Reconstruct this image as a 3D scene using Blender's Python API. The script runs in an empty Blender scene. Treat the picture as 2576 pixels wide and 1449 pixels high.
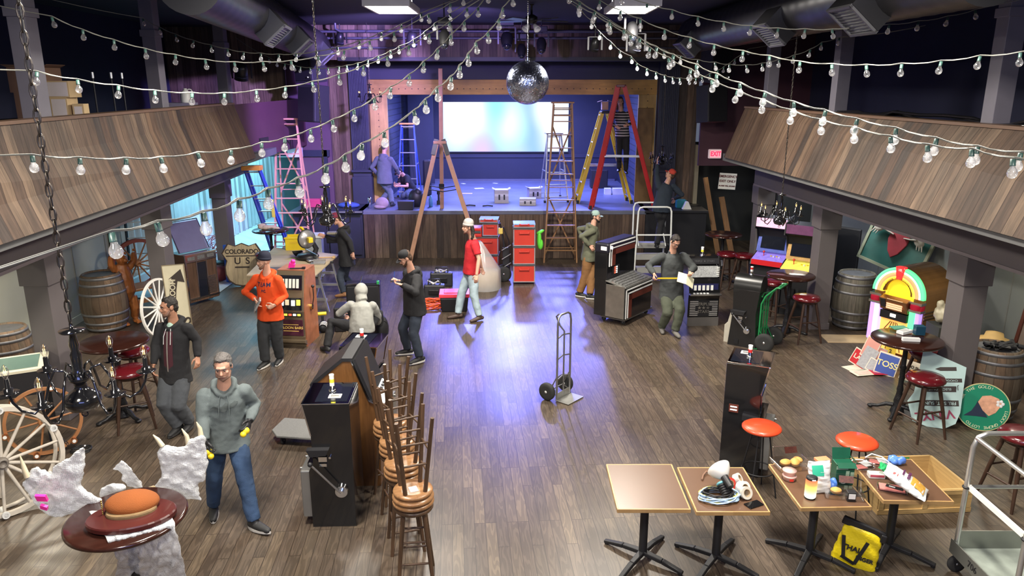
import bpy, math, random
from mathutils import Vector as V, Matrix, Euler
random.seed(7)
C=bpy.context.scene.collection
PI=math.pi
# ---------------------------------------------------------------- camera
F=1890.;H=4.2;PT=math.atan(512.5/F);cP,sP=math.cos(PT),math.sin(PT)
def ray(x,y):
    a=(x-1288)/F;b=(724.5-y)/F
    return V((a,cP+b*sP,-sP+b*cP))
def P(x,y,z=0.):
    d=ray(x,y);return V((0,0,H))+d*((z-H)/d.z)
def PY(x,y,Y):
    d=ray(x,y);return V((0,0,H))+d*(Y/d.y)
cam=bpy.data.objects.new('camera',bpy.data.cameras.new('camera'));C.objects.link(cam)
cam.location=(0,0,H);cam.rotation_euler=(PI/2-PT,0,0)
cam.data.sensor_width=36;cam.data.lens=36*F/2576;cam.data.clip_end=200;cam.data.clip_start=.05
bpy.context.scene.camera=cam
# ---------------------------------------------------------------- materials
MT={}
def nt(name):
    m=bpy.data.materials.new(name);m.use_nodes=True;t=m.node_tree;t.nodes.clear()
    return m,t
def nd(t,ty,**k):
    n=t.nodes.new(ty)
    for a,b in k.items():
        if a.startswith('i_'):n.inputs[a[2:].replace('_',' ')].default_value=b
        else:setattr(n,a,b)
    return n
def L(t,a,b):t.links.new(a,b)
def c4(c):return (c[0],c[1],c[2],1)
def M(name,col,rough=.5,metal=0,var=.12,scale=6,emit=0,ecol=None,bump=0,bscale=40,coat=0,alpha=1,trans=0,spec=.5):
    if name in MT:return MT[name]
    m,t=nt(name);o=nd(t,'ShaderNodeOutputMaterial');b=nd(t,'ShaderNodeBsdfPrincipled')
    L(t,b.outputs[0],o.inputs[0])
    tc=nd(t,'ShaderNodeTexCoord');n=nd(t,'ShaderNodeTexNoise');n.inputs['Scale'].default_value=scale;n.inputs['Detail'].default_value=5
    L(t,tc.outputs['Object'],n.inputs['Vector'])
    mx=nd(t,'ShaderNodeMix',data_type='RGBA')
    mx.inputs[6].default_value=c4([x*(1-var) for x in col]);mx.inputs[7].default_value=c4([min(1,x*(1+var)) for x in col])
    L(t,n.outputs['Fac'],mx.inputs[0]);L(t,mx.outputs[2],b.inputs['Base Color'])
    b.inputs['Roughness'].default_value=rough;b.inputs['Metallic'].default_value=metal
    b.inputs['Coat Weight'].default_value=coat;b.inputs['Alpha'].default_value=alpha
    b.inputs['Transmission Weight'].default_value=trans;b.inputs['Specular IOR Level'].default_value=spec
    if emit:
        b.inputs['Emission Color'].default_value=c4(ecol or col);b.inputs['Emission Strength'].default_value=emit
    if bump:
        n2=nd(t,'ShaderNodeTexNoise');n2.inputs['Scale'].default_value=bscale;L(t,tc.outputs['Object'],n2.inputs['Vector'])
        bp=nd(t,'ShaderNodeBump');bp.inputs['Strength'].default_value=bump;bp.inputs['Distance'].default_value=.02
        L(t,n2.outputs['Fac'],bp.inputs['Height']);L(t,bp.outputs[0],b.inputs['Normal'])
    MT[name]=m;return m
def ramp(t,stops):
    r=nd(t,'ShaderNodeValToRGB');e=r.color_ramp.elements
    while len(e)<len(stops):e.new(.5)
    for i,(p,c) in enumerate(stops):e[i].position=p;e[i].color=c4(c)
    return r
def boards(name,u,v,bl,bw,cols,rough=.55,grain=1.,gap=.02,rot=0,bump=.25,gs=3.,spec=.4,stain=.25,cath=0,metal=0,uvec=None):
    """planks: u = axis along the board, v = axis across (axis letters or vectors)"""
    m,t=nt(name);o=nd(t,'ShaderNodeOutputMaterial');b=nd(t,'ShaderNodeBsdfPrincipled');L(t,b.outputs[0],o.inputs[0])
    tc=nd(t,'ShaderNodeTexCoord')
    ax={'x':(1,0,0),'y':(0,1,0),'z':(0,0,1)}
    def dot(a):
        a=ax.get(a,a);d=nd(t,'ShaderNodeVectorMath',operation='DOT_PRODUCT');d.inputs[1].default_value=a
        L(t,tc.outputs['Object'],d.inputs[0]);return d.outputs['Value']
    cu,cv=dot(u),dot(v)
    cb=nd(t,'ShaderNodeCombineXYZ');L(t,cu,cb.inputs[0]);L(t,cv,cb.inputs[1])
    br=nd(t,'ShaderNodeTexBrick');br.inputs['Color1'].default_value=(0,0,0,1);br.inputs['Color2'].default_value=(1,1,1,1)
    br.inputs['Mortar'].default_value=(0,0,0,1);br.inputs['Scale'].default_value=1
    br.inputs['Brick Width'].default_value=bl;br.inputs['Row Height'].default_value=bw;br.inputs['Mortar Size'].default_value=gap*bw
    br.inputs['Mortar Smooth'].default_value=.3;br.offset=.37;br.offset_frequency=3
    L(t,cb.outputs[0],br.inputs['Vector'])
    rp=ramp(t,[(i/(len(cols)-1),c) for i,c in enumerate(cols)]);L(t,br.outputs['Color'],rp.inputs[0])
    # grain, shifted for every board
    sc=nd(t,'ShaderNodeVectorMath',operation='MULTIPLY');sc.inputs[1].default_value=(gs,gs*12,1);L(t,cb.outputs[0],sc.inputs[0])
    ml=nd(t,'ShaderNodeVectorMath',operation='MULTIPLY');ml.inputs[1].default_value=(17,5,31);L(t,br.outputs['Color'],ml.inputs[0])
    ad=nd(t,'ShaderNodeVectorMath',operation='ADD');L(t,sc.outputs[0],ad.inputs[0]);L(t,ml.outputs[0],ad.inputs[1])
    gn=nd(t,'ShaderNodeTexNoise');gn.inputs['Scale'].default_value=1;gn.inputs['Detail'].default_value=6;gn.inputs['Roughness'].default_value=.65;gn.inputs['Distortion'].default_value=.6
    L(t,ad.outputs[0],gn.inputs['Vector'])
    g=1-.5*grain
    gr=ramp(t,[(.3,(g,g,g)),(.7,(1+.25*grain,)*3)]);L(t,gn.outputs['Fac'],gr.inputs[0])
    m1=nd(t,'ShaderNodeMix',data_type='RGBA',blend_type='MULTIPLY');m1.inputs[0].default_value=1
    L(t,rp.outputs[0],m1.inputs[6]);L(t,gr.outputs[0],m1.inputs[7]);out=m1.outputs[2]
    if cath:   # cathedral grain lines
        s2=nd(t,'ShaderNodeVectorMath',operation='MULTIPLY');s2.inputs[1].default_value=(.8,7,1);L(t,cb.outputs[0],s2.inputs[0])
        a2=nd(t,'ShaderNodeVectorMath',operation='ADD');L(t,s2.outputs[0],a2.inputs[0]);L(t,ml.outputs[0],a2.inputs[1])
        n3=nd(t,'ShaderNodeTexNoise');n3.inputs['Scale'].default_value=1.3;n3.inputs['Detail'].default_value=2;L(t,a2.outputs[0],n3.inputs['Vector'])
        mu=nd(t,'ShaderNodeMath',operation='MULTIPLY');mu.inputs[1].default_value=60;L(t,n3.outputs['Fac'],mu.inputs[0])
        si=nd(t,'ShaderNodeMath',operation='SINE');L(t,mu.outputs[0],si.inputs[0])
        r3=ramp(t,[(.0,(1-cath,)*3),(.55,(1,1,1))]);L(t,si.outputs[0],r3.inputs[0])
        m3=nd(t,'ShaderNodeMix',data_type='RGBA',blend_type='MULTIPLY');m3.inputs[0].default_value=1
        L(t,out,m3.inputs[6]);L(t,r3.outputs[0],m3.inputs[7]);out=m3.outputs[2]
    sn=nd(t,'ShaderNodeTexNoise');sn.inputs['Scale'].default_value=.9;sn.inputs['Detail'].default_value=6;L(t,tc.outputs['Object'],sn.inputs['Vector'])
    sr=ramp(t,[(.35,(1-stain,)*3),(.65,(1+stain*.5,)*3)]);L(t,sn.outputs['Fac'],sr.inputs[0])
    m2=nd(t,'ShaderNodeMix',data_type='RGBA',blend_type='MULTIPLY');m2.inputs[0].default_value=1
    L(t,out,m2.inputs[6]);L(t,sr.outputs[0],m2.inputs[7])
    mk=nd(t,'ShaderNodeMix',data_type='RGBA',blend_type='MULTIPLY');mk.inputs[7].default_value=(.55,.53,.5,1)
    L(t,br.outputs['Fac'],mk.inputs[0]);L(t,m2.outputs[2],mk.inputs[6]);L(t,mk.outputs[2],b.inputs['Base Color'])
    b.inputs['Specular IOR Level'].default_value=spec;b.inputs['Metallic'].default_value=metal
    rr=nd(t,'ShaderNodeMapRange');rr.inputs[3].default_value=rough-.08;rr.inputs[4].default_value=rough+.12
    L(t,sn.outputs['Fac'],rr.inputs[0]);L(t,rr.outputs[0],b.inputs['Roughness'])
    if bump:
        bm=nd(t,'ShaderNodeBump');bm.inputs['Strength'].default_value=bump;bm.inputs['Distance'].default_value=.01
        L(t,gn.outputs['Fac'],bm.inputs['Height']);L(t,bm.outputs[0],b.inputs['Normal'])
    MT[name]=m;return m
def glassy(name,col=(1,1,1),rough=.03,fac=.25,tint=(1,1,1)):
    """thin clear plastic / bulb glass: glossy over transparent"""
    if name in MT:return MT[name]
    m,t=nt(name);o=nd(t,'ShaderNodeOutputMaterial');g=nd(t,'ShaderNodeBsdfGlossy');g.inputs['Roughness'].default_value=rough;g.inputs[0].default_value=c4(col)
    tr=nd(t,'ShaderNodeBsdfTransparent');tr.inputs[0].default_value=c4(tint)
    lw=nd(t,'ShaderNodeLayerWeight');lw.inputs[0].default_value=fac
    mx=nd(t,'ShaderNodeMixShader');L(t,lw.outputs['Facing'],mx.inputs[0]);L(t,tr.outputs[0],mx.inputs[1]);L(t,g.outputs[0],mx.inputs[2])
    L(t,mx.outputs[0],o.inputs[0]);MT[name]=m;return m
# ---------------------------------------------------------------- mesh builder
class G:
    def __init__(s):s.v=[];s.f=[];s.sm=[];s.mi=[];s.m=0;s.X=Matrix()
    def add(s,vs,fs,smooth=False):
        o=len(s.v);s.v+=[tuple(s.X@V(p)) for p in vs]
        for f in fs:s.f.append(tuple(i+o for i in f));s.sm.append(smooth);s.mi.append(s.m)
        return s
    def box(s,c,d,R=None,tx=0,ty=0):
        """box centre c, full size d; tx, ty shrink the top"""
        hx,hy,hz=d[0]/2,d[1]/2,d[2]/2;vs=[]
        for z in(-1,1):
            kx,ky=(hx-tx,hy-ty) if z>0 else (hx,hy)
            for a,b in((-1,-1),(1,-1),(1,1),(-1,1)):vs.append(V((a*kx,b*ky,z*hz)))
        if R is not None:
            if not isinstance(R,Matrix):R=Euler(R).to_matrix()
            vs=[R@p for p in vs]
        c=V(c);return s.add([c+p for p in vs],[(0,3,2,1),(4,5,6,7),(0,1,5,4),(1,2,6,5),(2,3,7,6),(3,0,4,7)])
    def bar(s,a,b,w,h,up=(0,0,1),w2=None,h2=None):
        """rectangular bar from a to b; w across, h along 'up'"""
        a,b=V(a),V(b);d=(b-a).normalized();u=V(up);sd=d.cross(u)
        if sd.length<1e-4:sd=d.cross(V((1,0,0)))
        sd.normalize();u=sd.cross(d);w2=w2 or w;h2=h2 or h;vs=[]
        for p,W,Hh in((a,w,h),(b,w2,h2)):
            for x,y in((-1,-1),(1,-1),(1,1),(-1,1)):vs.append(p+sd*x*W/2+u*y*Hh/2)
        return s.add(vs,[(0,1,2,3),(7,6,5,4),(0,4,5,1),(1,5,6,2),(2,6,7,3),(3,7,4,0)])
    def ring(s,rings,caps=(1,1),smooth=True,closed=False):
        n=len(rings[0]);vs=[p for r in rings for p in r];fs=[];k=len(rings)
        for i in range(k if closed else k-1):
            for j in range(n):
                a=i*n+j;b=i*n+(j+1)%n;i2=(i+1)%k;fs.append((a,b,i2*n+(j+1)%n,i2*n+j))
        s.add(vs,fs,smooth)
        if not closed:
            if caps[0]:s.add(rings[0],[tuple(range(n))[::-1]])
            if caps[1]:s.add(rings[-1],[tuple(range(n))])
        return s
    def cyl(s,a,b,r,r2=None,n=16,caps=(1,1)):
        return s.tube([a,b],[r,r if r2 is None else r2],n,caps)
    def tube(s,pts,r,n=8,caps=(1,1),closed=False,flat=1,side=None):
        pts=[V(p) for p in pts];k=len(pts);R=r if isinstance(r,(list,tuple)) else [r]*k
        T=[]
        for i in range(k):
            if closed:d=pts[(i+1)%k]-pts[i-1]
            else:d=pts[min(i+1,k-1)]-pts[max(i-1,0)]
            T.append(d.normalized() if d.length>1e-9 else V((0,0,1)))
        x=V(side) if side else (T[0].cross(V((0,0,1))) if abs(T[0].z)<.9 else T[0].cross(V((0,1,0))))
        rs=[]
        for i in range(k):
            t=T[i];x=x-t*x.dot(t)
            if x.length<1e-6:x=t.orthogonal()
            x.normalize();y=t.cross(x)
            rs.append([pts[i]+(x*math.cos(2*PI*j/n)+y*flat*math.sin(2*PI*j/n))*R[i] for j in range(n)])
        return s.ring(rs,caps,True,closed)
    def lathe(s,prof,c=(0,0,0),n=24,ax=(0,0,1),smooth=True):
        """profile [(r,h)...] about axis through c"""
        z=V(ax).normalized();x=z.orthogonal().normalized() if abs(z.z)<.999 else V((1,0,0));y=z.cross(x);c=V(c)
        rs=[[c+z*h+(x*math.cos(2*PI*j/n)+y*math.sin(2*PI*j/n))*max(r,1e-4) for j in range(n)] for r,h in prof]
        return s.ring(rs,(prof[0][0]>1e-3,prof[-1][0]>1e-3),smooth)
    def ball(s,c,r,n=16,R=None):
        if not isinstance(r,(tuple,list)):r=(r,r,r)
        k=max(6,n//2);rs=[]
        for i in range(k+1):
            a=-PI/2+PI*i/k;q=max(math.cos(a),1e-4)
            rg=[V((r[0]*q*math.cos(2*PI*j/n),r[1]*q*math.sin(2*PI*j/n),r[2]*math.sin(a))) for j in range(n)]
            if R is not None:rg=[(R if isinstance(R,Matrix) else Euler(R).to_matrix())@p for p in rg]
            rs.append([V(c)+p for p in rg])
        return s.ring(rs,(0,0))
    def torus(s,c,R,r,ax=(0,0,1),n=32,m=8,flat=1,arc=None):
        z=V(ax).normalized();x=z.orthogonal().normalized() if abs(z.z)<.999 else V((1,0,0));y=z.cross(x);c=V(c)
        if arc:
            pts=[c+(x*math.cos(a)+y*math.sin(a))*R for a in [arc[0]+(arc[1]-arc[0])*i/n for i in range(n+1)]]
            return s.tube(pts,r,m,flat=flat)
        pts=[c+(x*math.cos(2*PI*i/n)+y*math.sin(2*PI*i/n))*R for i in range(n)]
        return s.tube(pts,r,m,closed=True,flat=flat)
    def prism(s,poly,O,U,W,d):
        """polygon (u,v) in plane O+u*U+v*W extruded by vector d"""
        O,U,W,d=V(O),V(U),V(W),V(d);a=[O+U*p[0]+W*p[1] for p in poly];b=[p+d for p in a];n=len(poly)
        if U.cross(W).dot(d)<0:a,b=b,a
        s.add(a+b,[tuple(range(n))[::-1],tuple(range(n,2*n))]+[(i,(i+1)%n,n+(i+1)%n,n+i) for i in range(n)]);return s
    def grid(s,fn,nu,nv,smooth=True,closed=False):
        vs=[fn(i/nu,j/nv) for i in range(nu+1) for j in range(nv+1)]
        return s.add(vs,[(i*(nv+1)+j,(i+1)*(nv+1)+j,(i+1)*(nv+1)+j+1,i*(nv+1)+j+1) for i in range(nu) for j in range(nv)],smooth)
    def obj(s,name,mat,parent=None,bev=0,kind=None,label=None,mods=None):
        me=bpy.data.meshes.new(name);me.from_pydata(s.v,[],s.f)
        me.polygons.foreach_set('use_smooth',s.sm);me.polygons.foreach_set('material_index',s.mi)
        for m in (mat if isinstance(mat,(list,tuple)) else [mat]):me.materials.append(m)
        me.update();o=bpy.data.objects.new(name,me);C.objects.link(o)
        if parent:o.parent=parent
        if bev:
            b=o.modifiers.new('bevel','BEVEL');b.width=bev;b.segments=2;b.limit_method='ANGLE';b.angle_limit=.8
        if kind:o['kind']=kind
        if label:o['label']=label
        return o
def T(name,label,cat,loc=(0,0,0),rz=0,group=None,rot=None):
    o=bpy.data.objects.new(name,None);C.objects.link(o);o.location=loc;o.rotation_euler=rot or (0,0,rz);o.empty_display_size=.1
    o['label']=label;o['category']=cat
    if group:o['group']=group
    return o
def tag(o,label,cat,group=None,kind=None):
    o['label']=label;o['category']=cat
    if group:o['group']=group
    if kind:o['kind']=kind
    return o
def kids(o):return [c for c in KID.get(o.name,[])]
def dup(root,loc,rz=0,label=None,group=None,rot=None,scale=None):
    r=root.copy();C.objects.link(r);r.location=loc;r.rotation_euler=rot or (0,0,rz)
    if label:r['label']=label
    if group:r['group']=group
    if scale:r.scale=scale
    def rec(a,b):
        for ch in list(a.children):
            c=ch.copy();C.objects.link(c);c.parent=b;rec(ch,c)
    rec(root,r);return r
def text(body,size,mat,parent,M4,name='lettering',ext=.002,sx=1,align='CENTER',bold=0,label=None,sp=1):
    cu=bpy.data.curves.new('t','FONT');cu.body=body;cu.size=size;cu.extrude=ext;cu.align_x=align;cu.align_y='CENTER';cu.offset=bold;cu.space_character=sp
    o=bpy.data.objects.new('t',cu);C.objects.link(o);dg=bpy.context.evaluated_depsgraph_get()
    me=bpy.data.meshes.new_from_object(o.evaluated_get(dg));bpy.data.objects.remove(o)
    S=Matrix.Diagonal((sx,1,1,1));me.transform(M4@S);me.name=name;me.materials.clear();me.materials.append(mat)
    r=bpy.data.objects.new(name,me);C.objects.link(r)
    if parent:r.parent=parent
    if label:r['label']=label
    return r
def frame(O,U,W):
    """matrix whose x=U, y=W, z=UxW at O"""
    U=V(U).normalized();W=V(W);W=(W-U*W.dot(U)).normalized();N=U.cross(W);m=Matrix((U,W,N)).transposed().to_4x4();m.translation=V(O);return m
# ---------------------------------------------------------------- palette
black=M('matte_black',(.012,.012,.014),.5);gblack=M('gloss_black',(.008,.008,.009),.12,coat=.5)
dmetal=M('dark_metal',(.03,.03,.033),.35,.6);chrome=M('chrome',(.75,.76,.78),.12,1,var=.03);steel=M('brushed_steel',(.5,.5,.5),.32,1,var=.1,scale=20)
alu=M('aluminium',(.62,.63,.64),.35,.9,var=.05);white=M('white_plastic',(.75,.75,.74),.4);offw=M('paper_white',(.78,.76,.7),.7)
rubber=M('rubber',(.02,.02,.02),.8);red=M('red_plastic',(.6,.03,.02),.4);cherry=M('cherry_vinyl',(.2,.012,.016),.25,coat=.3)
# setting: side lines (plan) drift slightly with distance
def xl(a,b,Y):return a+b*Y
LB=lambda Y:-4.62-.052*(Y-6.65)   # left parapet foot
LT=lambda Y:-4.91-.064*(Y-7.37)   # left parapet top
LC=lambda Y:-5.8-.072*(Y-8.0)   # left beam and columns
LW=lambda Y:-7.75-.05*(Y-10)      # left wall
RB=lambda Y:4.77-.068*(Y-6.87)
RT=lambda Y:5.17-.083*(Y-7.73)
RC=lambda Y:5.8-.076*(Y-8.2)
RW=lambda Y:7.45-.05*(Y-10)
S=lambda o:(o.__setitem__('kind','structure'),o)[1]
CE=5.5
floorm=boards('oak_floor',(-.073,1,0),(1,.073,0),1.1,.108,[(.068,.049,.036),(.11,.079,.055),(.082,.06,.043),(.135,.1,.067),(.09,.067,.048),(.118,.088,.064),(.075,.055,.04)],rough=.36,grain=.26,gap=.035,bump=.05,gs=5.5,spec=.5,stain=.18,cath=.28)
barn=lambda n,u,v,k=1:boards(n,u,v,40.,.17,[(.085*k,.05*k,.034*k),(.16*k,.105*k,.07*k),(.11*k,.068*k,.045*k),(.05*k,.036*k,.03*k),(.19*k,.13*k,.088*k),(.13*k,.08*k,.05*k)],rough=.6,grain=1.1,gap=.03,bump=.5,gs=1.6,stain=.35)
navy=M('navy_wall_paint',(.014,.016,.045),.75);cream=M('sage_wall_panel',(.42,.43,.37),.6,var=.08,scale=2)
grayp=M('column_paint',(.115,.1,.1),.6,var=.06);ceilm=M('ceiling_paint',(.02,.02,.03),.8);purp=M('plum_wall_paint',(.1,.05,.09),.65,var=.05)
g=G();g.add([(-9.5,-2,0),(9.5,-2,0),(9.5,26,0),(-9.5,26,0)],[(0,1,2,3)]);S(g.obj('floor',floorm))
g=G();g.box((0,12,CE+.05),(20,30,.1));S(g.obj('ceiling',ceilm))
def wallstrip(name,fn,Y0,Y1,z0,z1,mat,th=.1,sgn=1):
    g=G();a,b=fn(Y0),fn(Y1);t=th*sgn
    g.add([(a,Y0,z0),(b,Y1,z0),(b,Y1,z1),(a,Y0,z1),(a+t,Y0,z0),(b+t,Y1,z0),(b+t,Y1,z1),(a+t,Y0,z1)],[(0,3,2,1),(4,5,6,7),(0,1,5,4),(3,7,6,2),(0,4,7,3),(1,2,6,5)])
    return S(g.obj(name,mat))
wallstrip('wall_left',LW,-2,14.6,0,2.72,cream,.1,-1)
wallstrip('wall_right',RW,-2,17.6,0,2.72,M('grey_green_panel',(.2,.215,.2),.6,var=.06),.1,1)
wallstrip('wall_upper_left',LW,-2,18.6,2.85,CE,navy,.1,-1)
wallstrip('wall_upper_right',RW,-2,18.6,2.85,CE,navy,.1,1)
wallstrip('baseboard_left',lambda Y:LW(Y)+.02,-2,14.6,0,.14,M('cream_trim',(.5,.5,.45),.5),.04,-1)
wallstrip('baseboard_right',lambda Y:RW(Y)-.02,-2,17.6,0,.14,M('grey_trim',(.2,.2,.19),.5),.04,1)
# thin upright seams on the side walls
for sd,fn in((1,LW),(-1,RW)):
    g=G()
    for i in range(12):
        Y=1+i*1.22;g.box((fn(Y)+sd*.004,Y,1.4),(.008,.02,2.5))
    S(g.obj('trim_panel_seams',M('seam_paint',(.2,.2,.18),.6)))
# balconies: slab, slanted barn-board parapet, cap rail, beam
for nm,fb,ft,fc,fw,sd,zt,Y0,Y1 in(('left',LB,LT,LC,LW,1,3.82,-1,15.0),('right',RB,RT,RC,RW,-1,3.75,-1,15.1)):
    E_=16.8 if sd>0 else 15.3;EB=18.3 if sd>0 else 15.75
    bm=barn('barn_boards_'+nm,(0,0,1),(.06*-sd,1,0))
    g=G();A=[];th=.06*sd
    for Y in(Y0,Y1):A+=[(fb(Y),Y,2.8),(ft(Y),Y,zt),(ft(Y)-th,Y,zt),(fb(Y)-th,Y,2.8)]
    g.add(A,[(0,1,5,4),(1,2,6,5),(2,3,7,6),(3,0,4,7),(0,3,2,1),(4,5,6,7)])
    S(g.obj('wall_balcony_'+nm,bm))
    g=G();g.add([(ft(Y0)+.02*sd,Y0,zt),(ft(Y1)+.02*sd,Y1,zt),(ft(Y1)-.17*sd,Y1,zt),(ft(Y0)-.17*sd,Y0,zt)]+[(ft(Y0)+.02*sd,Y0,zt+.035),(ft(Y1)+.02*sd,Y1,zt+.035),(ft(Y1)-.17*sd,Y1,zt+.035),(ft(Y0)-.17*sd,Y0,zt+.035)],[(0,1,2,3),(7,6,5,4),(0,4,5,1),(1,5,6,2),(2,6,7,3),(3,7,4,0)])
    S(g.obj('trim_rail_'+nm,M('rail_wood',(.13,.075,.045),.5)))
    wallstrip('floor_balcony_'+nm,lambda Y:fb(Y)-.03*sd,-1,Y1,2.78,2.86,black,(abs(fw(5)-fb(5))),-sd) if 0 else None
    g=G();g.add([(fb(Y0)-.05*sd,Y0,2.72),(fb(E_)-.05*sd,E_,2.72),(fw(E_),E_,2.72),(fw(Y0),Y0,2.72)]+[(fb(Y0)-.05*sd,Y0,2.86),(fb(E_)-.05*sd,E_,2.86),(fw(E_),E_,2.86),(fw(Y0),Y0,2.86)],[(0,1,2,3),(7,6,5,4),(0,4,5,1),(1,5,6,2),(2,6,7,3),(3,7,4,0)])
    S(g.obj('floor_balcony_'+nm,M('underside_paint',(.1,.1,.1),.8)))
    wallstrip('trim_beam_'+nm,lambda Y:fc(Y)+.16*sd,Y0,EB,2.2,2.72,grayp,.32,-sd)
    wallstrip('trim_beam_lip_'+nm,lambda Y:fc(Y)+.175*sd,Y0,EB,2.16,2.2,M('lip_paint',(.2,.17,.17),.45),.35,-sd)
    for k,Y in enumerate((5.2,9.12,12.85,16.5 if sd>0 else 15.6)):
        x=fc(Y);g=G()
        g.box((x,Y,1.08),(.3,.34,2.16));g.box((x,Y,1.98),(.36,.4,.36));g.box((x,Y,.06),(.34,.38,.12))
        S(g.obj('trim_column_'+nm,grayp,bev=.006))
        Y=Y*.945;g=G();g.box((ft(Y)-.32*sd,Y,(2.86+CE)/2),(.2,.22,CE-2.86));g.box((ft(Y)-.32*sd,Y,4.95),(.24,.26,.1))
        S(g.obj('trim_post_'+nm,M('post_paint',(.16,.15,.18),.5),bev=.006))
# ---------------------------------------------------------------- stage end
SY=18.35;SZ=1.2
stagem=M('stage_floor_paint',(.13,.14,.19),.38,var=.3,scale=2.5)
g=G();g.box((-.2,21.6,SZ-.05),(7.2,6.5,.1));S(g.obj('floor_stage',stagem,bev=.01))
sf=barn('barn_boards_stage',(0,0,1),(1,0,0),.8)
g=G();g.box((-.19,SY+.02,.55),(6.95,.05,1.1));S(g.obj('wall_stage_front',sf))
g=G();g.box((-4.55,SY+.62,SZ/2-.03),(1.72,1.25,SZ-.06));g.box((-4.55,SY+.6,SZ-.03),(1.78,1.35,.06))
for i in range(2):g.box((-4.12-.86*i,SY-.06,.55),(.78,.03,.9))
S(g.obj('trim_stage_side_left',M('stage_side_paint',(.022,.024,.04),.5),bev=.006))
g=G();g.box((-4.55,SY-.16,SZ-.012),(1.78,.02,.03));S(g.obj('trim_stage_edge',alu))
g=G();g.box((4.05,SY+.6,SZ/2-.03),(1.5,1.2,SZ-.06));g.box((4.05,SY+.6,SZ-.03),(1.56,1.3,.06));S(g.obj('trim_stage_side_right',black,bev=.006))
g=G();g.box((-.2,24.35,3.4),(8.4,.1,5));S(g.obj('wall_stage_back',M('stage_back_paint',(.016,.018,.034),.6)))
g=G();g.box((-.2,24.25,SZ+.03),(7.0,.1,.06));S(g.obj('baseboard_stage',M('stage_trim',(.1,.1,.13),.4)))
g=G();g.box((-.2,24.28,2.0),(7,.03,.12));S(g.obj('trim_stage_rail',M('stage_rail',(.02,.022,.04),.5)))
side=boards('shiplap','y','z',4,.16,[(.035,.04,.07),(.04,.045,.08),(.035,.04,.07)],rough=.5,grain=.2,gap=.09,bump=.1,stain=.05)
for sd,x in((-1,-3.35),(1,3.4)):
    g=G();g.box((x+sd*.02,22.05,3.1),(.06,4.4,3.8));S(g.obj('wall_stage_side',side))
g=G();g.box((-2.75,23.2,2.9),(.75,.06,3.3));S(g.obj('wall_stage_flat',M('flat_paint',(.02,.022,.035),.7)))
# projection screen, lit
sm,st=nt('screen_image');so=nd(st,'ShaderNodeOutputMaterial');se_=nd(st,'ShaderNodeEmission');L(st,se_.outputs[0],so.inputs[0])
tc=nd(st,'ShaderNodeTexCoord');sx=nd(st,'ShaderNodeSeparateXYZ');L(st,tc.outputs['Object'],sx.inputs[0])
def gau(cx,cz,wx,wz,col,prev):
    ax=nd(st,'ShaderNodeVectorMath',operation='SUBTRACT');ax.inputs[1].default_value=(cx,0,cz);L(st,tc.outputs['Object'],ax.inputs[0])
    dv=nd(st,'ShaderNodeVectorMath',operation='MULTIPLY');dv.inputs[1].default_value=(1/wx,0,1/wz);L(st,ax.outputs[0],dv.inputs[0])
    ln=nd(st,'ShaderNodeVectorMath',operation='LENGTH');L(st,dv.outputs[0],ln.inputs[0]);mr=nd(st,'ShaderNodeMapRange',interpolation_type='SMOOTHSTEP');mr.inputs[3].default_value=1;mr.inputs[4].default_value=0;L(st,ln.outputs['Value'],mr.inputs[0])
    mx=nd(st,'ShaderNodeMix',data_type='RGBA');mx.inputs[7].default_value=c4(col);L(st,mr.outputs[0],mx.inputs[0])
    if hasattr(prev,'links'):L(st,prev,mx.inputs[6])
    else:mx.inputs[6].default_value=c4(prev)
    return mx.outputs[2]
cc=gau(0,-.1,.9,.9,(.25,.75,1),(.3,.5,1))
for a_ in((-1.55,.3,.75,.9,(1,1,1)),(-.95,.45,.7,.8,(.9,1,1)),(.1,.1,.7,.7,(.75,1,1)),(1.6,.2,.7,1.1,(1,1,1)),(1.2,.6,.5,.5,(.8,.9,1)),(-.75,-.75,.6,.5,(.65,.5,1)),(.25,-.85,.6,.3,(.5,.65,1)),(-.3,.75,.5,.6,(.3,.8,.95))):cc=gau(a_[0],a_[1],a_[2]*1.15,a_[3]*1.9,a_[4],cc)
L(st,cc,se_.inputs[0]);se_.inputs[1].default_value=.95
g=G();g.box((0,0,0),(3.95,.03,1.53));k=g.obj('projection_screen',sm);k.location=(-.2,24.2,2.9);tag(k,'bright glowing projection screen on the back wall of the stage','screen')
g=G();g.box((0,.01,.79),(4.05,.05,.05));g.box((0,.01,-.78),(4.02,.03,.03));g.obj('border',black,k)
# proscenium: gold beam with studs, posts
gold=boards('gold_pine','x','z',3.5,.6,[(.5,.27,.06),(.56,.31,.08),(.52,.29,.07)],rough=.5,grain=.4,gap=.0,bump=.1,stain=.5,gs=1.2)
PYs=19.75
g=G();g.box((.02,PYs,4.13),(7.32,.12,.37));go=S(g.obj('trim_proscenium_beam',gold,bev=.01))
gold2=boards('gold_pine_upright','z','x',3.5,.6,[(.5,.3,.09),(.56,.35,.12),(.52,.32,.1)],rough=.5,grain=.4,gap=.0,bump=.1,stain=.5,gs=1.2)
for x in(-3.41,3.45):
    g=G();g.box((x,PYs,(SZ+3.95)/2),(.45,.12,3.95-SZ));S(g.obj('trim_proscenium_post',gold2,bev=.01))
stud=M('stud_metal',(.25,.2,.14),.3,.9)
g=G()
for i in range(44):
    X=-3.52+i*.164
    g.ball((X,PYs-.07,4.09),(.014,.012,.014),8)
for x in(-3.41,3.45):
    for i in range(17):g.ball((x,PYs-.07,3.95-i*.16),(.014,.012,.014),8)
S(g.obj('trim_proscenium_studs',stud))
g=G();g.box((3.41,PYs-.08,2.42),(.4,.05,2.4))
S(g.obj('trim_proscenium_panel',M('rusty_panel',(.2,.11,.035),.6,var=.5,scale=5),bev=.01))
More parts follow.
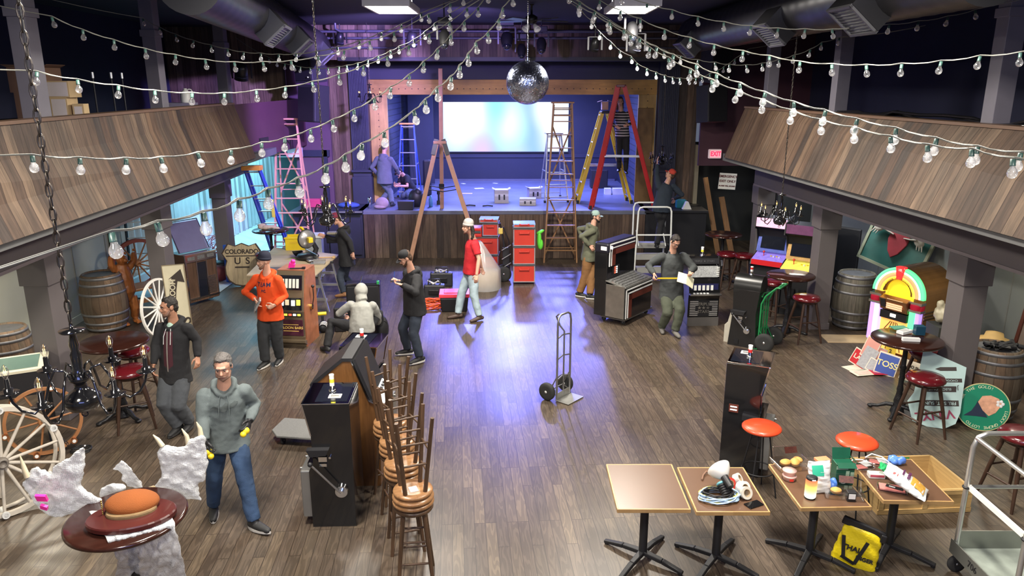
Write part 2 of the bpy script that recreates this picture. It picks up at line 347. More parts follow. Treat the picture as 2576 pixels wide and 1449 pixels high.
# dark soffit above, upper barn wall
g=G();g.box((0,PYs+.05,4.62),(8.4,.2,.6));S(g.obj('wall_soffit',M('soffit_paint',(.016,.017,.04),.6)))
g=G();g.box((-.2,SY-.1,4.76),(7.6,.5,.08));S(g.obj('trim_soffit_edge',black))
ub=barn('barn_boards_upper',(0,0,1),(1,0,0),.95)
g=G();g.box((-.3,SY-.28,5.13),(10.3,.08,.78));S(g.obj('wall_stage_upper',ub))
# pilasters and side barn boards
pil=M('pilaster_paint',(.03,.033,.06),.5)
for x,w in((-3.86,.46),(3.94,.5)):
    g=G();SY=19.4;g.box((x,SY+.2,(4.76)/2+.35),(w,.3,4.05));g.box((x,SY+.17,SZ+.35),(w+.04,.36,.7));g.box((x,SY+.17,SZ+.85),(w+.06,.4,.06));g.box((x,SY+.02,SZ+.3),(w-.2,.03,.4))
    for i in range(9):g.cyl((x-w/2+.07+i*(w-.14)/8,SY+.05,SZ+.9),(x-w/2+.07+i*(w-.14)/8,SY+.05,4.6),.018,n=6)
    S(g.obj('trim_pilaster',pil,bev=.004))
SY=19.4
sb=barn('barn_boards_side',(0,0,1),(1,0,0),1.1)
g=G();g.box((-4.38,SY+.2,3.1),(.58,.1,4.6));S(g.obj('wall_barn_left',sb))
g=G();g.box((4.45,SY+.2,3.1),(.5,.1,4.6));S(g.obj('wall_barn_right',sb))
SY=18.35
g=G();g.box((-6.35,SY+.9,4.0),(3.6,.1,3.0));g.box((-5.0,SY+.9,1.8),(.9,.1,1.4));S(g.obj('wall_plum_left',purp))
g=G();g.box((-5.55,SY+.85,2.52),(1.9,.12,.16));g.box((-4.72,SY+.85,1.3),(.12,.12,2.6));S(g.obj('trim_opening_left',M('frame_paint',(.02,.02,.05),.5)))
mar=M('maroon_wall_paint',(.06,.018,.03),.6)
g=G();g.box((6.05,SY,3.9),(3.1,.1,3.2));S(g.obj('wall_maroon_right',mar))
# far corner under the right balcony: dark lobby with a lit doorway
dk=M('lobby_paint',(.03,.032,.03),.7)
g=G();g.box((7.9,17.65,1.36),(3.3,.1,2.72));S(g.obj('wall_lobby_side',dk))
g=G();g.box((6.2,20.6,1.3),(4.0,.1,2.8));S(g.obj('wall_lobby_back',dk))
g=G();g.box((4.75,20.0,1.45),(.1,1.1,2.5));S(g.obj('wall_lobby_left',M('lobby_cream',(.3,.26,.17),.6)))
# closing panel between left parapet and stage wall
g=G();a=V((LT(15.0),15.0,0));b=V((-5.15,SY+.8,0))
g.add([(a.x,a.y,2.72),(b.x,b.y,2.72),(b.x,b.y,3.86),(a.x,a.y,3.82)],[(0,1,2,3)]);S(g.obj('wall_maroon_panel',M('maroon_panel',(.07,.025,.04),.55)))
# outdoor yard seen through the left opening
yard=M('yard_concrete',(.45,.48,.5),.8,var=.1,scale=1)
g=G();g.add([(-14,14.7,.012),(-6.1,14.7,.012),(-6.1,27,.012),(-14,27,.012)],[(0,1,2,3)]);S(g.obj('floor_yard',yard))
cor=boards('corrugated_siding','z','y',6,.3,[(.5,.56,.56),(.56,.62,.62),(.5,.56,.56)],rough=.5,grain=.2,gap=.12,bump=.1,stain=.1)
g=G()
def cg(i,j):
    Y=14.7+11*i;return (-8.6+.05*math.sin(i*260)+.03*Y,Y,.0+3.6*j)
g.grid(cg,400,1);S(g.obj('wall_yard',cor))
g=G();g.box((-8.0,20,.12),(.08,11,.24));S(g.obj('trim_yard_curb',yard))
g=G();g.box((-7.6,20.6,3.05),(4.6,9,.1));S(g.obj('yard_light_blocker',black))  # black slab added to keep the yard light out of the upper room
# daylight leaf of the opening: dark frames
g=G()
for Y in(14.62,17.0):g.box((LW(Y)+.02,Y,1.36),(.09,.09,2.72))
S(g.obj('trim_door_frame_left',black))
g=G();g.box((7.05,18.6,4.1),(.9,.06,2.7));S(g.obj('wall_upper_right_end',navy))
# ---------------------------------------------------------------- lights
def area(name,loc,size,power,col,rot=(0,0,0),sy=None,spread=None):
    l=bpy.data.lights.new(name,'AREA');l.energy=power;l.color=col;l.size=size
    if sy:l.shape='RECTANGLE';l.size_y=sy
    if spread:l.spread=spread
    o=bpy.data.objects.new(name,l);C.objects.link(o);o.location=loc;o.rotation_euler=rot;return o
def spot(name,loc,to,power,col,ang=60,blend=.5,r=.08):
    l=bpy.data.lights.new(name,'SPOT');l.energy=power;l.color=col;l.spot_size=math.radians(ang);l.spot_blend=blend;l.shadow_soft_size=r
    o=bpy.data.objects.new(name,l);C.objects.link(o);o.location=loc;o.rotation_euler=(V(to)-V(loc)).to_track_quat('-Z','Y').to_euler();return o
WARM=(1,.93,.82)
area('panel_lamp',(-1.72,11.5,5.2),.55,260,WARM,sy=1.1)
area('panel_lamp',(1.72,11.5,5.2),.55,260,WARM,sy=1.1)
for x in(-2.2,2.2):
    area('panel_lamp',(x,5.6,CE-.1),.6,280,WARM,sy=1.2)
    area('panel_lamp',(x,1.0,CE-.1),.6,200,WARM,sy=1.2)
for x,Y in((-6.7,5.5),(-6.7,9.5),(6.5,5.5),(6.5,9.5)):
    area('under_balcony_fill',(x,Y,2.68),.4,55 if x<0 else 20,(1,.92,.75))  # fill without fixtures, added under the balconies to brighten the lower walls
area('under_balcony_fill',(6.1,13.4,2.68),.4,22,(.9,.95,1))
area('under_balcony_fill',(6.1,16.6,2.68),.4,14,(.8,.85,1))  # more added fill, lifting the dark right wall behind the arcade machines
BL=(.22,.24,1);VI=(.42,.3,1)
for x in(-2.0,0,2.0):spot('stage_wash',(x,20.1,4.6),(x*.8,22.0,1.2),420,BL,110,.8)
area('stage_overhead',(0,21.4,4.5),4,560,(.25,.29,1),sy=2.2)
for x in(-1.7,0,1.7):spot('stage_back_light',(x,21.8,4.2),(x*1.5,15.3,0),2100,(.17,.2,1),40,.9,.15)
area('rear_blue_fill',(0,-1.6,4.7),3,70,(.3,.38,1),rot=(PI/2,0,0),sy=1.4)  # unseen blue source added behind the camera for the mirror ball to reflect
spot('violet_wash',(-1.2,13.6,5.1),(-5.0,19,3.2),3000,VI,62,.6)
spot('violet_wash',(-.6,13.2,4.9),(-1.4,18.2,4.9),420,VI,90,1)
area('yard_daylight',(-7.3,19.8,2.95),2,420,(.3,.75,1),sy=8)
spot('lobby_lamp',(5.4,19.6,2.6),(4.7,19.4,1.2),25,(1,.85,.55),120,1)
w=bpy.data.worlds.new('world');bpy.context.scene.world=w;w.use_nodes=True
w.node_tree.nodes['Background'].inputs[0].default_value=(.28,.32,.45,1);w.node_tree.nodes['Background'].inputs[1].default_value=.25
vs=bpy.context.scene.view_settings;vs.view_transform='Standard';vs.look='None';vs.gamma=1;vs.exposure=.6;vs.use_curve_mapping=False
# ================================================================ furniture
cherryw=boards('cherry_wood','x','y',3,.5,[(.032,.01,.007),(.04,.013,.009)],rough=.16,grain=.5,gap=0,bump=.02,stain=.15,spec=.6)
darkw=boards('dark_stool_wood','z','x',2,.4,[(.05,.025,.015),(.06,.03,.018)],rough=.4,grain=.6,gap=0,bump=.1,stain=.3)
oldw=boards('worn_stool_wood','z','x',2,.4,[(.09,.05,.028),(.1,.055,.03)],rough=.35,grain=.8,gap=0,bump=.1,stain=.4)
seatw=boards('stool_seat_wood','x','y',1,.09,[(.3,.15,.065),(.36,.19,.085),(.27,.13,.055)],rough=.28,grain=.7,gap=.01,bump=.05,stain=.3)
iron=M('cast_iron',(.02,.02,.022),.4,.5,bump=.3,bscale=60)
darkv=M('cherry_seat_vinyl',(.1,.006,.01),.22,coat=.4)
def cherry_stool(label,loc,rz=0,group=None):
    t=T('bar_stool',label,'stool',loc,rz,group)
    g=G();g.lathe([(.15,.70),(.2,.705),(.225,.73),(.225,.75),(.2,.785),(.1,.8),(0,.802)],n=28);g.obj('seat',darkv,t)
    g=G();g.lathe([(.13,.66),(.16,.665),(.16,.705),(.13,.71)],n=20);g.obj('seat_ring',darkw,t)
    for a,b in((-1,-1),(1,-1),(1,1),(-1,1)):
        g=G();g.tube([(a*.11,b*.11,.68),(a*.165,b*.165,.35),(a*.215,b*.215,.0)],[.024,.021,.015],8);g.obj('leg',darkw,t)
    g=G();q=.17
    for i,(z,q) in enumerate(((.36,.165),(.36,.165),(.26,.178),(.26,.178))):
        a,b=[((-q,-q,z),(q,-q,z)),((-q,q,z),(q,q,z)),((-q,-q,z),(-q,q,z)),((q,-q,z),(q,q,z))][i];g.cyl(a,b,.012,n=8)
    g.obj('stretcher',darkw,t);return t
_cs=cherry_stool('dark red vinyl stool with brown legs in front of the pale blue band poster board',P(2330,945,.78)*1,.3)
_cs.location.z=0
def cs(px,py,label,rz,group=None):
    p=P(px,py,.79);return dup(_cs,(p.x,p.y,0),rz,label,group)
cs(323,925,'dark red vinyl stool behind the big black chandelier, at the left round table',.5)
p=P(300,893,.79);dup(_cs,(p.x+.02,p.y+.28,0),1.1,'dark red vinyl stool half hidden under the left round table')
cs(1830,634,'dark red vinyl stool by the far right round table, left one of the close pair',.2)
cs(1874,638,'dark red vinyl stool by the far right round table, right one of the close pair',.9)
cs(2030,743,'dark red vinyl stool by the column, right of the middle round table',.2)
cs(1953,705,'dark red vinyl stool mostly hidden behind the green hand truck',.6)
cs(2334,880,'dark red vinyl stool partly hidden behind the front right round table, beside the column',.1)
cs(2575,1085,'dark red vinyl stool at the right edge of the photo',.25)
cs(668,634,'dark red vinyl stool under the far left round table beside the plywood work table',.4)
# wooden swivel stools, upright with an upside-down mate on each
def wood_stool(label,loc,rz,group):
    t=T('wooden_stool',label,'stool',loc,rz,group)
    g=G();g.lathe([(.15,.735),(.175,.745),(.18,.76),(.175,.775),(.15,.782),(0,.775)],n=28);g.obj('seat',seatw,t)
    g=G();g.lathe([(.1,.69),(.165,.692),(.172,.705),(.165,.725),(.1,.735)],n=28);g.obj('seat_ring',oldw,t)
    for a,b in((-1,-1),(1,-1),(1,1),(-1,1)):
        g=G();g.tube([(a*.085,b*.085,.70),(a*.15,b*.15,.0)],[.02,.0165],8);g.obj('leg',oldw,t)
    for k,(z,ax) in enumerate(((.22,0),(.3,1),(.42,0),(.5,1))):
        q=.15-.065*z/.7
        for s in(-1,1):
            g=G();g.cyl(*(((-q,s*q,z),(q,s*q,z)) if ax==0 else ((s*q,-q,z),(s*q,q,z))),.0095,n=8);g.obj('rung',oldw,t)
    return t
ws=None
seats=[(1039,1240,'nearest'),(1014,1170,'second from the front'),(999,1115,'third from the front'),(982,1067,'farthest')]
for i,(x,y,nm) in enumerate(seats):
    p=P(x,y,.83);rz=.12+.15*i
    lab='upright round wooden swivel stool, %s of the row of stacked stools'%nm
    if ws is None:ws=wood_stool(lab,(p.x,p.y,0),rz,'upright wooden swivel stools in the stacked row');u=ws
    else:u=dup(ws,(p.x,p.y,0),rz,lab)
    v=dup(ws,(p.x,p.y,1.566),rot=(PI,0,rz+.25),label='upside-down wooden stool with legs in the air, %s of the stacked row'%nm,group='upside-down wooden stools stacked on the row')
    for ch in v.children:
        if ch.name.startswith('seat_ring'):ch.data=ch.data.copy();ch.data.materials[0]=seatw
    if i==0:
        g=G();g.box((0,.02,.6885),(.07,.09,.003));g.obj('paper_label',offw,v)
# round pedestal tables
def round_table(label,loc,r=.43,rz=0,h=1.05,name='round_bar_table',legs=True):
    t=T(name,label,'table',loc,rz)
    g=G();g.lathe([(0,h-.045),(r-.02,h-.045),(r,h-.03),(r,h-.012),(r-.018,h),(0,h)],n=56);g.obj('tabletop',cherryw,t)
    g=G();g.lathe([(.09,.02),(.075,.08),(.05,.12),(.06,.18),(.045,.24),(.035,.3),(.042,.34),(.032,.4),(.032,.62),(.045,.64),(.03,.68),(.03,.9),(.06,.96),(.09,h-.047)],n=18);g.obj('pedestal',iron,t)
    for k in range(4):
        a=PI/4+k*PI/2;c,s=math.cos(a),math.sin(a)
        g=G();g.tube([(c*.05,s*.05,.11),(c*.14,s*.14,.1),(c*.24,s*.24,.045),(c*.33,s*.33,.03)],[.035,.035,.026,.03],8,flat=.8);g.ball((c*.33,s*.33,.025),(.04,.04,.025),10);g.obj('foot',iron,t)
    return t
p=P(285,857,1.05);rtL=round_table('dark cherry round bar table beside the left column, red stools below',(p.x,p.y,0),.42,.2)
p=P(1990,690,1.05);rtM=round_table('round bar table in front of the arcade machines, blue light on its top',(p.x,p.y,0),.4,.3)
p=P(2283,850,1.05);rtF=round_table('round bar table with small boxes on top, in front of the jukebox',(p.x,p.y,0),.43,.1)
p=P(1820,588,1.05);round_table('far right round bar table in the dark by the lobby',(p.x,p.y,0),.4)
p=P(680,577,1.05);rtB=round_table('far left round bar table with a rag on it by the blue folded ladder',(p.x,p.y,0),.4)
p=P(318,1296,1.05);rtA=round_table('foreground round cherry table carrying the wrapped antlers',(p.x,p.y,0),.43,.4)
TA=V((p.x,p.y,1.05))
# square laminate tables
lam=M('brown_laminate',(.115,.062,.037),.32,var=.12,scale=3);edge=boards('oak_edge','x','y',1,.5,[(.5,.3,.12),(.55,.34,.15)],rough=.35,grain=.5,gap=0,bump=0,stain=.3)
def square_table(label,loc,w,d,rz=0):
    t=T('square_table',label,'table',loc,rz);h=.75
    g=G();g.box((0,0,h-.016),(w-.02,d-.02,.032));g.obj('tabletop',lam,t)
    g=G()
    for s in(-1,1):
        g.box((0,s*(d/2-.006),h-.017),(w,.014,.036));g.box((s*(w/2-.006),0,h-.017),(.014,d-.028,.036))
    g.obj('edge_banding',edge,t,bev=.003)
    g=G();g.cyl((0,0,.06),(0,0,h-.06),.038,n=18);g.box((0,0,h-.045),(.25,.25,.025));g.obj('column',black,t)
    for k in range(4):
        a=PI/4+k*PI/2+.12;c,s=math.cos(a),math.sin(a)
        g=G();g.bar((c*.02,s*.02,.075),(c*.2,s*.2,.06),.06,.04,w2=.05);g.bar((c*.2,s*.2,.06),(c*.4,s*.4,.025),.05,.04,w2=.045,h2=.03);g.cyl((c*.38,s*.38,0),(c*.38,s*.38,.03),.018,n=10);g.obj('foot',black,t,bev=.008)
    return t
st1=square_table('empty brown laminate square table, leftmost of the four',(1.195,6.0,0),.62,.78)
st2=square_table('brown square table covered in tape rolls and coiled cables',(1.85,5.95,0),.62,.76)
st3=square_table('brown square table with the glowing speaker and food, second from the right',(2.73,6.02,0),.61,.76,.03)
st4=square_table('brown square table with the chips bag and sliced meat pack, rightmost of the four',(3.5,6.12,0),.6,.76,-.03)
# orange stools
orange=M('orange_vinyl',(.62,.065,.02),.35,coat=.15)
def orange_stool(label,loc,rz):
    t=T('orange_stool',label,'stool',loc,rz)
    g=G();g.lathe([(0,.735),(.185,.735),(.2,.75),(.2,.765),(.17,.785),(0,.792)],n=32);g.obj('seat',orange,t)
    for k in range(4):
        a=PI/4+k*PI/2;c,s=math.cos(a),math.sin(a);g=G();g.cyl((c*.08,s*.08,.735),(c*.21,s*.21,0),.008,n=8);g.obj('leg',black,t)
    g=G();g.torus((0,0,.28),.165,.007);g.obj('foot_ring',black,t);return t
p=P(1917,1068,.79);os1=orange_stool('round orange stool in front of the black chrome-topped slot machine',(p.x,p.y,0),.2)
p=P(2157,1103,.79);dup(os1,(p.x,p.y,0),.7,'round orange stool behind the food tables, right of the slot machine')
# barrels
def barrel(label,loc,rz=0,s=1,top=True,mat=None):
    t=T('barrel',label,'barrel',loc,rz);h=.9*s;r0=.27*s;r1=.345*s;pr=[]
    for i in range(13):
        u=i/12;pr.append((r0+(r1-r0)*math.sin(PI*u)**.8,h*u))
    g=G();g.lathe([(0,.01)]+pr+[(r0-.02,h),(r0-.025,h-.05)],n=40);g.obj('staves',mat or stavem,t)
    g=G();g.lathe([(0,h-.045),(r0-.022,h-.045)],n=32);g.obj('barrel_head',headm,t)
    for u in(.05,.16,.32,.68,.84,.95):
        r=r0+(r1-r0)*math.sin(PI*u)**.8+.004;g=G();g.lathe([(r-.003,h*u-.02*s),(r+.003,h*u-.018*s),(r+.003,h*u+.018*s),(r-.003,h*u+.02*s)],n=40);g.obj('hoop',hoopm,t)
    return t
def stave(name,cols):
    m=boards(name,'z','y',2,.5,cols,rough=.7,grain=1,gap=0,bump=.4,stain=.4,gs=2)
    t=m.node_tree;tc=nd(t,'ShaderNodeTexCoord');se=nd(t,'ShaderNodeSeparateXYZ');L(t,tc.outputs['Object'],se.inputs[0])
    at=nd(t,'ShaderNodeMath',operation='ARCTAN2');L(t,se.outputs[0],at.inputs[0]);L(t,se.outputs[1],at.inputs[1])
    mu=nd(t,'ShaderNodeMath',operation='MULTIPLY');mu.inputs[1].default_value=20/(2*PI);L(t,at.outputs[0],mu.inputs[0])
    cb=nd(t,'ShaderNodeCombineXYZ');L(t,se.outputs[2],cb.inputs[0]);L(t,mu.outputs[0],cb.inputs[1])
    for n in t.nodes:
        if n.type=='TEX_BRICK':n.inputs['Row Height'].default_value=1;n.inputs['Mortar Size'].default_value=.04;L(t,cb.outputs[0],n.inputs['Vector'])
    return m
stavem=stave('grey_staves',[(.13,.12,.09),(.19,.17,.13),(.15,.13,.1),(.1,.09,.07)])
stavem2=stave('brown_staves',[(.12,.075,.045),(.16,.1,.06),(.1,.065,.04),(.13,.1,.07)])
headm=boards('barrel_head_wood','x','y',2,.1,[(.34,.26,.17),(.4,.31,.2),(.3,.22,.14)],rough=.6,grain=.7,gap=.02,bump=.1,stain=.4)
hoopm=M('hoop_steel',(.16,.16,.17),.5,.6,var=.4,scale=12)
bp=P(250,838);barrel('weathered barrel with pale lid beside the carved bear',(bp.x,bp.y+.3,0),.3,1.12,mat=stavem2)
barrel('barrel cut by the left edge of the photo, behind the pinball table',(-7.15,10.05,0),.1,1.0,mat=stavem2)
bp=P(2150,838);barrel('grey weathered barrel in front of the framed green wall sign',(bp.x+.12,bp.y+.42,0),.9,1.1)
bp=P(1915,715);barrel('grey barrel left of the red and blue arcade machine',(bp.x+.55,bp.y-.1,0),.9,.95)
bp=P(2478,1070);brF=barrel('brown barrel carrying black straps, behind the round green lotto sign',(bp.x+.22,bp.y+.36,0),2,1.05,mat=stavem2)
# chandeliers
cbulb=glassy('candle_glass',fac=.35);fil=M('filament',(1,.6,.15),emit=5,ecol=(1,.55,.12));
def chandelier(label,loc,R=.3,arms=6,rz=0,top=CE,lit=True,link=.03):
    t=T('chandelier',label,'chandelier',loc,rz)
    g=G();g.lathe([(0,-.105),(.02,-.1),(.07,-.085),(.088,-.05),(.085,-.02),(.055,.0),(.03,.02),(.028,.05),(.045,.06),(.048,.08),(.03,.1),(.022,.13),(.026,.2),(.018,.22),(.024,.25),(.015,.3),(.02,.31),(.055,.315),(.06,.325),(.01,.33),(.008,.36)],n=24)
    g.torus((0,0,-.12),.014,.003,(0,1,0));g.obj('hub',gblack,t)
    for k in range(arms):
        a=2*PI*k/arms+.3;c,s=math.cos(a),math.sin(a);f=lambda r,z:(c*r,s*r,z)
        g=G();g.tube([f(.03,.06),f(.06,.12),f(.1,.13),f(.13,.07),f(.16,-.03),f(.21,-.075),f(.26,-.05),f(R-.01,.0),f(R,.04)],.0065,8);g.obj('arm',gblack,t)
        g=G();cx=f(R,0);g.lathe([(0,.04),(.045,.052),(.048,.056),(.02,.052),(.022,.075),(.012,.078),(.011,.125),(0,.126)],cx,16);cp=g.obj('candle_cup',gblack,t)
        g=G();g.lathe([(.006,.125),(.012,.137),(.0175,.155),(.0165,.172),(.008,.19),(.002,.198)],cx,12);b=g.obj('bulb',cbulb,t)
        if lit:
            g=G()
            for q in(-.004,.004):g.cyl((cx[0]+q,cx[1],.145),(cx[0]+q,cx[1],.17),.0016,n=6)
            g.obj('filament',fil,b)
    g=G();z=.36;i=0;zt=top-loc[2]
    while z<zt:
        ax=V((1,0,0)) if i%2 else V((0,1,0));up=V((0,0,1));h=link*1.15
        pts=[V((0,0,z+h/2))+ax*math.cos(q)*link*.28+up*math.sin(q)*h*.62 for q in [2*PI*j/10 for j in range(10)]]
        g.tube(pts,.0032 if link<.04 else .004,5,closed=True);z+=h*.98;i+=1
    g.obj('chain',M('chain_metal',(.1,.085,.07),.35,.9),t)
    g=G();g.tube([(math.sin(i*.9)*.006,math.cos(i*.7)*.006,.36+(zt-.36)*i/40) for i in range(41)],.0028,5);g.obj('power_cord',black,t)
    return t
p=PY(205,985,3.5);chandelier('large black six-arm chandelier with candle bulbs hanging in the left foreground',p,.3,6,.2,link=.05)
p=PY(822,545,8.0);chandelier('black chandelier hanging above the plywood work table',p,.27,6,.6)
p=PY(1962,548,10.3);chandelier('black chandelier hanging in front of the right arcade machines',p,.27,6,.1)
p=PY(931,250,17.4);chandelier('far black chandelier hanging left of the gold proscenium post',p,.27,6,.5)
p=PY(1664,404,17.6);chandelier('black chandelier hung on the dark pilaster by the man in the red cap',p,.27,6,.9,lit=False)
# ================================================================ slot machines, jukebox, arcade
yel=M('yellow_plastic',(.75,.55,.02),.4);copper=M('copper_marble',(.32,.12,.06),.35,var=.45,scale=9);mirror=M('chrome_plate',(.8,.82,.85),.06,1,var=.02)
cream2=M('cream_paint',(.62,.57,.42),.5);bluep=M('blue_paint',(.03,.1,.45),.4);greenp=M('green_paint',(.02,.25,.07),.4);silver=M('grey_cashbox',(.3,.3,.29),.35,.7)
tan=M('tan_metal',(.22,.17,.11),.4,.5);screenb=M('dark_screen',(.01,.012,.02),.08,coat=1)
lit_w=M('lit_white',(.9,.88,.8),emit=1.3);lit_r=M('lit_red',(.8,.1,.05),emit=1.2);lit_y=M('lit_yellow',(.95,.75,.05),emit=1.6);lit_o=M('lit_orange',(1,.4,.1),emit=1.5)
def candle(t,c,cols,s=1):
    g=G();g.lathe([(.035*s,0),(.035*s,.02),(.025*s,.025)],c,16);g.lathe([(.022*s,.025),(.022*s,.06*s)],c,16);k=g.obj('tower_light',chrome,t)
    for i,m in enumerate(cols):
        g=G();z=.06*s+i*.035*s;g.lathe([(.023*s,z),(.023*s,z+.034*s)],c,16);g.obj('lens',m,k)
    g=G();z=.06*s+len(cols)*.035*s;g.lathe([(.024*s,z),(.024*s,z+.012),(0,z+.014)],c,16);g.obj('cap',white,k)
prof=[(.21,0),(.21,1.29),(-.235,1.30),(-.2,1.14),(-.17,.98),(-.17,.7),(-.215,.6),(-.215,0)]
def slot(label,loc,rz,lever=True,cand=None,lab=True,W=.5,side=gblack):
    t=T('slot_machine',label,'slot machine',loc,rz)
    g=G();g.prism(prof,(-W/2,0,0),(0,1,0),(0,0,1),(W,0,0));g.obj('cabinet',side,t,bev=.004)
    g=G();g.box((0,-.015,1.303),(W,.44,.012));g.obj('top_plate',mirror,t,bev=.003)
    g=G();g.box((0,.03,1.311),(W*.8,.3,.006));g.obj('top_glass',screenb,t)
    g=G();g.bar((W/2,-.234,1.3),(W/2,-.17,.98),.012,.012);g.bar((-W/2,-.234,1.3),(-W/2,-.17,.98),.012,.012);g.box((0,-.236,1.3),(W,.014,.014));g.obj('chrome_trim',chrome,t)
    g=G();g.box((0,-.2,.68),(W,.05,.02));g.obj('chrome_shelf',chrome,t)
    g=G();g.box((0,-.178,.84),(W*.8,.012,.22));g.obj('reel_window',screenb,t)
    g=G();g.box((0,-.26,.34),(W*.86,.1,.5));
    for q in(-.12,.12):g.cyl((q,-.3,.57),(q,-.33,.57),.012,n=10)
    g.obj('cash_door',silver,t,bev=.012)
    if lab:
        g=G();g.box((.1,.05,1.316),(.09,.12,.004));q=g.obj('paper_label',offw,t)
        g=G()
        for i in range(4):g.box((.08+.013*i,.05,1.319),(.006,.08,.001))
        g.obj('print',black,q)
    if cand:candle(t,V((-.03,0,1.31)),cand)
    if lever:
        x=W/2
        g=G();g.cyl((x,-.02,.62),(x+.05,-.02,.62),.1,.1,n=6);g.obj('coin_cup',black,t,bev=.01)if 0 else None
        g=G();g.prism([(-.21,.86),(.0,.86),(-.03,.8),(-.18,.79)],(x,0,0),(0,1,0),(0,0,1),(.07,0,0));g.obj('tray',black,t)
        g=G();g.box((x+.012,-.07,.74),(.02,.08,.05));g.box((x+.012,-.07,.68),(.02,.07,.03));g.cyl((x,.0,.76),(x+.03,.0,.76),.012,n=10);g.obj('latch_plate',chrome,t)
        g=G();g.cyl((x,.09,.4),(x+.04,.09,.4),.075,.06,n=24);g.cyl((x+.04,.09,.4),(x+.07,.09,.4),.03,n=16);p=g.obj('lever_mount',chrome,t)
        g=G();g.cyl((x+.06,.09,.4),(x+.09,-.17,.72),.011,n=10);g.obj('lever',steel,p)
        g=G();g.ball((x+.09,-.175,.725),.025,12);g.obj('knob',black,p)
    return t
clr=M('clear_lens',(.75,.75,.7),.2);rl=M('red_lens',(.5,.02,.02),.25);yl=M('yellow_lens',(.7,.65,.05),.25);bl=M('blue_lens',(.3,.5,.7),.25)
slot('black slot machine with side lever and chrome top, nearest in the photo',(-1.75,6.78,0),-PI/2+.04,cand=[clr,yl,clr],W=.52)
slot('black slot machine with blue-lit chrome top behind the wood-sided machine',(-1.75,8.35,0),PI/2-.1,lever=False,cand=[rl,clr],W=.5)
G1=slot('lone black slot machine with chrome top behind the left orange stool',(2.62,7.78,0),PI/2-.42,lever=False,cand=[rl,clr],W=.5)
g=G();x=.25;g.box((x,-.2+.02,0),(0,0,0));
gg=G();gg.box((-.255,.1,.78),(.012,.1,.09));q=gg.obj('button_panel',M('brown_panel',(.12,.03,.02),.4),G1)
gg=G();gg.box((-.263,.1,.8),(.006,.07,.012));gg.box((-.263,.1,.765),(.006,.07,.012));gg.obj('button',lit_w,q)
gg=G();gg.prism([(-.18,.72),(.0,.74),(0,.68),(-.16,.66)],(-.25,0,0),(0,1,0),(0,0,1),(-.06,0,0));gg.obj('tray',black,G1)
# wood-sided machine: profile in XZ, faces +X
t=T('slant_game_machine','tall wood-sided machine with black hood between two slot machines','gaming machine',(-1.72,7.3,0))
woodside=boards('walnut_laminate','z','x',3,.6,[(.16,.07,.022),(.19,.085,.028)],rough=.35,grain=.6,gap=0,bump=.02,stain=.1)
pf=[(-.36,0),(.3,0),(.33,.75),(.36,.93),(.22,1.0),(.06,1.44),(-.02,1.44),(-.36,1.16)]
g=G();g.prism(pf,(0,0,0),(1,0,0),(0,0,1),(0,.62,0));g.obj('cabinet',woodside,t)
g=G();g.prism([(-.38,1.14),(-.03,1.435),(.07,1.435),(.07,1.47),(-.04,1.47),(-.39,1.18)],(0,-.01,0),(1,0,0),(0,0,1),(0,.64,0));g.prism([(.07,1.44),(.23,1.0),(.27,.99),(.1,1.46)],(0,-.01,0),(1,0,0),(0,0,1),(0,.64,0));g.obj('hood',black,t)
g=G();g.box((.3,.3,.98),(.16,.56,.03),(0,.45,0));k=g.obj('control_panel',white,t)
g=G()
for i in range(6):g.cyl((.29,.08+.08*i,.99),(.3,.08+.08*i,1.015),.018,n=10)
g.obj('button',black,k)
g=G();g.bar((.36,-.012,.93),(.22,-.012,1.0),.02,.015);g.bar((.22,-.012,1.0),(.06,-.012,1.44),.02,.012);g.obj('chrome_trim',chrome,t)
# saloon bars
t=T('slot_machine','slot machine with glowing reels and red marbled side panel beside the orange hoodie man','slot machine',(-3.6,12.05,0),-.1)
W=.48
g=G();g.prism([(.3,0),(.3,1.24),(-.12,1.26),(-.22,.84),(-.26,.6),(-.26,0)],(-W/2,0,0),(0,1,0),(0,0,1),(W-.02,0,0));g.obj('cabinet',tan,t,bev=.006)
g=G();g.prism([(.3,0),(.3,1.24),(-.12,1.26),(-.22,.84),(-.26,.6),(-.26,0)],(W/2-.02,0,0),(0,1,0),(0,0,1),(.02,0,0));g.obj('side_panel',copper,t)
g=G();g.box((0,.09,1.26),(W,.42,.02));g.obj('top_panel',copper,t)
R_=Euler((-.235,0,0)).to_matrix()
def pane(nm,z,h,y,mat,w=.4,R=None):
    g=G();g.box((-.01,y,z),(w,.02,h),R);return g.obj(nm,mat,t)
pk=pane('upper_glass',1.07,.24,-.17,screenb,R=(-.24,0,0))
g=G()
for i in range(5):g.box((-.13+.062*i,-.19,1.06),(.04,.01,.15),(-.24,0,0))
g.obj('reel',M('reel_strip',(.7,.68,.6),emit=.15),pk)
pk=pane('belly_glass',.73,.2,-.255,screenb,R=(-.15,0,0))
for i,(x,mm) in enumerate(((-.14,lit_w),(-.05,M('reel_lit',(.7,.6,.4),emit=.4)),(.05,lit_w),(.14,lit_y))):
    g=G();g.box((x,-.27,.75+.01*(i%2)),(.06,.01,.09),(-.15,0,0));g.obj('reel',mm,pk)
pk=pane('button_deck',.56,.06,-.29,black)
for i in range(5):
    g=G();g.box((-.15+.075*i,-.305,.56),(.05,.01,.03));g.obj('button',(lit_w,lit_y,lit_r,lit_w,lit_y)[i],pk)
pk=pane('door_glass',.33,.27,-.275,M('purple_art_glass',(.08,.02,.04),.2,var=.8,scale=12))
sg=M('sign_gold',(.75,.5,.12),.4,emit=.25)
text('SALOON BARS',.062,sg,pk,frame((-.01,-.288,.33),(1,0,0),(0,0,1)))
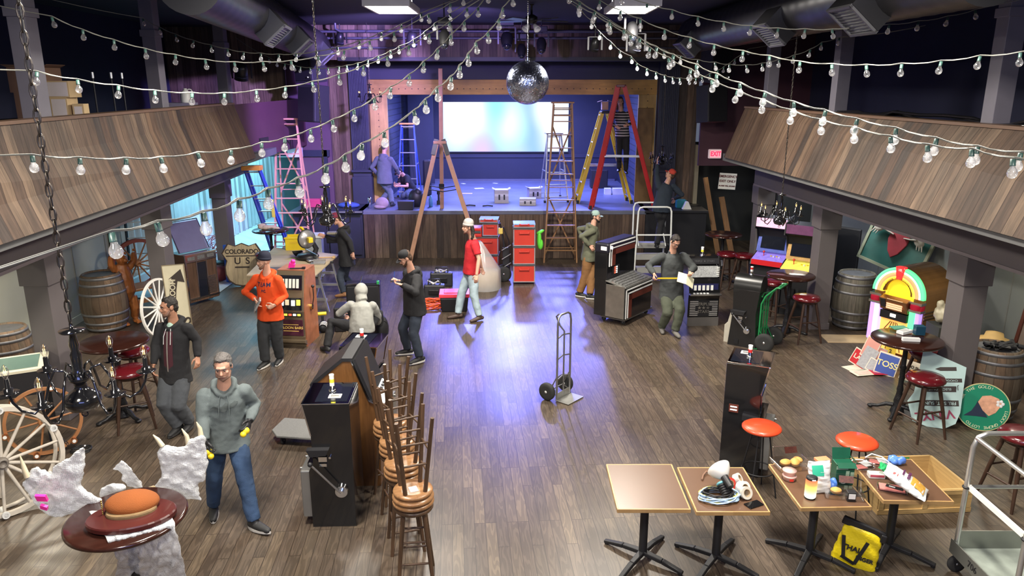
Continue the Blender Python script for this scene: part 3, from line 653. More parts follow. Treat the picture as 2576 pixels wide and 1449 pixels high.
g=G();g.box((-.01,-.288,.385),(.26,.004,.008));g.box((-.01,-.288,.275),(.26,.004,.008));g.obj('scroll',sg,pk)
g=G();g.prism([(-.26,.12),(-.36,.14),(-.36,.1),(-.26,.04)],(-W/2,0,0),(0,1,0),(0,0,1),(W,0,0));g.box((0,-.27,.17),(W*.9,.02,.02));g.obj('coin_tray',tan,t)
g=G();g.cyl((W/2,.0,.62),(W/2+.035,.0,.62),.05,n=18);p=g.obj('lever_mount',M('brass',(.6,.42,.12),.25,1),t)
g=G();g.tube([(W/2+.03,0,.62),(W/2+.06,.01,.78),(W/2+.06,0,.95)],.009,8);g.obj('lever',black,p)
g=G();g.ball((W/2+.06,0,.97),.028,12);g.obj('knob',black,p)
# triple stars
def stars_slot():
    t=T('slot_machine','black and steel slot machine with three stars artwork and five reels','slot machine',(3.42,13.15,0),.04)
    W=.56
    g=G();g.prism([(.3,0),(.3,1.2),(-.05,1.24),(-.2,.82),(-.27,.6),(-.24,.5),(-.24,0)],(-W/2,0,0),(0,1,0),(0,0,1),(W,0,0));g.obj('cabinet',gblack,t,bev=.006)
    R=(-.2,0,0)
    g=G();g.box((0,-.115,1.16),(W*.94,.02,.1),R);k=g.obj('top_sign',black,t)
    text('TRIPLE \u2605 STARS',.05,steel,k,frame((0,-.128,1.16),(1,0,0),(0,.2,1)))
    g=G();g.box((0,-.16,.98),(W*.86,.02,.2),R);k=g.obj('pay_glass',M('paytable',(.35,.36,.36),.2,var=.7,scale=40),t)
    g=G()
    for i in range(6):g.box((.24,-.175,.9+.032*i),(.05,.01,.016),R);g.box((-.24,-.175,.9+.032*i),(.05,.01,.016),R)
    g.obj('stripe',offw,k)
    g=G();g.box((0,-.235,.7),(W*.88,.02,.15),(-.1,0,0));k=g.obj('reel_glass',M('blue_glass',(.02,.02,.07),.1),t)
    for i in range(5):
        g=G();g.box((-.17+.075*i,-.248,.705),(.045,.01,.09),(-.1,0,0));g.obj('reel',M('reel_faint_glow',(.65,.65,.6),emit=.1),k)  # faint glow put into the reel material
    g=G();g.box((0,-.3,.6),(W,.12,.03));g.obj('button_deck',steel,t,bev=.004)
    for i in range(5):
        g=G();g.box((-.2+.06*i,-.31,.62),(.035,.035,.015));g.obj('button',white,t)
    g=G();g.box((0,-.25,.33),(W*.92,.02,.3));k=g.obj('belly_glass',black,t)
    g=G()
    for i in range(9):
        for s in(-1,1):
            w=.1 if 2<i<6 else .15;g.box((s*(W*.45-w/2),-.262,.2+.032*i),(w,.006,.012))
    g.obj('stripe',M('silver_stripe',(.6,.58,.56),.3,.3),k)
    text('TRIPLE',.075,steel,k,frame((0,-.264,.405),(1,0,0),(0,0,1)),bold=.001)
    text('\u2605\u2605\u2605',.08,steel,k,frame((0,-.264,.335),(1,0,0),(0,0,1)))
    text('STARS',.075,steel,k,frame((0,-.264,.265),(1,0,0),(0,0,1)),bold=.001)
    g=G();g.box((0,-.25,.08),(W,.04,.16));g.obj('base_panel',M('grey_base',(.16,.15,.14),.4,.4),t)
    g=G();g.cyl((W/2,-.2,1.2),(W/2+.015,-.22,1.1),.02,n=8);g.bar((W/2,-.06,1.24),(W/2,-.19,.84),.02,.014);g.bar((-W/2,-.06,1.24),(-W/2,-.19,.84),.02,.014);g.obj('chrome_trim',chrome,t)
    candle(t,V((.02,.1,1.22)),[yl,clr],1.1)
stars_slot()
# round-topped slot with the green hand truck
t=T('slot_machine','black round-topped slot machine with side lever, on the green hand truck','slot machine',(3.92,11.92,0),-.6)
pr=[(-.2,0),(-.2,.98)]+[(-.0-.2*math.cos(a),.98+.22*math.sin(a)) for a in [PI*i/12 for i in range(1,12)]]+[(.2,.98),(.2,0)]
g=G();g.prism([(-.25,0),(.22,0),(.18,.6),(.22,.98)]+[(0,0)]*0+[(-.22,.98),(-.2,.6)],(0,-.2,0),(1,0,0),(0,0,1),(0,.4,0));g.obj('cabinet',M('black_lacquer',(.01,.01,.011),.22,coat=.3),t,bev=.006)
g=G();n=14;rs=[]
for x in(-.22,.22):rs.append([V((x,-.2*math.cos(PI*i/n),.97+.23*math.sin(PI*i/n))) for i in range(n+1)])
g.add(rs[0]+rs[1],[(i,i+1,n+2+i,n+1+i) for i in range(n)],True);g.add(rs[0],[tuple(range(n+1))[::-1]]);g.add(rs[1],[tuple(range(n+1))]);g.obj('rounded_top',M('black_satin',(.02,.02,.02),.3,.5),t)
g=G();g.prism([(-.22,.62),(.02,.62),(.0,.56),(-.2,.55)],(0,-.2,0),(1,0,0),(0,0,1),(0,-.07,0));g.obj('tray',black,t)
g=G();g.box((-.06,-.215,.5),(.07,.02,.05));g.box((-.06,-.215,.44),(.05,.02,.05));g.cyl((.03,-.2,.52),(.03,-.23,.52),.01,n=8);g.obj('latch_plate',chrome,t)
g=G();g.cyl((.06,-.2,.3),(.06,-.24,.3),.065,.05,n=24);g.cyl((.06,-.24,.3),(.06,-.27,.3),.03,n=16);p=g.obj('lever_mount',chrome,t)
g=G();g.cyl((.06,-.26,.3),(-.17,-.28,.56),.01,n=8);g.obj('lever',steel,p)
g=G();g.ball((-.175,-.28,.565),.023,12);g.obj('knob',black,p)
g=G();g.prism([(-.25,.0),(-.35,.0),(-.35,.3),(-.3,.36),(-.26,.55),(-.22,.55)],(0,-.1,0),(1,0,0),(0,0,1),(0,.24,0));g.obj('cash_door',M('cream_grey_door',(.42,.39,.32),.5,var=.15),t,bev=.004)
g=G();g.box((-.1,-.205,.08),(.07,.012,.08));g.obj('vent_plate',dmetal,t)
candle(t,V((0,0,1.19)),[clr,rl],1)
# hand trucks
def wheel(t,c,ax,r,w,tyre,hub,nm='wheel'):
    g=G();g.lathe([(r*.6,-w/2),(r*.92,-w/2),(r,-w/4),(r,w/4),(r*.92,w/2),(r*.6,w/2)],c,28,ax);o=g.obj(nm,tyre,t)
    g=G();g.lathe([(0,-w*.2),(r*.6,-w*.3),(r*.62,0),(r*.6,w*.3),(0,w*.2)],c,24,ax);g.lathe([(0,-w*.55),(r*.16,-w*.5),(r*.16,w*.5),(0,w*.55)],c,12,ax);g.obj('hub',hub,o)
def htruck(label,loc,rz,mat,hubm,p_handle=True,h=1.22,w=.3,tilt=0,rot=None):
    t=T('hand_truck',label,'hand truck',loc,rz,rot=rot)
    g=G()
    if p_handle:
        g.tube([(-w/2,0,.02),(-w/2,0,h-.12),(-w/2+.02,0,h-.03),(-w/4,0,h+.0),(w/4,0,h+.0),(w/2-.02,0,h-.03),(w/2,0,h-.12),(w/2,0,.02)],.015,10)
    else:
        for s in(-1,1):g.tube([(s*w/2,0,.02),(s*w/2,0,h*.72),(s*w/2,.06,h*.85),(s*w/2,.22,h),(s*w/2,.27,h-.0)],.015,10)
        g.tube([(-w/2,.27,h),(w/2,.27,h)],.015,10)
    g.obj('frame',mat,t)
    if p_handle:
        g=G();g.tube([(0,0,.05),(0,0,h-.25),(-.02,.06,h-.18),(-.05,.1,h-.05),(-w/4,.04,h)],.012,8);g.obj('handle',mat,t)
    for z in(.3,.6,.9):
        g=G();g.tube([(-w/2,0,z),(0,.02 if p_handle else -.03,z+.02),(w/2,0,z)],.011,8);g.obj('crossbar',mat,t)
    if not p_handle:
        for x in(-.06,.06):
            g=G();g.cyl((x,0,.05),(x,0,.88),.01,n=8);g.obj('crossbar',mat,t)
    g=G();g.box((0,-.11,.012),(w+.06,.22,.008));g.box((0,0,.06),(w+.02,.01,.1));g.obj('toe_plate',M('plate_'+mat.name,(.42,.42,.4),.4,.8) if p_handle else mat,t)
    g=G();g.cyl((-w/2-.08,.12,.12),(w/2+.08,.12,.12),.01,n=8)
    for s in(-1,1):g.bar((s*w/2,0,.35),(s*w/2,.12,.12),.02,.01);g.bar((s*w/2,0,.08),(s*w/2,.12,.12),.02,.01)
    g.obj('axle',mat,t)
    wr=.125 if p_handle else .155
    for s in(-1,1):wheel(t,V((s*(w/2+.06),.12,wr)),(1,0,0),wr,.07,rubber,hubm)
    return t
gs=M('grey_tube',(.28,.28,.28),.35,.8)
htruck('grey tube hand truck standing alone in the middle of the floor',(.71,9.68,0),math.radians(50),gs,M('white_hub',(.6,.6,.58),.4))
greent=M('green_tube',(.015,.2,.06),.35);
htruck('green hand truck holding the round-topped slot machine',(4.32,12.22,0),.28+PI/2+PI,greent,steel,False,1.1,.36)if 0 else htruck('green hand truck holding the round-topped slot machine',(4.13,11.77,0),math.radians(-126.9),greent,steel,False,1.08,.34)
# keypad machine on a dolly
t=T('keno_machine','black and steel console machine with white stripes, on a wheeled dolly','gaming machine',(2.06,13.4,0),math.radians(52))
stripe=M('white_stripe',(.8,.8,.78),.4);rw=M('rosewood',(.13,.03,.02),.3)
W=1.0
g=G();g.box((0,.2,.47),(W,.25,.7));g.box((0,.2,1.05),(W,.27,.5));g.box((0,-.12,.42),(W,.4,.6));g.obj('cabinet',gblack,t,bev=.015)
g=G();g.box((0,.19,1.38),(W+.02,.3,.2));g.obj('top_box',M('blue_black',(.012,.012,.02),.3),t,bev=.04)
g=G();g.box((-W/2-.006,-.12,.44),(.012,.38,.6));g.obj('side_plate',M('worn_steel',(.42,.4,.37),.3,.9,var=.3,scale=7),t,bev=.004)
g=G();g.box((0,-.11,.755),(W,.44,.03),(.18,0,0));k=g.obj('keypad_deck',M('steel_deck',(.4,.4,.38),.25,.8),t,bev=.01)
g=G()
for i in range(14):
    for j in range(5):g.box((-.42+.06*i,-.26+.07*j,.752+.0125*j),(.045,.045,.014),(.18,0,0))
g.obj('keys',M('key_caps',(.12,.12,.12),.3,var=.8,scale=30),k)
def stripes(t,x0,x1,z0,z1,y,nm):
    for i,(o,w,m) in enumerate(((0,.022,stripe),(.07,.022,stripe),(.11,.1,rw))):
        g=G();a,b=x0+o,z1-o;ff=M('x',(0,0,0)) if 0 else m
        g.box(((a+x1)/2,y,b-w/2),(x1-a,.012,w));g.box((a+w/2,y,(z0+b)/2),(w,.012,b-z0));g.obj(nm,m,t)
stripes(t,-W/2+.03,W/2,.14,.68,-.324,'front_stripe')
stripes(t,-W/2+.03,W/2-.05,1.05,1.46,.045,'upper_stripe')
g=G();g.box((-.2,.06,.95),(.22,.02,.16));k=g.obj('display',black,t)
for i in range(4):
    g=G();g.box((-.25,.045,.9+.035*i),(.035,.008,.018));g.obj('lamp',lit_r,k)
    g=G();g.box((-.19,.045,.9+.035*i),(.035,.008,.018));g.obj('lamp',lit_w,k)
g=G();g.box((-.45,.04,1.4),(.01,.1,.06));g.box((-.51,.14,1.38),(.01,.12,.07));g.obj('badge',white,t)
t=T('furniture_dolly','low wheeled dolly under the striped console machine','dolly',(2.1,13.42,0),math.radians(52))
g=G();g.box((.05,-.02,.1),(1.06,.5,.03));g.obj('deck',M('grey_wood',(.2,.19,.17),.7),t)
for a in(-.4,.45):
    for b in(-.2,.2):wheel(t,V((a,b,.045)),(1,0,0),.045,.03,rubber,steel,'caster')
# carpeted dolly
t=T('furniture_dolly','grey carpeted dolly lying left of the nearest slot machine','dolly',P(757,1078,.13)-V((0,0,.13)),-.15)
carp=M('grey_carpet',(.2,.2,.19),.95,var=.3,scale=80,bump=.6,bscale=200)
g=G();g.prism([(-.33,-.1),(-.2,-.25),(.33,-.25),(.33,.25),(-.33,.25)],(0,0,.11),(1,0,0),(0,1,0),(0,0,.03));g.obj('deck',carp,t,bev=.01)
for a in(-.16,.25):
    for b in(-.17,.17):wheel(t,V((a,b,.045)),(1,0,.2),.045,.03,rubber,steel,'caster')
g=G();g.tube([(.1,.26,.12),(.16,.3,.13),(.2,.26,.12)],.008,6);g.obj('handle_loop',rubber,t)
# bubbler jukebox
t=T('jukebox','glowing rainbow arch jukebox with brown wood cabinet, by the right wall','jukebox',(6.15,11.25,0),math.radians(-60))
jw=boards('jukebox_veneer','z','x',3,.7,[(.2,.1,.03),(.24,.12,.04)],rough=.22,grain=.5,gap=0,bump=.02,stain=.5)
def arch(r,cz,x0,n=20,base=0):
    return [(r,base)]+[(r*math.cos(PI*i/n),cz+r*math.sin(PI*i/n)) for i in range(n+1)]+[(-r,base)]
def archband(g,ro,ri,cz,y0,y1,a0=0,a1=PI,n=20):
    vs=[]
    for i in range(n+1):
        a=a0+(a1-a0)*i/n;c,s=math.cos(a),math.sin(a)
        vs+=[(ri*c,y0,cz+ri*s),(ro*c,y0,cz+ro*s),(ro*c,y1,cz+ro*s),(ri*c,y1,cz+ri*s)]
    fs=[(3,2,1,0)]
    for i in range(n):
        for j in range(4):fs.append((i*4+j,i*4+(j+1)%4,i*4+4+(j+1)%4,i*4+4+j))
    fs.append((n*4,n*4+1,n*4+2,n*4+3));g.add(vs,fs,True)
g=G();g.prism(arch(.42,1.08,0),(0,-.2,0),(1,0,0),(0,0,1),(0,.72,0));
jb=g.obj('cabinet',jw,t)
for p_ in jb.data.polygons:p_.use_smooth=False
g=G()
for z in(.78,.83,.88):g.box((0,.15,z),(.87,.7,.018))
g.obj('cabinet_bands',M('bronze_band',(.3,.2,.12),.3,.8),t)
em=lambda n,c,e=.95:M('glow_'+n,c,.4,emit=e)
for ro,ri,m in((.42,.375,em('green',(.1,.9,.25))),(.375,.345,em('white',(.9,.95,.9),1)),(.345,.285,em('coral',(1,.25,.1))),(.285,.24,em('yellow',(1,.75,.05)))):
    for a0,a1 in((0,PI*.44),(PI*.56,PI)):
        g=G();archband(g,ro,ri,1.08,-.27,-.2,a0,a1);g.obj('arch_tube',m,t)
g=G();archband(g,.44,.24,1.08,-.285,-.2,PI*.45,PI*.55,4);g.obj('crown',M('crown_red',(.7,.03,.03),.2,emit=.8),t)
for s in(-1,1):
    g=G();g.box((s*.33,-.25,1.02),(.2,.12,.04));g.box((s*.33,-.25,.9),(.2,.12,.04));g.obj('pillar_collar',chrome,t)
    g=G();g.lathe([(.1,.92),(.105,.96),(.1,1.0)],(s*.33,-.24,0),16);g.obj('pillar_ring',M('ruby',(.35,.01,.03),.15),t)
    g=G();g.box((s*.29,-.25,.58),(.1,.1,.62));g.obj('pillar_tube',em('green',(.1,.9,.25)) if s>0 else em('violet2',(.55,.4,1),.9),t,bev=.02)
    g=G();g.box((s*.375,-.25,.58),(.07,.1,.62));g.obj('pillar_tube',em('violet',(.4,.25,1),.8),t,bev=.02)
g=G();g.prism(arch(.235,1.1,0,base=.95),(0,-.205,0),(1,0,0),(0,0,1),(0,.01,0));g.obj('display_window',M('amber_back',(.8,.5,.02),.3,emit=.6),t)
g=G();archband(g,.245,.215,1.1,-.27,-.2);g.obj('window_trim',M('bronze',(.25,.12,.05),.3,.8),t)
g=G();g.box((0,-.28,.93),(.46,.12,.2),(.35,0,0));k=g.obj('selector_panel',M('bronze',(0,0,0)),t,bev=.01)
g=G()
for i in range(5):g.box((.03,-.352+.0*i,.87+.032*i),(.26,.008,.024),(.35,0,0))
g.obj('title_strips',M('title_strip',(1,.5,.3),.4,emit=.5),k)
g=G();g.box((-.16,-.35,.93),(.08,.01,.14),(.35,0,0));g.obj('dial_plate',black,k)
g=G();g.box((0,-.25,.74),(.44,.1,.12));k=g.obj('coin_panel',dmetal,t)
g=G();g.box((0,-.305,.75),(.09,.01,.05));g.obj('coin_slot',lit_w,k)
g=G();g.box((0,-.235,.42),(.44,.05,.52));k=g.obj('grille_cloth',M('amber_grille',(1,.42,.1),.4,emit=.65),t)
g=G()
for i in range(5):g.tube([(-.16+.08*i,-.265,.18),(-.12+.06*i,-.265,.35),(-.14+.07*i,-.265,.5),(-.05+.025*i,-.265,.64)],.007,6)
g.obj('grille_scroll',M('bronze',(0,0,0)),k)
g=G();g.box((0,-.1,.06),(.88,.4,.12));g.obj('plinth',M('plinth_wood',(.1,.045,.02),.4),t)
# arcade cabinets
def arcade(label,loc,rz,fr,deck,marq,bez,scr):
    t=T('arcade_cabinet',label,'arcade machine',loc,rz);W=.62
    pf=[(.38,0),(.38,1.72),(.1,1.78),(-.22,1.74),(-.26,1.52),(-.12,1.48),(.02,1.04),(-.3,.92),(-.34,.82),(-.24,.74),(-.24,0)]
    for s in(-1,1):
        g=G();g.prism(pf,(s*W/2-.01,0,0),(0,1,0),(0,0,1),(.02,0,0));g.obj('side_panel',black,t)
    pf2=[(.36,0),(.36,1.7),(-.2,1.7),(-.22,1.54),(-.08,1.48),(.06,1.02),(-.2,.9),(-.22,0)]
    g=G();g.prism(pf2,(-W/2+.01,0,0),(0,1,0),(0,0,1),(W-.02,0,0));g.obj('cabinet',black,t)
    g=G();g.box((0,-.235,1.64),(W-.04,.02,.17),(-.1,0,0));g.obj('marquee',marq,t)
    g=G();g.box((0,-.04,1.26),(W-.03,.02,.44),(-.3,0,0));k=g.obj('bezel',bez,t)
    g=G();g.box((.01,-.055,1.28),(W-.16,.02,.34),(-.3,0,0));g.obj('screen',scr,k)
    g=G();g.box((0,-.14,.97),(W-.02,.36,.03),(.34,0,0));k=g.obj('control_panel',deck,t)
    g=G();g.cyl((-.12,-.16,.97),(-.12,-.17,1.05),.008,n=8);g.ball((-.12,-.17,1.06),.024,12);g.obj('joystick',M('joy_red',(.6,.03,.02),.3),k)
    for i in range(4):
        g=G();g.cyl((.02+.055*i,-.15-.02*(i%2),.97),(.02+.055*i,-.155-.02*(i%2),.995),.016,n=12);g.obj('button',white if i%2 else yel,k)
    g=G();g.box((0,-.32,.87),(W-.02,.02,.1));g.obj('front_strip',fr,t)
    g=G();g.box((-.1,-.245,.45),(.12,.02,.18));g.box((.1,-.245,.45),(.12,.02,.18));k=g.obj('coin_door',dmetal,t)
    return t
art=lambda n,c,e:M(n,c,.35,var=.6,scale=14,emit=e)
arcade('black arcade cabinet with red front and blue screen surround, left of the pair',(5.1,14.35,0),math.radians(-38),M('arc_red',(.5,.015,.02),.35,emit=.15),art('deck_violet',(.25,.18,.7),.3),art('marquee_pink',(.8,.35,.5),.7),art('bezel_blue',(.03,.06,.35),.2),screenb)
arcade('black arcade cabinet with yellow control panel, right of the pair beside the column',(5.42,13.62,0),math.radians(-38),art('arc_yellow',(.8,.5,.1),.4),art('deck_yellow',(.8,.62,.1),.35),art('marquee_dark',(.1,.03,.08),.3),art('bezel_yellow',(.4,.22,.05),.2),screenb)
# old floor jukebox behind the left column and pinball table
t=T('console_jukebox','old chrome-trimmed console with raised glass lid behind the second left column','jukebox',(-6.3,14.45,0),math.radians(58));t.scale=(.72,.9,1)
g=G();g.box((0,0,.55),(.95,.55,.95));g.obj('cabinet',boards('console_wood','z','x',2,.5,[(.1,.055,.035),(.13,.07,.045)],rough=.4,gap=0),t,bev=.01)
g=G();g.box((0,-.285,.95),(.96,.03,.14));g.box((0,-.29,1.03),(.98,.05,.02));g.box((0,-.285,.15),(.9,.03,.03))
for x in(-.46,-.15,.15,.46):g.box((x,-.285,.5),(.02,.03,.8))
g.obj('chrome_trim',chrome,t)
for i in range(3):
    g=G();g.box((-.3+.3*i,-.292,.95),(.22,.02,.07));g.obj('selector_keys',M('key_caps',(0,0,0)),t)
g=G()
for i in range(12):g.box((.3,-.285,.2+.03*i),(.24,.012,.012))
g.obj('grille',steel,t)
g=G();g.box((0,-.28,.5),(.26,.02,.7));g.obj('front_panel',screenb,t)
g=G();R=(.95,0,0);g.box((0,.08,1.32),(.9,.02,.62),(-.5,0,0));lid=g.obj('glass_lid',M('lid_glass',(.35,.33,.6),.08,.6,coat=.5),t)
g=G()
for x in(-.46,.46):g.bar((x,-.1,1.06),(x,.24,1.62),.02,.02)
g.bar((-.46,.24,1.62),(.46,.24,1.62),.02,.02);g.obj('lid_frame',chrome,lid)
# pinball / shuffle table at left edge
t=T('pinball_table','glass-topped game table with cream border at the left edge of the photo','pinball table',(-6.25,8.35,0),math.radians(-62))
g=G();g.box((0,0,.78),(.62,1.25,.3));g.obj('cabinet',black,t,bev=.01)
g=G();g.box((0,0,.94),(.64,1.27,.03));k=g.obj('border',M('cream_apron',(.6,.56,.42),.4),t)
g=G();g.box((0,.05,.958),(.48,1.0,.012));g.obj('playfield_glass',M('green_glass',(.12,.2,.17),.06,coat=.6),k)
g=G()
for i in range(3):g.box((-.2+.1*i,-.64,.8),(.06,.01,.08))
for i in range(3):g.box((.325,-.4+.12*i,.8),(.01,.08,.05))
g.obj('button_plates',white,t)
for a in(-1,1):
    for b in(-1,1):
        g=G();g.bar((a*.27,b*.57,.7),(a*.27,b*.57,0),.05,.05);g.obj('leg',dmetal,t)
# ================================================================ ladders
def lframe(t,A,B,Cc,D,n,rm,sm,rw=.03,rd=.07,sd=.08,st=.02,up=(0,-1,0),rn='rail',sn='step',z0=.08,z1=.97):
    A,B,Cc,D=V(A),V(B),V(Cc),V(D)
    for a,b in((A,Cc),(B,D)):
        g=G();g.bar(a,b,rw,rd,up);g.obj(rn,rm,t)
    for i in range(n):
        u=z0+(z1-z0)*i/(max(n-1,1));p,q=A.lerp(Cc,u),B.lerp(D,u)
        g=G();g.bar(p,q,sd,st);g.obj(sn,sm,t)
def stepladder(label,loc,rz,h,w0,w1,d,n,rm,sm,cap,rear=2,xb=False,rw=.03,rd=.07,foot=rubber,spread=True,name='stepladder',rear_m=None,apex=0):
    """front frame at local -y, rear frame at +y"""
    t=T(name,label,'ladder',loc,rz)
    lframe(t,(-w0/2,-d/2,0),(w0/2,-d/2,0),(-w1/2,apex-.04,h),(w1/2,apex-.04,h),n,rm,sm,rw,rd)
    wr=w0*.95
    lframe(t,(-wr/2,d/2,0),(wr/2,d/2,0),(-w1*.45,apex+.05,h-.04),(w1*.45,apex+.05,h-.04),rear,rear_m or rm,rear_m or sm,rw*.8,rd*.6,.03,.02,sn='rear_bar')
    g=G();g.box((0,apex,h+.01),(w1+.1,.22,.035));g.obj('cap',cap,t,bev=.006)
    if spread:
        for s in(-1,1):
            g=G();u=.45;g.bar((s*(w0+(w1-w0)*u)/2,-d/2*(1-u),h*u),(s*(w0+(w1-w0)*u)/2,d/2*(1-u),h*u),.012,.03);g.obj('spreader',alu,t)
    if xb:
        for u0,u1 in((.03,.42),(.5,.86)):
            for s in(-1,1):
                f=lambda q,u:V((q*(w0+(w1-w0)*u)/2*.95,d/2*(1-u)+apex*u+.02,h*u));g=G();g.bar(f(s,u0),f(-s,u1),.035,.018,(0,-1,0));g.obj('brace',rear_m or rm,t)
    if foot:
        for s in(-1,1):
            for y in(-d/2,d/2):g=G();g.box((s*w0/2*(1 if y<0 else .95),y,.03),(rw+.02,rd+.015,.06));g.obj('foot',foot,t)
    return t
pinkw=M('pink_ladder_wood',(.62,.3,.22),.5,var=.15);pine=boards('ladder_pine','z','x',3,.5,[(.34,.18,.08),(.4,.22,.1)],rough=.5,grain=.6,gap=0,bump=.05,stain=.3)
lad_b=M('blue_fiberglass',(.03,.08,.5),.35);lad_y=M('yellow_fiberglass',(.7,.48,.03),.35);lad_r=M('red_fiberglass',(.5,.02,.02),.35);lad_o=M('orange_cap',(.75,.33,.08),.45)
stepladder('tall pinkish wooden stepladder left of the stage, under the violet light',(-5.2,17.75,0),.05,3.42,.88,.46,.8,10,pinkw,pinkw,pinkw,rear=3,xb=True,rw=.035,foot=None,spread=False)
t=stepladder('tall narrow wooden stepladder with cross braces standing against the stage front',(1.18,18.03,0),0,3.78,.8,.43,.34,12,pine,pine,pine,rear=3,xb=True,rw=.035,foot=None,spread=False)
g=G();g.box((0,.0,3.5),(.38,.3,.03));g.obj('shelf',pine,t)
stepladder('small aluminium stepladder on the stage behind the tall wooden one',(1.1,20.1,SZ),.15,1.75,.62,.36,.9,6,alu,alu,alu)
stepladder('blue stepladder with orange top on stage, behind the kneeling person',(-2.85,21.0,SZ),0,1.95,.55,.34,.9,6,lad_b,alu,lad_o)
# leaning closed blue ladder
t=T('stepladder','closed blue stepladder leaning on the left beam, orange top','ladder',(0,0,0))
A=P(716,662,0);B=PY(633,425,15.9)
u=(B-A).normalized();w=.22
lframe(t,A+V((-w,0,0)),A+V((w,0,0)),B+V((-.15,0,0)),B+V((.15,0,0)),8,lad_b,alu,.03,.08)
lframe(t,A+V((-w,.14,.05)),A+V((w,.14,.05)),B+V((-.14,.12,0)),B+V((.14,.12,0)),4,lad_b,alu,.025,.05,.03,sn='rear_bar')
g=G();g.bar(B+V((-.2,.03,.02)),B+V((.2,.03,.02)),.2,.1);g.obj('cap',lad_o,t,bev=.01)
g=G();c=A.lerp(B,.62);g.bar(c+V((w*.86,-.045,-.2)),c+V((w*.8,-.045,.2)),.07,.006,(0,-1,0));q=g.obj('warning_sticker',M('sticker_yellow',(.75,.62,.1),.5),t)
# yellow and red A-frame ladders seen side-on
def aframe(label,F1,F2,F3,F4,apex,rm,sm,cap,n=7,half=.26,txt=None,spread=.42,rw=.03,rd=.085):
    """F1,F2 feet of climbing side, F3,F4 of rear side"""
    t=T('stepladder',label,'ladder',(0,0,0));ax=V(apex);sp=(V(F2)-V(F1)).normalized()*half*.5
    d=(V(F3)-V(F1)).normalized()*.07
    lframe(t,F1,F2,ax-sp-d,ax+sp-d,n,rm,sm,rw,rd,.08,up=(V(F1)-V(F3)).normalized())
    lframe(t,F3,F4,ax-sp+d,ax+sp+d,3 if n<9 else n,rm,sm,rw,rd*.8,.04,up=(V(F3)-V(F1)).normalized(),sn='rear_bar')
    g=G();g.bar(ax-sp*1.3,ax+sp*1.3,.2,.06);g.obj('cap',cap,t,bev=.01)
    for a,b,q in((F1,F3,-1),(F2,F4,1)):
        g=G();g.bar(V(a).lerp(ax+sp*q,spread),V(b).lerp(ax+sp*q,spread),.015,.03);g.obj('spreader',alu,t)
    for f in(F1,F2,F3,F4):g=G();g.box(V(f)+V((0,0,.04)),(.07,.08,.1));g.obj('foot',rubber,t)
    return t
zs=SZ
f1=P(1440,497,zs);f2=P(1452,508,zs);f3=P(1588,508,zs)
y1=P(1453,512,zs);y3=P(1588,512,zs);ay=PY(1521,282,(y1.y+.25))
t=aframe('yellow stepladder with a small box on top, left of the red ladder',y1,y1+V((-.02,.5,0)),y3,y3+V((-.05,.5,0)),ay+V((0,0,0)),lad_y,alu,black,rd=.09)
q=y3.lerp(ay,.5)+V((0,-.06,0));dr=(ay-y3).normalized()
text('FEATHERLITE',.085,black,t,frame(q,-dr,V((1,0,.35))),sx=1.3)
g=G();g.box(ay+V((0,.02,.16)),(.16,.2,.2));
for s in(-1,1):g.box(ay+V((s*.13,.02,.27)),(.12,.2,.006),(0,s*.3,0))
tag(g.obj('cardboard_box',M('small_carton',(.5,.3,.2),.8)),'small open cardboard box on top of the yellow ladder','box')
r1=P(1485,526,zs);r3=V((3.52,18.42,zs));ar=PY(1563,216,18.5)
aframe('tall red stepladder with the striped-shirt person on it',r1,r1+V((.08,.36,0)),r3,r3+V((.04,.2,0)),ar,lad_r,alu,M('red_black_cap',(.12,.03,.04),.4),n=11,half=.3,spread=.44,rw=.035,rd=.11)
# tripod / trestle ladder with centre pole
t=T('trestle_ladder','old wooden trestle ladder with tall centre pole in front of the stage screen','ladder',(0,0,0))
lw=M('pink_old_wood',(.45,.24,.14),.55,var=.25)
hp=PY(1107,352,18.0);fl=P(1030,665,0);fr=P(1215,668,0);top=PY(1108,172,18.25)
g=G();g.bar(fl,hp+V((-.06,0,.0)),.1,.09,(0,-1,0));g.obj('leg',lw,t);g=G();g.bar(fr,hp+V((.06,0,0)),.1,.09,(0,-1,0));g.obj('leg',lw,t)
cp=P(1112,524,zs);g=G();g.bar(cp,top,.09,.09,(0,-1,0));g.obj('centre_pole',lw,t)
for s,e in((-1,fl),(1,fr)):
    g=G();a=hp+V((s*.08,-.06,.02));b=a.lerp(e,.12)+V((0,-.03,0));g.bar(a,b,.1,.012,(0,-1,0));g.obj('hinge_plate',dmetal,t)
g=G();g.box(hp+V((0,-.03,-.05)),(.3,.16,.06));g.obj('hinge_block',lw,t)
for z in(-.03,.06):
    g=G();a=hp.lerp(fl,.38);b=hp.lerp(fr,.38);g.tube([a+V((0,0,z)),V(((a.x+b.x)/2,a.y,a.z-.06+z)),b+V((0,0,z))],.012,6);g.obj('spreader',dmetal,t)
g=G();g.box(cp.lerp(top,.17)+V((0,-.05,0)),(.13,.03,.12));g.obj('bracket',dmetal,t)
# dark ladder in the left opening
t=T('extension_ladder','dark ladder leaning in the cyan-lit left opening','ladder',(0,0,0))
a=P(508,640,0)+V((0,-.3,0));b=PY(492,488,14.9);sp=V((.22,.06,0))
A0=V((-7.6,15.0,0));B0=V((-7.75,15.4,2.5))
lframe(t,A0-sp,A0+sp,B0-sp,B0+sp,8,dmetal,alu,.03,.06,.03)
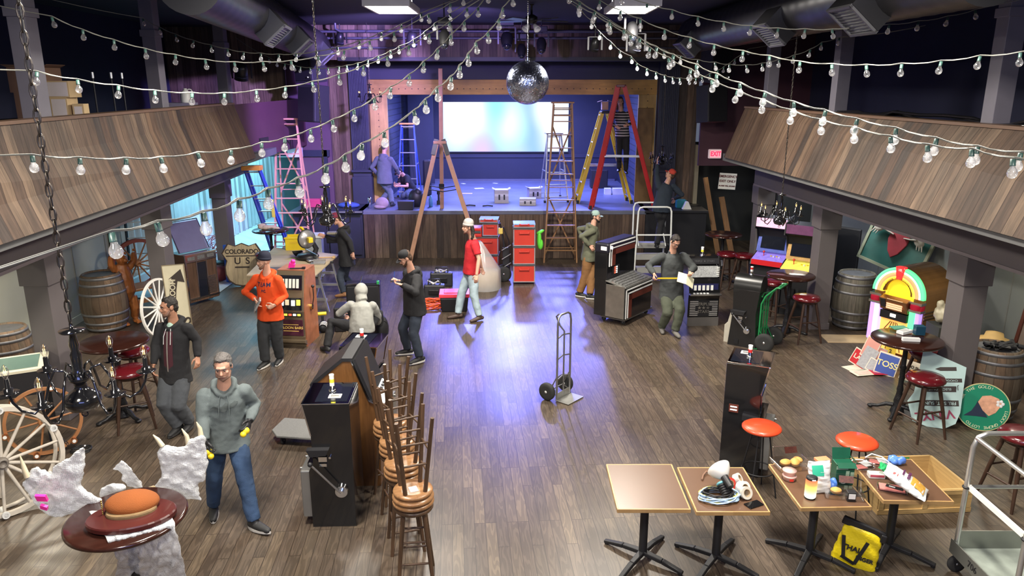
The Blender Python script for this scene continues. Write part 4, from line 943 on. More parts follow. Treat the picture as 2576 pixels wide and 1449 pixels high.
# rolling platform ladders
def cage(g,pts,r=.022):g.tube(pts,r,10)
t=T('rolling_ladder','white tube rolling step ladder under the man in the red cap','ladder',(3.12,16.6,0))
wt=M('white_tube',(.7,.72,.68),.35)
for y,zt in((-.35,1.62),(.3,1.62)):
    g=G();x=.36;cage(g,[(-x-.04*(y<0),y,.1),(-x,y,zt-.1),(-x+.03,y,zt-.02),(-x+.1,y,zt),(x-.1,y,zt),(x-.03,y,zt-.02),(x,y,zt-.1),(x+.04*(y<0),y,.1)],.02);g.obj('hoop_rail',wt,t)
g=G();cage(g,[(-.37,-.35,1.0),(.37,-.35,1.0)],.018);g.obj('cross_rail',wt,t)
for i,z in enumerate((.25,.5,.72)):
    g=G();g.box((0,-.3+.22*i,z),(.7,.24,.03));g.box((0,-.42+.22*i,z-.03),(.7,.015,.12));g.obj('tread',M('grey_tread',(.3,.3,.28),.5),t)
for s in(-1,1):
    g=G();g.bar((s*.3,-.2,.72),(s*.3,.2,1.0),.02,.02);g.bar((s*.35,-.35,.1),(s*.35,.3,.1),.03,.04);g.obj('side_rail',wt,t)
    for y in(-.35,.3):wheel(t,V((s*.36,y,.05)),(1,0,0),.05,.03,rubber,steel,'caster')
t=T('platform_cart','aluminium tube cage cart in the lower right corner of the photo','cart',(3.93,5.82,0))
at=M('tube_aluminium',(.62,.62,.6),.3,.85,var=.1)
X1=1.3;Yf=-.78
for y in(0,Yf):
    g=G();cage(g,[(0,y,.2),(0,y,1.22),(.03,y,1.31),(.1,y,1.345),(X1-.1,y,1.345),(X1-.03,y,1.31),(X1,y,1.22),(X1,y,.2)]);g.obj('hoop_rail',at,t)
    g=G();cage(g,[(0,y,.84),(X1,y,.84)],.018);g.obj('mid_rail',at,t)
for x in(0.02,X1):
    g=G();cage(g,[(x,0,1.3),(x,Yf,1.3)],.02);g.obj('top_rail',at,t)
    g=G();g.bar((x,0,.84),(x,Yf,.84),.03,.04);g.cyl((x,-.02,.865),(x,-.02,.87),.01,n=8);g.obj('brace_bar',offw,t)
for x in(0,X1):
    for y in(0,Yf):
        g=G();g.torus((x,y,.84),.026,.01,(0,0,1),16,6);g.obj('clamp',black,t)
        wheel(t,V((x+.03,y,.08)),(0,1,0),.08,.04,rubber,steel,'caster')
g=G();g.box((X1/2,Yf/2,.2),(X1+.06,-Yf+.08,.03));k=g.obj('deck',M('grey_deck',(.3,.34,.3),.5,var=.5,scale=6),t)
g=G();g.box((X1/2,.03,.29),(X1,.01,.2));g.box((X1/2,Yf-.03,.29),(X1,.01,.2));g.box((-.03,Yf/2,.25),(.01,-Yf+.06,.13));g.obj('kick_plate',M('zinc_plate',(.32,.33,.3),.35,.8),t)
text('706',.085,black,t,frame((-.037,-.3,.25),(0,-1,0),(0,0,1)),name='number')
# ================================================================ work table and tools
ply=boards('plywood','x','y',4,1.3,[(.5,.4,.26),(.55,.43,.29)],rough=.6,grain=.4,gap=0,bump=.05,stain=.35)
t=T('work_table','plywood work table on trestle ladders carrying the miter saw','table',(-4.28,14.4,0),.0)
c=[P(620,692,.82),P(794,692,.82),P(852,640,.82),P(690,622,.82)]
g=G();g.prism([(q.x+4.28,q.y-14.4) for q in c],(0,0,.8),(1,0,0),(0,1,0),(0,0,.02));g.obj('tabletop',ply,t)
g=G();g.box((.05,-.55,.824),(.85,.28,.006),(0,0,.02));g.obj('dark_board',M('dark_board',(.1,.05,.035),.5),t)
for x in(-.35,.55):
    for s in(-1,1):
        for e in(-1,1):
            g=G();g.bar((x+.26*s-.03,.55*e-.1,0),(x+.06*s,.55*e-.1,.8),.05,.03);g.obj('trestle_leg',alu,t)
    for z,w in((.25,.42),(.5,.28)):
        for e in(-1,1):
            g=G();g.bar((x-w/2,.55*e-.1,z),(x+w/2,.55*e-.1,z),.03,.05);g.obj('trestle_bar',alu,t)
TW=V((-4.28,14.4,.82))
def onT(px,py,z=.82):p=P(px,py,z);return p
# yellow crate, cooler, saw
p=onT(742,630);t=T('crate','yellow plastic crate on the plywood table','crate',p+V((-.0,.2,0)),.1)
g=G();W,D,h=.42,.34,.26
for a in((0,-D/2,0),(0,D/2,0)):g.box((0,a[1],h/2),(W,.012,h))
for s in(-1,1):g.box((s*W/2,0,h/2),(.012,D,h))
g.box((0,0,.01),(W,D,.02));g.box((0,-D/2-.01,h),(W+.04,.02,.03));g.box((0,D/2+.01,h),(W+.04,.02,.03));g.obj('crate_body',yel,t)
g=G();g.box((0,-D/2-.008,h*.62),(W*.6,.006,.04));g.obj('label_strip',lad_y,t)
p=onT(762,616);t=T('cooler','white lidded cooler behind the yellow crate','cooler',(p.x+.05,p.y+.5,0),.1)
g=G();g.box((0,0,.45),(.5,.34,.9));g.obj('body',M('grey_bin',(.4,.42,.44),.5),t,bev=.02)
g=G();g.box((0,0,.93),(.56,.4,.07));g.obj('lid',white,t,bev=.02)
p=onT(775,652);t=T('miter_saw','yellow and black miter saw standing on the plywood table','saw',p,-1.0);t.scale=(1.3,1.3,1.3)
g=G();g.lathe([(0,0),(.16,0),(.17,.03),(.15,.06),(0,.065)],(0,0,.02),24);g.obj('turntable',dmetal,t)
g=G();g.box((0,.06,.08),(.55,.025,.07));g.box((0,0,.03),(.6,.16,.03));g.obj('fence',steel,t,bev=.005)
g=G();g.tube([(0,.1,.06),(0,.14,.15),(.02,.08,.27),(.03,.0,.33)],[.04,.04,.035,.03],10);g.obj('arm',black,t)
g=G();g.lathe([(0,-.02),(.125,-.02),(.135,-.01),(.135,.02),(0,.025)],(.06,-.02,.33),28,(1,.2,0));g.obj('blade_guard',M('guard_grey',(.35,.34,.34),.3,.5),t)
g=G();g.torus((.06,-.02,.33),.135,.016,(1,.2,0),28,8);g.obj('guard_rim',black,t)
g=G();g.bar((.0,.0,.4),(.06,-.1,.52),.05,.035);g.box((.16,.0,.33),(.1,.07,.08));g.obj('motor_housing',yel,t,bev=.01)
g=G();g.tube([(-.2,-.1,.04),(-.28,-.14,.06),(-.2,-.02,.09)],[.05,.06,.03],8,flat=.4);g.obj('dust_bag',black,t)
def simple(name,label,cat,mat,fn,loc=(0,0,0),rz=0,group=None,bev=0,part='body'):
    g=G();fn(g);o=g.obj(name,mat,bev=bev);o.location=loc;o.rotation_euler=(0,0,rz);return tag(o,label,cat,group)
p=onT(800,665);simple('clamp_bar','grey folded metal channel lying beside the saw','metal channel',steel,lambda g:(g.box((0,0,.015),(.28,.12,.03)),g.box((.02,.06,.05),(.24,.01,.08))),p,.1,bev=.004)
p=onT(822,650);simple('hammer','hammer with wooden handle on the plywood table','hammer',M('pale_wood',(.55,.35,.15),.5),lambda g:(g.cyl((-.16,0,.02),(.12,0,.02),.012,n=8),g.box((.14,0,.025),(.05,.1,.035))),p,.15)
p=onT(835,662);simple('tape_measure','small black tape measure at the table corner','tape measure',black,lambda g:g.box((0,0,.02),(.07,.05,.04)),p,.2,bev=.01)
p=onT(838,610);t=T('tool_bag','black open tool bag on the far edge of the plywood table','bag',p+V((-.0,.0,0)),.1)
g=G();g.box((0,0,.1),(.26,.2,.2),ty=-.02);g.obj('body',black,t,bev=.02);g=G();g.box((0,0,.215),(.22,.16,.05));g.obj('contents',M('tool_mix',(.3,.27,.2),.5,var=.7,scale=40),t)
t=T('extension_cord','black cord hanging over the plywood table','cord',(0,0,0)) if 0 else None
# pink flagging and tool on top of saloon slot
p=V((-3.62,12.02,1.275));simple('pink_cloth','pink flagging tape bundle on top of the red marbled slot machine','tape',M('hot_pink',(.9,.03,.35),.5,emit=.1),lambda g:(g.box((0,0,.05),(.1,.06,.1),(.2,.3,.2)),g.box((.03,-.02,.12),(.06,.05,.06),(.5,.2,.6))),p,bev=.01)
simple('utility_knife','black tool lying on the red marbled slot machine','tool',black,lambda g:(g.cyl((-.04,0,.015),(.16,.03,.015),.012,n=8),g.box((.18,.03,.02),(.05,.05,.03))),V((-3.6,11.96,1.272)))
# red modular tool boxes
redb=M('toolbox_red',(.5,.035,.02),.45);hb=M('toolbox_trim',(.06,.06,.065),.5)
def toolbox(label,c,w,d,h,rz,lid=False,group='red boxes stacked on the wheeled frame',clear=False):
    t=T('tool_box',label,'tool box',c,rz,group)
    g=G();g.box((0,0,h/2-.01),(w,d,h-.03));g.obj('body',redb,t,bev=.012)
    g=G();g.box((0,0,h-.02),(w+.015,d+.015,.03));g.obj('lid',bluecl if clear else hb,t,bev=.006)
    g=G()
    for s in(-1,1):g.bar((s*(w/2-.01),-d/2-.01,.03),(s*(w/2-.01),-d/2-.01,h-.03),.02,.02,(0,-1,0))
    g.box((0,-d/2-.008,.02),(w,.015,.02));g.obj('edge_trim',alu,t)
    g=G();g.box((0,-d/2-.02,h*.72),(w*.45,.03,.025));g.box((-w*.2,-d/2-.01,h*.72),(.03,.03,.05));g.box((w*.2,-d/2-.01,h*.72),(.03,.03,.05));g.obj('handle',redb,t,bev=.004)
    return t
bluecl=M('clear_blue_lid',(.25,.38,.65),.2,var=.4,scale=40)
hc=P(1318,716)
for i,(z,lab) in enumerate(((.04,'bottom'),(.44,'middle'),(.84,'top'))):
    toolbox('red box with grey edges, %s one of the tall stack by the stage'%lab,(hc.x,hc.y+.22,z),.47,.4,.4,.02)
t=toolbox('flat organiser case with blue clear lid on the tall red stack',(hc.x+.0,hc.y+.22,1.24),.46,.38,.1,.02,group=None,clear=True)
t=T('hand_truck','black folding hand truck behind the tall red tool box stack','hand truck',(hc.x-.42,hc.y+.25,0),.1)
g=G();g.tube([(0,.1,.05),(0,.12,.8),(-.05,.12,1.1),(-.1,.05,1.3)],.022,8);g.tube([(.12,.1,.05),(.1,.12,.9),(-.02,.12,1.2)],.016,8);g.obj('frame',black,t)
g=G();g.box((.04,.1,.55),(.16,.05,.4));g.obj('tool_pouch',black,t,bev=.01)
for s in(-.1,.1):wheel(t,V((-.02,.1+s,.17)),(0,1,0),.17,.05,rubber,steel)
g=G()
for z in(.3,.5,.7):g.bar((-.06,.03,z),(.14,.03,z+.12),.015,.015)
g.obj('cross_strap',alu,t)
g=G();g.box((-.08,.1,1.12),(.1,.08,.14));g.obj('hanging_glove',M('glove_tan',(.6,.45,.1),.7),t,bev=.02)
def leaf(g):
    g.grid(lambda a,b:(.03+.16*a+.04*math.sin(b*6),.02*math.sin(a*9+b*4),.1-.45*b+.12*math.sin(a*3)),8,10)
simple('green_bag','bright green limp bag hanging beside the tall red stack','bag',M('lime_green',(.12,.65,.05),.4),lambda g:(g.ball((0,0,0),(.05,.04,.2),12),g.ball((.02,0,.17),(.1,.03,.04),10,(0,-.5,0)),g.ball((.03,.01,-.1),(.06,.04,.12),10)),(hc.x+.33,hc.y+.2,.95))
h2=P(1222,692)
toolbox('red rolling tool chest, lower one of the stack behind the red shirt man',(h2.x+.05,h2.y+.3,.45),.5,.45,.42,-.05,group='red boxes in the stack behind the red shirt man')
toolbox('dark base box under the red chest behind the red shirt man',(h2.x+.05,h2.y+.3,.0),.5,.45,.45,-.05,group='red boxes in the stack behind the red shirt man')
toolbox('upper right red box in the stack behind the red shirt man',(h2.x+.12,h2.y+.35,.87),.36,.4,.3,-.05,group=None)
toolbox('flat case with blue clear lid on top behind the red shirt man',(h2.x+.08,h2.y+.35,1.17),.42,.36,.1,-.05,group=None,clear=True)
t=T('drawer_box','small red drawer organiser beside the red shirt man','tool box',(h2.x-.22,h2.y+.25,.87),-.05)
g=G();g.box((0,0,.1),(.28,.35,.22));g.obj('body',redb,t,bev=.01)
for i in range(3):g=G();g.box((0,-.185,.045+.065*i),(.24,.02,.05));g.obj('drawer',hb if i%2 else red,t,bev=.004)
# bulging clear bag with cardboard
clearbag=glassy('clear_film',(.95,.95,1),.15,.3,(.82,.83,.85));kraft=M('kraft_paper',(.5,.36,.2),.8,var=.15)
p=P(1218,733);t=T('plastic_bag','big clear plastic bag with brown paper inside, behind the red shirt man','bag',(p.x,p.y+.3,0))
g=G();g.lathe([(0,.01),(.33,.01),(.31,.2),(.29,.38),(0,.4)],n=24);g.obj('contents',kraft,t)
rnd=random.Random(3)
g=G();g.lathe([(.36,0),(.35,.2),(.33,.42),(.22,.65),(.12,.85),(.04,1.0),(.01,1.02)],n=24);o=g.obj('film',M('cloudy_film',(.7,.68,.66),.25,alpha=.45),t)
for v in o.data.vertices:v.co+=V((rnd.uniform(-1,1),rnd.uniform(-1,1),0))*.025*(.3+v.co.z)+V((-.18*max(0,v.co.z-.4),0,0))
# orange cord coil, tool bags, bin
oc=M('orange_cord',(.85,.12,.02),.5)
def coil(t,c,R,n,r,mat,name='cord',h=.05,seed=1,sq=.7):
    rn=random.Random(seed);g=G();pts=[]
    for i in range(n*24):
        a=2*PI*i/24;k=i/(n*24);q=R*(1+.18*math.sin(i*.61)*rn.uniform(.4,1)*.6-.25*k*rn.random()*.3)
        pts.append((c[0]+q*math.cos(a),c[1]+q*math.sin(a)*sq+.1*R*math.sin(i*.05*7),c[2]+r+h*(.5+.5*math.sin(i*.37))))
    g.tube(pts,r,6);return g.obj(name,mat,t) if t else g.obj(name,mat)
o=coil(None,(0,0,0),.27,11,.009,oc,'orange_cable_coil',.1,2,.8);p=P(1085,775);o.location=(p.x,p.y+.1,0);tag(o,'coil of orange extension cord on the floor by the tool bags','cord')
def tbag(label,px,py,w,d,h,rz=0):
    p=P(px,py);t=T('tool_bag',label,'bag',(p.x,p.y+d/2,0),rz)
    g=G();g.box((0,0,h/2),(w,d,h),ty=.04);g.obj('body',black,t,bev=.03)
    g=G();g.tube([(-w*.3,0,h-.02),(-w*.25,0,h+.1),(w*.25,0,h+.1),(w*.3,0,h-.02)],.015,8);g.obj('handle',black,t)
    g=G();g.box((0,-d/2-.006,h*.5),(w*.5,.03,h*.35));g.obj('pocket',dmetal,t,bev=.01)
    g=G();rn=random.Random(px)
    for i in range(6):g.cyl((rn.uniform(-w*.35,w*.35),rn.uniform(-d*.1,d*.2),h-.02),(rn.uniform(-w*.35,w*.35),0,h+rn.uniform(.02,.08)),.014,n=8)
    g.obj('tools',rn.choice([M('tool_green',(.05,.4,.15),.4),M('tool_grey',(.5,.5,.5),.4)]),t);return t
tbag('black tool bag with open top left of the red-lidded bin',1092,752,.42,.25,.28)
tbag('black tool case farther back behind the other tool bag',1110,722,.48,.24,.3,.05)
p=P(1142,786);t=T('storage_bin','black bin with red lid on the floor by the red shirt man','bin',(p.x,p.y+.2,0),.05)
g=G();g.box((0,0,.14),(.48,.36,.28),tx=-.03,ty=-.03);g.obj('body',black,t,bev=.02)
g=G();g.box((0,.02,.32),(.58,.44,.07));g.box((0,.02,.36),(.4,.28,.02));g.obj('lid',M('lid_red',(.75,.05,.08),.4),t,bev=.015)
g=G();g.box((.1,-.19,.2),(.16,.012,.05));g.obj('label_strip',greenp,t)
# wheeled tool bag beside the crouching person, with open tote
p=P(925,800);t=T('tool_tote','big black open tool tote in front of the crouching person','bag',(p.x-.1,p.y+.25,0),.1)
g=G();g.box((0,0,.3),(.62,.34,.6));g.obj('body',black,t,bev=.03)
g=G();g.box((0,0,.605),(.64,.36,.02));g.box((0,0,.62),(.5,.24,.02));g.obj('rim',dmetal,t)
g=G();g.bar((-.28,-.12,.62),(-.1,-.16,.64),.05,.02);g.bar((-.05,-.1,.62),(-.02,.08,.72),.02,.02);g.obj('tools',steel,t)
g=G();g.box((.28,-.1,.6),(.05,.08,.14));g.box((.05,-.18,.35),(.03,.02,.05));g.obj('green_tool',greenp,t,bev=.01)
p=P(958,862);t=T('backpack','black tool backpack right of the crouching person','bag',(p.x,p.y+.1,0),.3)
g=G();g.ball((0,0,.22),(.13,.13,.24),18);g.obj('body',black,t);g=G();g.torus((0,-.06,.3),.09,.012,(0,1,.3),20,6);g.obj('strap',black,t)
p=P(840,845);t=T('tool_case','black open tool case left of the crouching person','case',(p.x+.05,p.y+.4,0),.1)
g=G();g.box((0,0,.22),(.2,.4,.44));g.obj('body',black,t,bev=.02);g=G();g.box((0,-.205,.3),(.12,.01,.2));g.obj('front',dmetal,t)
# impact driver standing on its battery
p=P(812,838);t=T('cordless_drill','yellow and black cordless drill standing on a bundle by the slot machine','drill',(p.x,p.y+.05,0),.3)
g=G();g.ball((0,0,.09),(.1,.09,.09),14);g.obj('black_bundle',black,t);g=G()
for i in range(3):g.torus((.01*i,-.05,.12+.02*i),.06,.009,(.2,.8,.4),16,6)
g.obj('white_strap',white,t)
g=G();g.bar((0,0,.16),(0,0,.3),.035,.045);g.box((0,0,.17),(.08,.1,.05));g.obj('grip',black,t,bev=.006)
g=G();g.cyl((-.09,0,.34),(.07,0,.34),.032,n=14);g.obj('motor',yel,t);g=G();g.cyl((-.14,0,.34),(-.09,0,.34),.02,.025,12);g.obj('chuck',steel,t)
# bags, fire extinguisher, signs near the left opening
p=P(540,712);t=T('duffel_bag','dark red duffel bag on the floor left of the route sign','bag',(p.x,p.y+.1,0),.3)
g=G();g.ball((0,0,.2),(.34,.2,.2),18);g.obj('body',M('dark_red_bag',(.12,.015,.02),.7),t);g=G();g.ball((.1,.1,.36),(.22,.16,.1),14);g.obj('black_jacket',black,t)
p=P(535,665);t=T('wire_bundle','tangle of red christmas light strings by the door column','lights',(p.x,p.y+.2,0))
rn=random.Random(5);g=G()
for k in range(14):
    g.torus((rn.uniform(-.1,.1),rn.uniform(-.1,.1),.35+rn.uniform(-.1,.15)),rn.uniform(.12,.22),.007,(rn.uniform(-1,1),rn.uniform(-1,1),rn.uniform(-.5,1)),20,5)
g.obj('wires',M('wire_red',(.25,.02,.02),.4),t);g=G();g.box((0,0,.12),(.4,.3,.24));g.obj('bin',M('clear_bin',(.5,.52,.55),.3,alpha=.6),t)
p=P(513,690);t=T('plastic_bag','slumped clear plastic bag beside the old console','bag',(p.x,p.y+.1,0))
g=G();g.lathe([(.2,0),(.24,.2),(.2,.5),(.1,.75),(.03,.85)],n=18);o=g.obj('film',M('cloudy_film',(.7,.68,.66),.25,alpha=.45),t)
for v in o.data.vertices:v.co+=V((rnd.uniform(-1,1),rnd.uniform(-1,1),0))*.03
p=P(577,706);t=T('fire_extinguisher','red fire extinguisher standing by the third left column','extinguisher',(-6.75,15.75,.95),0)
g=G();g.lathe([(0,-.45),(.08,-.45),(.085,-.43),(.085,-.02),(.06,.03),(.025,.05),(.025,.08)],n=18);g.obj('cylinder',M('ext_red',(.5,.02,.02),.25),t)
g=G();g.lathe([(.087,-.32),(.087,-.12)],n=18);g.obj('label_band',offw,t);g=G();g.box((.03,0,.1),(.12,.03,.05));g.tube([(-.03,0,.09),(-.1,0,.02),(-.09,0,-.2)],.012,6);g.obj('valve',black,t)
g=G();g.box((0,0,-.7),(.2,.2,.5));g.obj('stand',bluep,t)
g=G()
p=P(612,721);sx_=.0
t=T('route_sign','shield-shaped wooden sign reading COLORADO US leaning by the doorway column','sign',(p.x,p.y,.0),.05,rot=(-.18,0,.08))
sh=[(0,.0),(.16,.03),(.29,.12),(.36,.26),(.37,.42),(.33,.56),(.43,.72),(.3,.93),(.15,.88),(0,.94)]
poly=[(x,z) for x,z in sh]+[(-x,z) for x,z in sh[-2:0:-1]]
g=G();g.prism(poly,(0,0,0),(1,0,0),(0,0,1),(0,.03,0));g.obj('border',M('sign_brown',(.05,.03,.02),.6),t)
g=G();g.prism([(x*.93,.03+(z)*.945) for x,z in poly],(0,-.006,0),(1,0,0),(0,0,1),(0,.01,0));k=g.obj('face',boards('sign_wood','z','x',2,.1,[(.5,.4,.24),(.55,.43,.26),(.46,.36,.22)],rough=.6,gap=.02,grain=.6,stain=.3),t)
sb_=M('sign_black',(.03,.02,.015),.6)
text('COLORADO',.13,sb_,k,frame((0,-.008,.75),(1,0,0),(0,0,1)),bold=.004,sx=.95);text('U S',.2,sb_,k,frame((0,-.008,.55),(1,0,0),(0,0,1)),bold=.004,sp=1.2)
g=G();g.box((0,-.009,.66),(.66,.006,.02));g.box((0,-.009,.42),(.3,.006,.03));g.obj('rule',sb_,k)
simple('blue_board','narrow blue board leaning behind the route sign','board',bluep,lambda g:g.box((0,0,.42),(.12,.05,.84)),(p.x-.42,p.y+.35,0))
# restroom sign board
p=P(441,845);t=T('wayfinding_sign','tall cream board reading RESTROOM with a curved arrow, near the bench','sign',(p.x+.13,p.y,0),rot=(-.12,-.06,.12))
g=G();g.box((0,0,.62),(.36,.025,1.24));g.obj('board',M('cream_board',(.55,.5,.36),.5),t)
g=G()
for s in(-1,1):g.box((s*.18,-.003,.62),(.012,.03,1.24));g.box((0,-.003,.62+s*.62),(.36,.03,.012))
g.obj('frame_edge',M('brown_edge',(.22,.17,.1),.5),t)
g=G();n=10;A_=[];B_=[]
for i in range(n+1):
    u=i/n;x=-.09+.1*u*u;z=.4+.62*u;A_.append((x-.055,z));B_.append((x+.055,z))
g.prism(A_+[(-.09+.1-.11,1.0),(.12,1.16),(.16,.93)]+B_[::-1][1:],(0,-.014,0),(1,0,0),(0,0,1),(0,-.004,0));k=g.obj('arrow',sb_,t)
text('RESTROOM',.125,M('cream_board',(0,0,0)),k,frame((-.065,-.02,.69),(.13,0,1),(-1,0,.13)),sx=.95,bold=.002)
text('S',.26,sb_,t,frame((.1,-.016,.27),(0,0,1),(-1,0,0)),bold=.004)
# ================================================================ wagon wheels, bench, bear
def wwheel(t,R,c,ax,n,rim,spk,hubm,rw=.045,rt=.05,hub=.1,tyre=True):
    c=V(c);z=V(ax).normalized();x=z.cross(V((0,0,1))).normalized() if abs(z.z)<.95 else V((1,0,0));y=z.cross(x)
    g=G();vs=[];N=48
    for i in range(N):
        a=2*PI*i/N;d=x*math.cos(a)+y*math.sin(a)
        vs+=[c+d*(R-rw)-z*rt/2,c+d*R-z*rt/2,c+d*R+z*rt/2,c+d*(R-rw)+z*rt/2]
    g.add(vs,[(i*4+j,i*4+(j+1)%4,((i+1)%N)*4+(j+1)%4,((i+1)%N)*4+j) for i in range(N) for j in range(4)],False);g.obj('rim',rim,t)
    g=G();g.lathe([(0,-hub*.8),(hub*.45,-hub*.8),(hub*.6,-hub*.3),(hub*.6,hub*.3),(hub*.45,hub*.8),(hub*.3,hub*.8),(hub*.3,hub*.7),(0,hub*.7)],c,18,z);g.obj('hub',hubm,t)
    for i in range(n):
        a=2*PI*i/n+.1;d=x*math.cos(a)+y*math.sin(a);g=G();g.cyl(c+d*hub*.5,c+d*(R-rw*.6),.017*R/.5,.013*R/.5,8);g.obj('spoke',spk,t)
    return x,y,z
whw=M('weathered_white_wood',(.5,.45,.38),.6,var=.3,scale=10);brw=M('brown_wheel_wood',(.3,.13,.05),.4,var=.3)
wp=P(22,1308);d7=V((.72,-.68,.12)).normalized()
t=T('decorative_wagon_wheel','large weathered white double-rimmed wagon wheel at the left edge','wheel',(wp.x-.05,wp.y+.12,.57),0)
x,y,z=wwheel(t,.56,(0,0,0),d7,14,whw,whw,M('hub_grey',(.14,.12,.1),.5))
g=G();g.torus(d7*-.2,.53,.02,d7,48,8);g.obj('rear_rim',whw,t)
for i in range(6):
    a=2*PI*i/6+.4;q=(x*math.cos(a)+y*math.sin(a))*.53
    g=G();g.cyl(q-d7*.2,q+d7*.06,.02,n=10);g.cyl(q+d7*.03,q+d7*.06,.035,n=16);g.obj('lamp_socket',M('socket_ceramic',(.6,.6,.58),.4),t)
for sgn in(1,):
    g=G();g.bar(V((-.3,.3,-.56)),V((-.3,.3,.3)),.06,.06);g.obj('prop_post',whw,t)
wp=P(120,1160);t=T('wagon_wheel_chandelier','brown wagon wheel chandelier with copper sockets standing behind the white wheel','chandelier',(wp.x-.1,wp.y+.2,.41),0)
d8=V((.55,-.8,.12)).normalized();x,y,z=wwheel(t,.4,(0,0,0),d8,10,brw,brw,brw,rw=.035)
cop=M('copper_socket',(.7,.3,.12),.25,1)
for i in range(6):
    a=2*PI*i/6+.2;q=(x*math.cos(a)+y*math.sin(a))*.4;g=G();g.cyl(q,q+d8*.07,.035,n=16);k=g.obj('lamp_socket',cop,t);g=G();g.cyl(q+d8*.06,q+d8*.075,.02,n=12);g.obj('socket_core',white,k)
g=G();rn=random.Random(9)
for i in range(18):
    a=i*.16;g.torus(d8*.08+V((.02*i,-.01*i,.02-.012*i)),.018,.004,(rn.random(),rn.random(),rn.random()),10,5)
g.obj('chain',dmetal,t)
o=coil(None,(0,0,0),.11,4,.007,black,'power_cord',.03,4);p=P(205,1135);o.location=p;tag(o,'coil of dark cord on the floor beside the brown wagon wheel','cord')
t=T('decorative_wagon_wheel','white spoked wheel behind the cream restroom board','wheel',(-5.98,12.2,.55),0)
wwheel(t,.5,(0,0,0),V((.98,-.12,.05)).normalized(),16,M('white_painted_wood',(.75,.73,.7),.5),M('white_painted_wood',(0,0,0)),M('white_painted_wood',(0,0,0)),rw=.035,rt=.035)
bw=boards('bench_wood','x','y',2,.2,[(.22,.09,.035),(.27,.11,.045)],rough=.35,grain=.8,gap=.03,stain=.3)
p=P(375,800);t=T('bench','brown wooden bench with wagon wheel back and curved arms','bench',(-7.1,14.05,0),math.radians(50))
g=G();g.box((0,0,.44),(1.1,.5,.05));g.obj('seat',bw,t,bev=.01)
wwheel(t,.5,(0,.22,.85),(0,-1,-.15),12,M('wheel_red',(.22,.06,.05),.4),bw,bw,rw=.07,rt=.05)
for s in(-1,1):
    g=G();g.tube([(s*.53,.22,.85),(s*.55,.0,.75),(s*.55,-.2,.73),(s*.55,-.3,.68),(s*.54,-.27,.45)],[.035,.04,.045,.04,.03],10);g.obj('armrest',bw,t)
    for y_ in(-.2,.2):g=G();g.bar((s*.48,y_,.43),(s*.5,y_,0),.07,.07);g.obj('leg',bw,t)
g=G();g.bar((-.48,0,.15),(.48,0,.15),.05,.08);g.obj('stretcher',bw,t)
def remesh(o,vx,sm=3,disp=0,ds=.15):
    m=o.modifiers.new('rm','REMESH');m.mode='VOXEL';m.voxel_size=vx;m.use_smooth_shade=True
    if sm:s=o.modifiers.new('sm','SMOOTH');s.iterations=sm;s.factor=.6
    if disp:
        k='clouds%g'%ds;tx=bpy.data.textures.get(k) or bpy.data.textures.new(k,'CLOUDS');tx.noise_scale=ds;tx.noise_depth=2
        d=o.modifiers.new('dp','DISPLACE');d.texture=tx;d.strength=disp;d.mid_level=.5;d.texture_coords='GLOBAL'
    return o
bearw=boards('bear_wood','z','x',2,.3,[(.4,.13,.035),(.46,.16,.045),(.34,.1,.03)],rough=.3,grain=1,gap=0,stain=.5,gs=4)
p=P(318,815);t=T('bear_statue','carved reddish wooden bear standing with raised paws beside the barrel','statue',(p.x+.05,p.y+.02,0),math.radians(50))
g=G()
g.tube([(0,0,.45),(0,-.02,.62),(0,0,.85),(0,0,1.0),(0,-.01,1.12)],[.1,.17,.16,.13,.09],16)
g.ball((0,-.05,1.2),(.1,.11,.1),14);g.tube([(0,-.1,1.19),(0,-.22,1.22)],[.055,.035],10)
for s in(-1,1):
    g.ball((s*.08,0,1.29),(.03,.02,.035),8)
    g.tube([(s*.09,0,.5),(s*.12,-.03,.28),(s*.11,.02,.1)],[.1,.085,.065],12);g.ball((s*.11,-.06,.05),(.065,.12,.05),12)
    g.tube([(s*.12,0,1.03),(s*.2,-.05,1.15),(s*.2,-.08,1.3)],[.07,.055,.04],10)
    for q in(-.02,0,.02):g.ball((s*.2+q,-.1,1.35),(.012,.012,.03),6)
    for q in(-.035,0,.035):g.ball((s*.11+q,-.17,.04),(.02,.03,.025),6)
remesh(g.obj('body',bearw,t),.014,2,.015,.08)
# ================================================================ wall pieces, signs on the right
p=P(2135,640,1.2)
t=T('framed_chalkboard','large green framed board leaning on the right wall behind the barrel','framed board',(6.72,13.1,1.02),rot=(math.radians(-12),math.radians(12),math.radians(-58)))
g=G();g.box((0,0,.68),(1.15,.03,1.36));g.obj('panel',M('teal_board',(.03,.12,.1),.4,var=.5,scale=3),t)
fm=M('board_frame',(.28,.3,.2),.5);g=G()
for s in(-1,1):g.box((s*.575,-.01,.68),(.05,.05,1.41));g.box((0,-.01,.68+s*.68),(1.2,.05,.05))
g.obj('frame',fm,t);g=G();g.box((0,-.02,1.0),(1.05,.01,.6));g.obj('upper_panel',M('dark_panel',(.03,.035,.05),.5,var=.5),t)
t2=T('antler_trophy','small moose antlers on a red shield hanging on the green framed board','antlers',t.location+V((0,0,0)),rot=t.rotation_euler)
g=G();g.prism([(-.17,.8),(.17,.8),(.18,.5),(.1,.3),(0,.2),(-.1,.3),(-.18,.5)],(0,-.03,0),(1,0,0),(0,0,1),(0,-.04,0));g.obj('shield',M('shield_red',(.35,.04,.05),.5,var=.7,scale=3),t2,bev=.008)
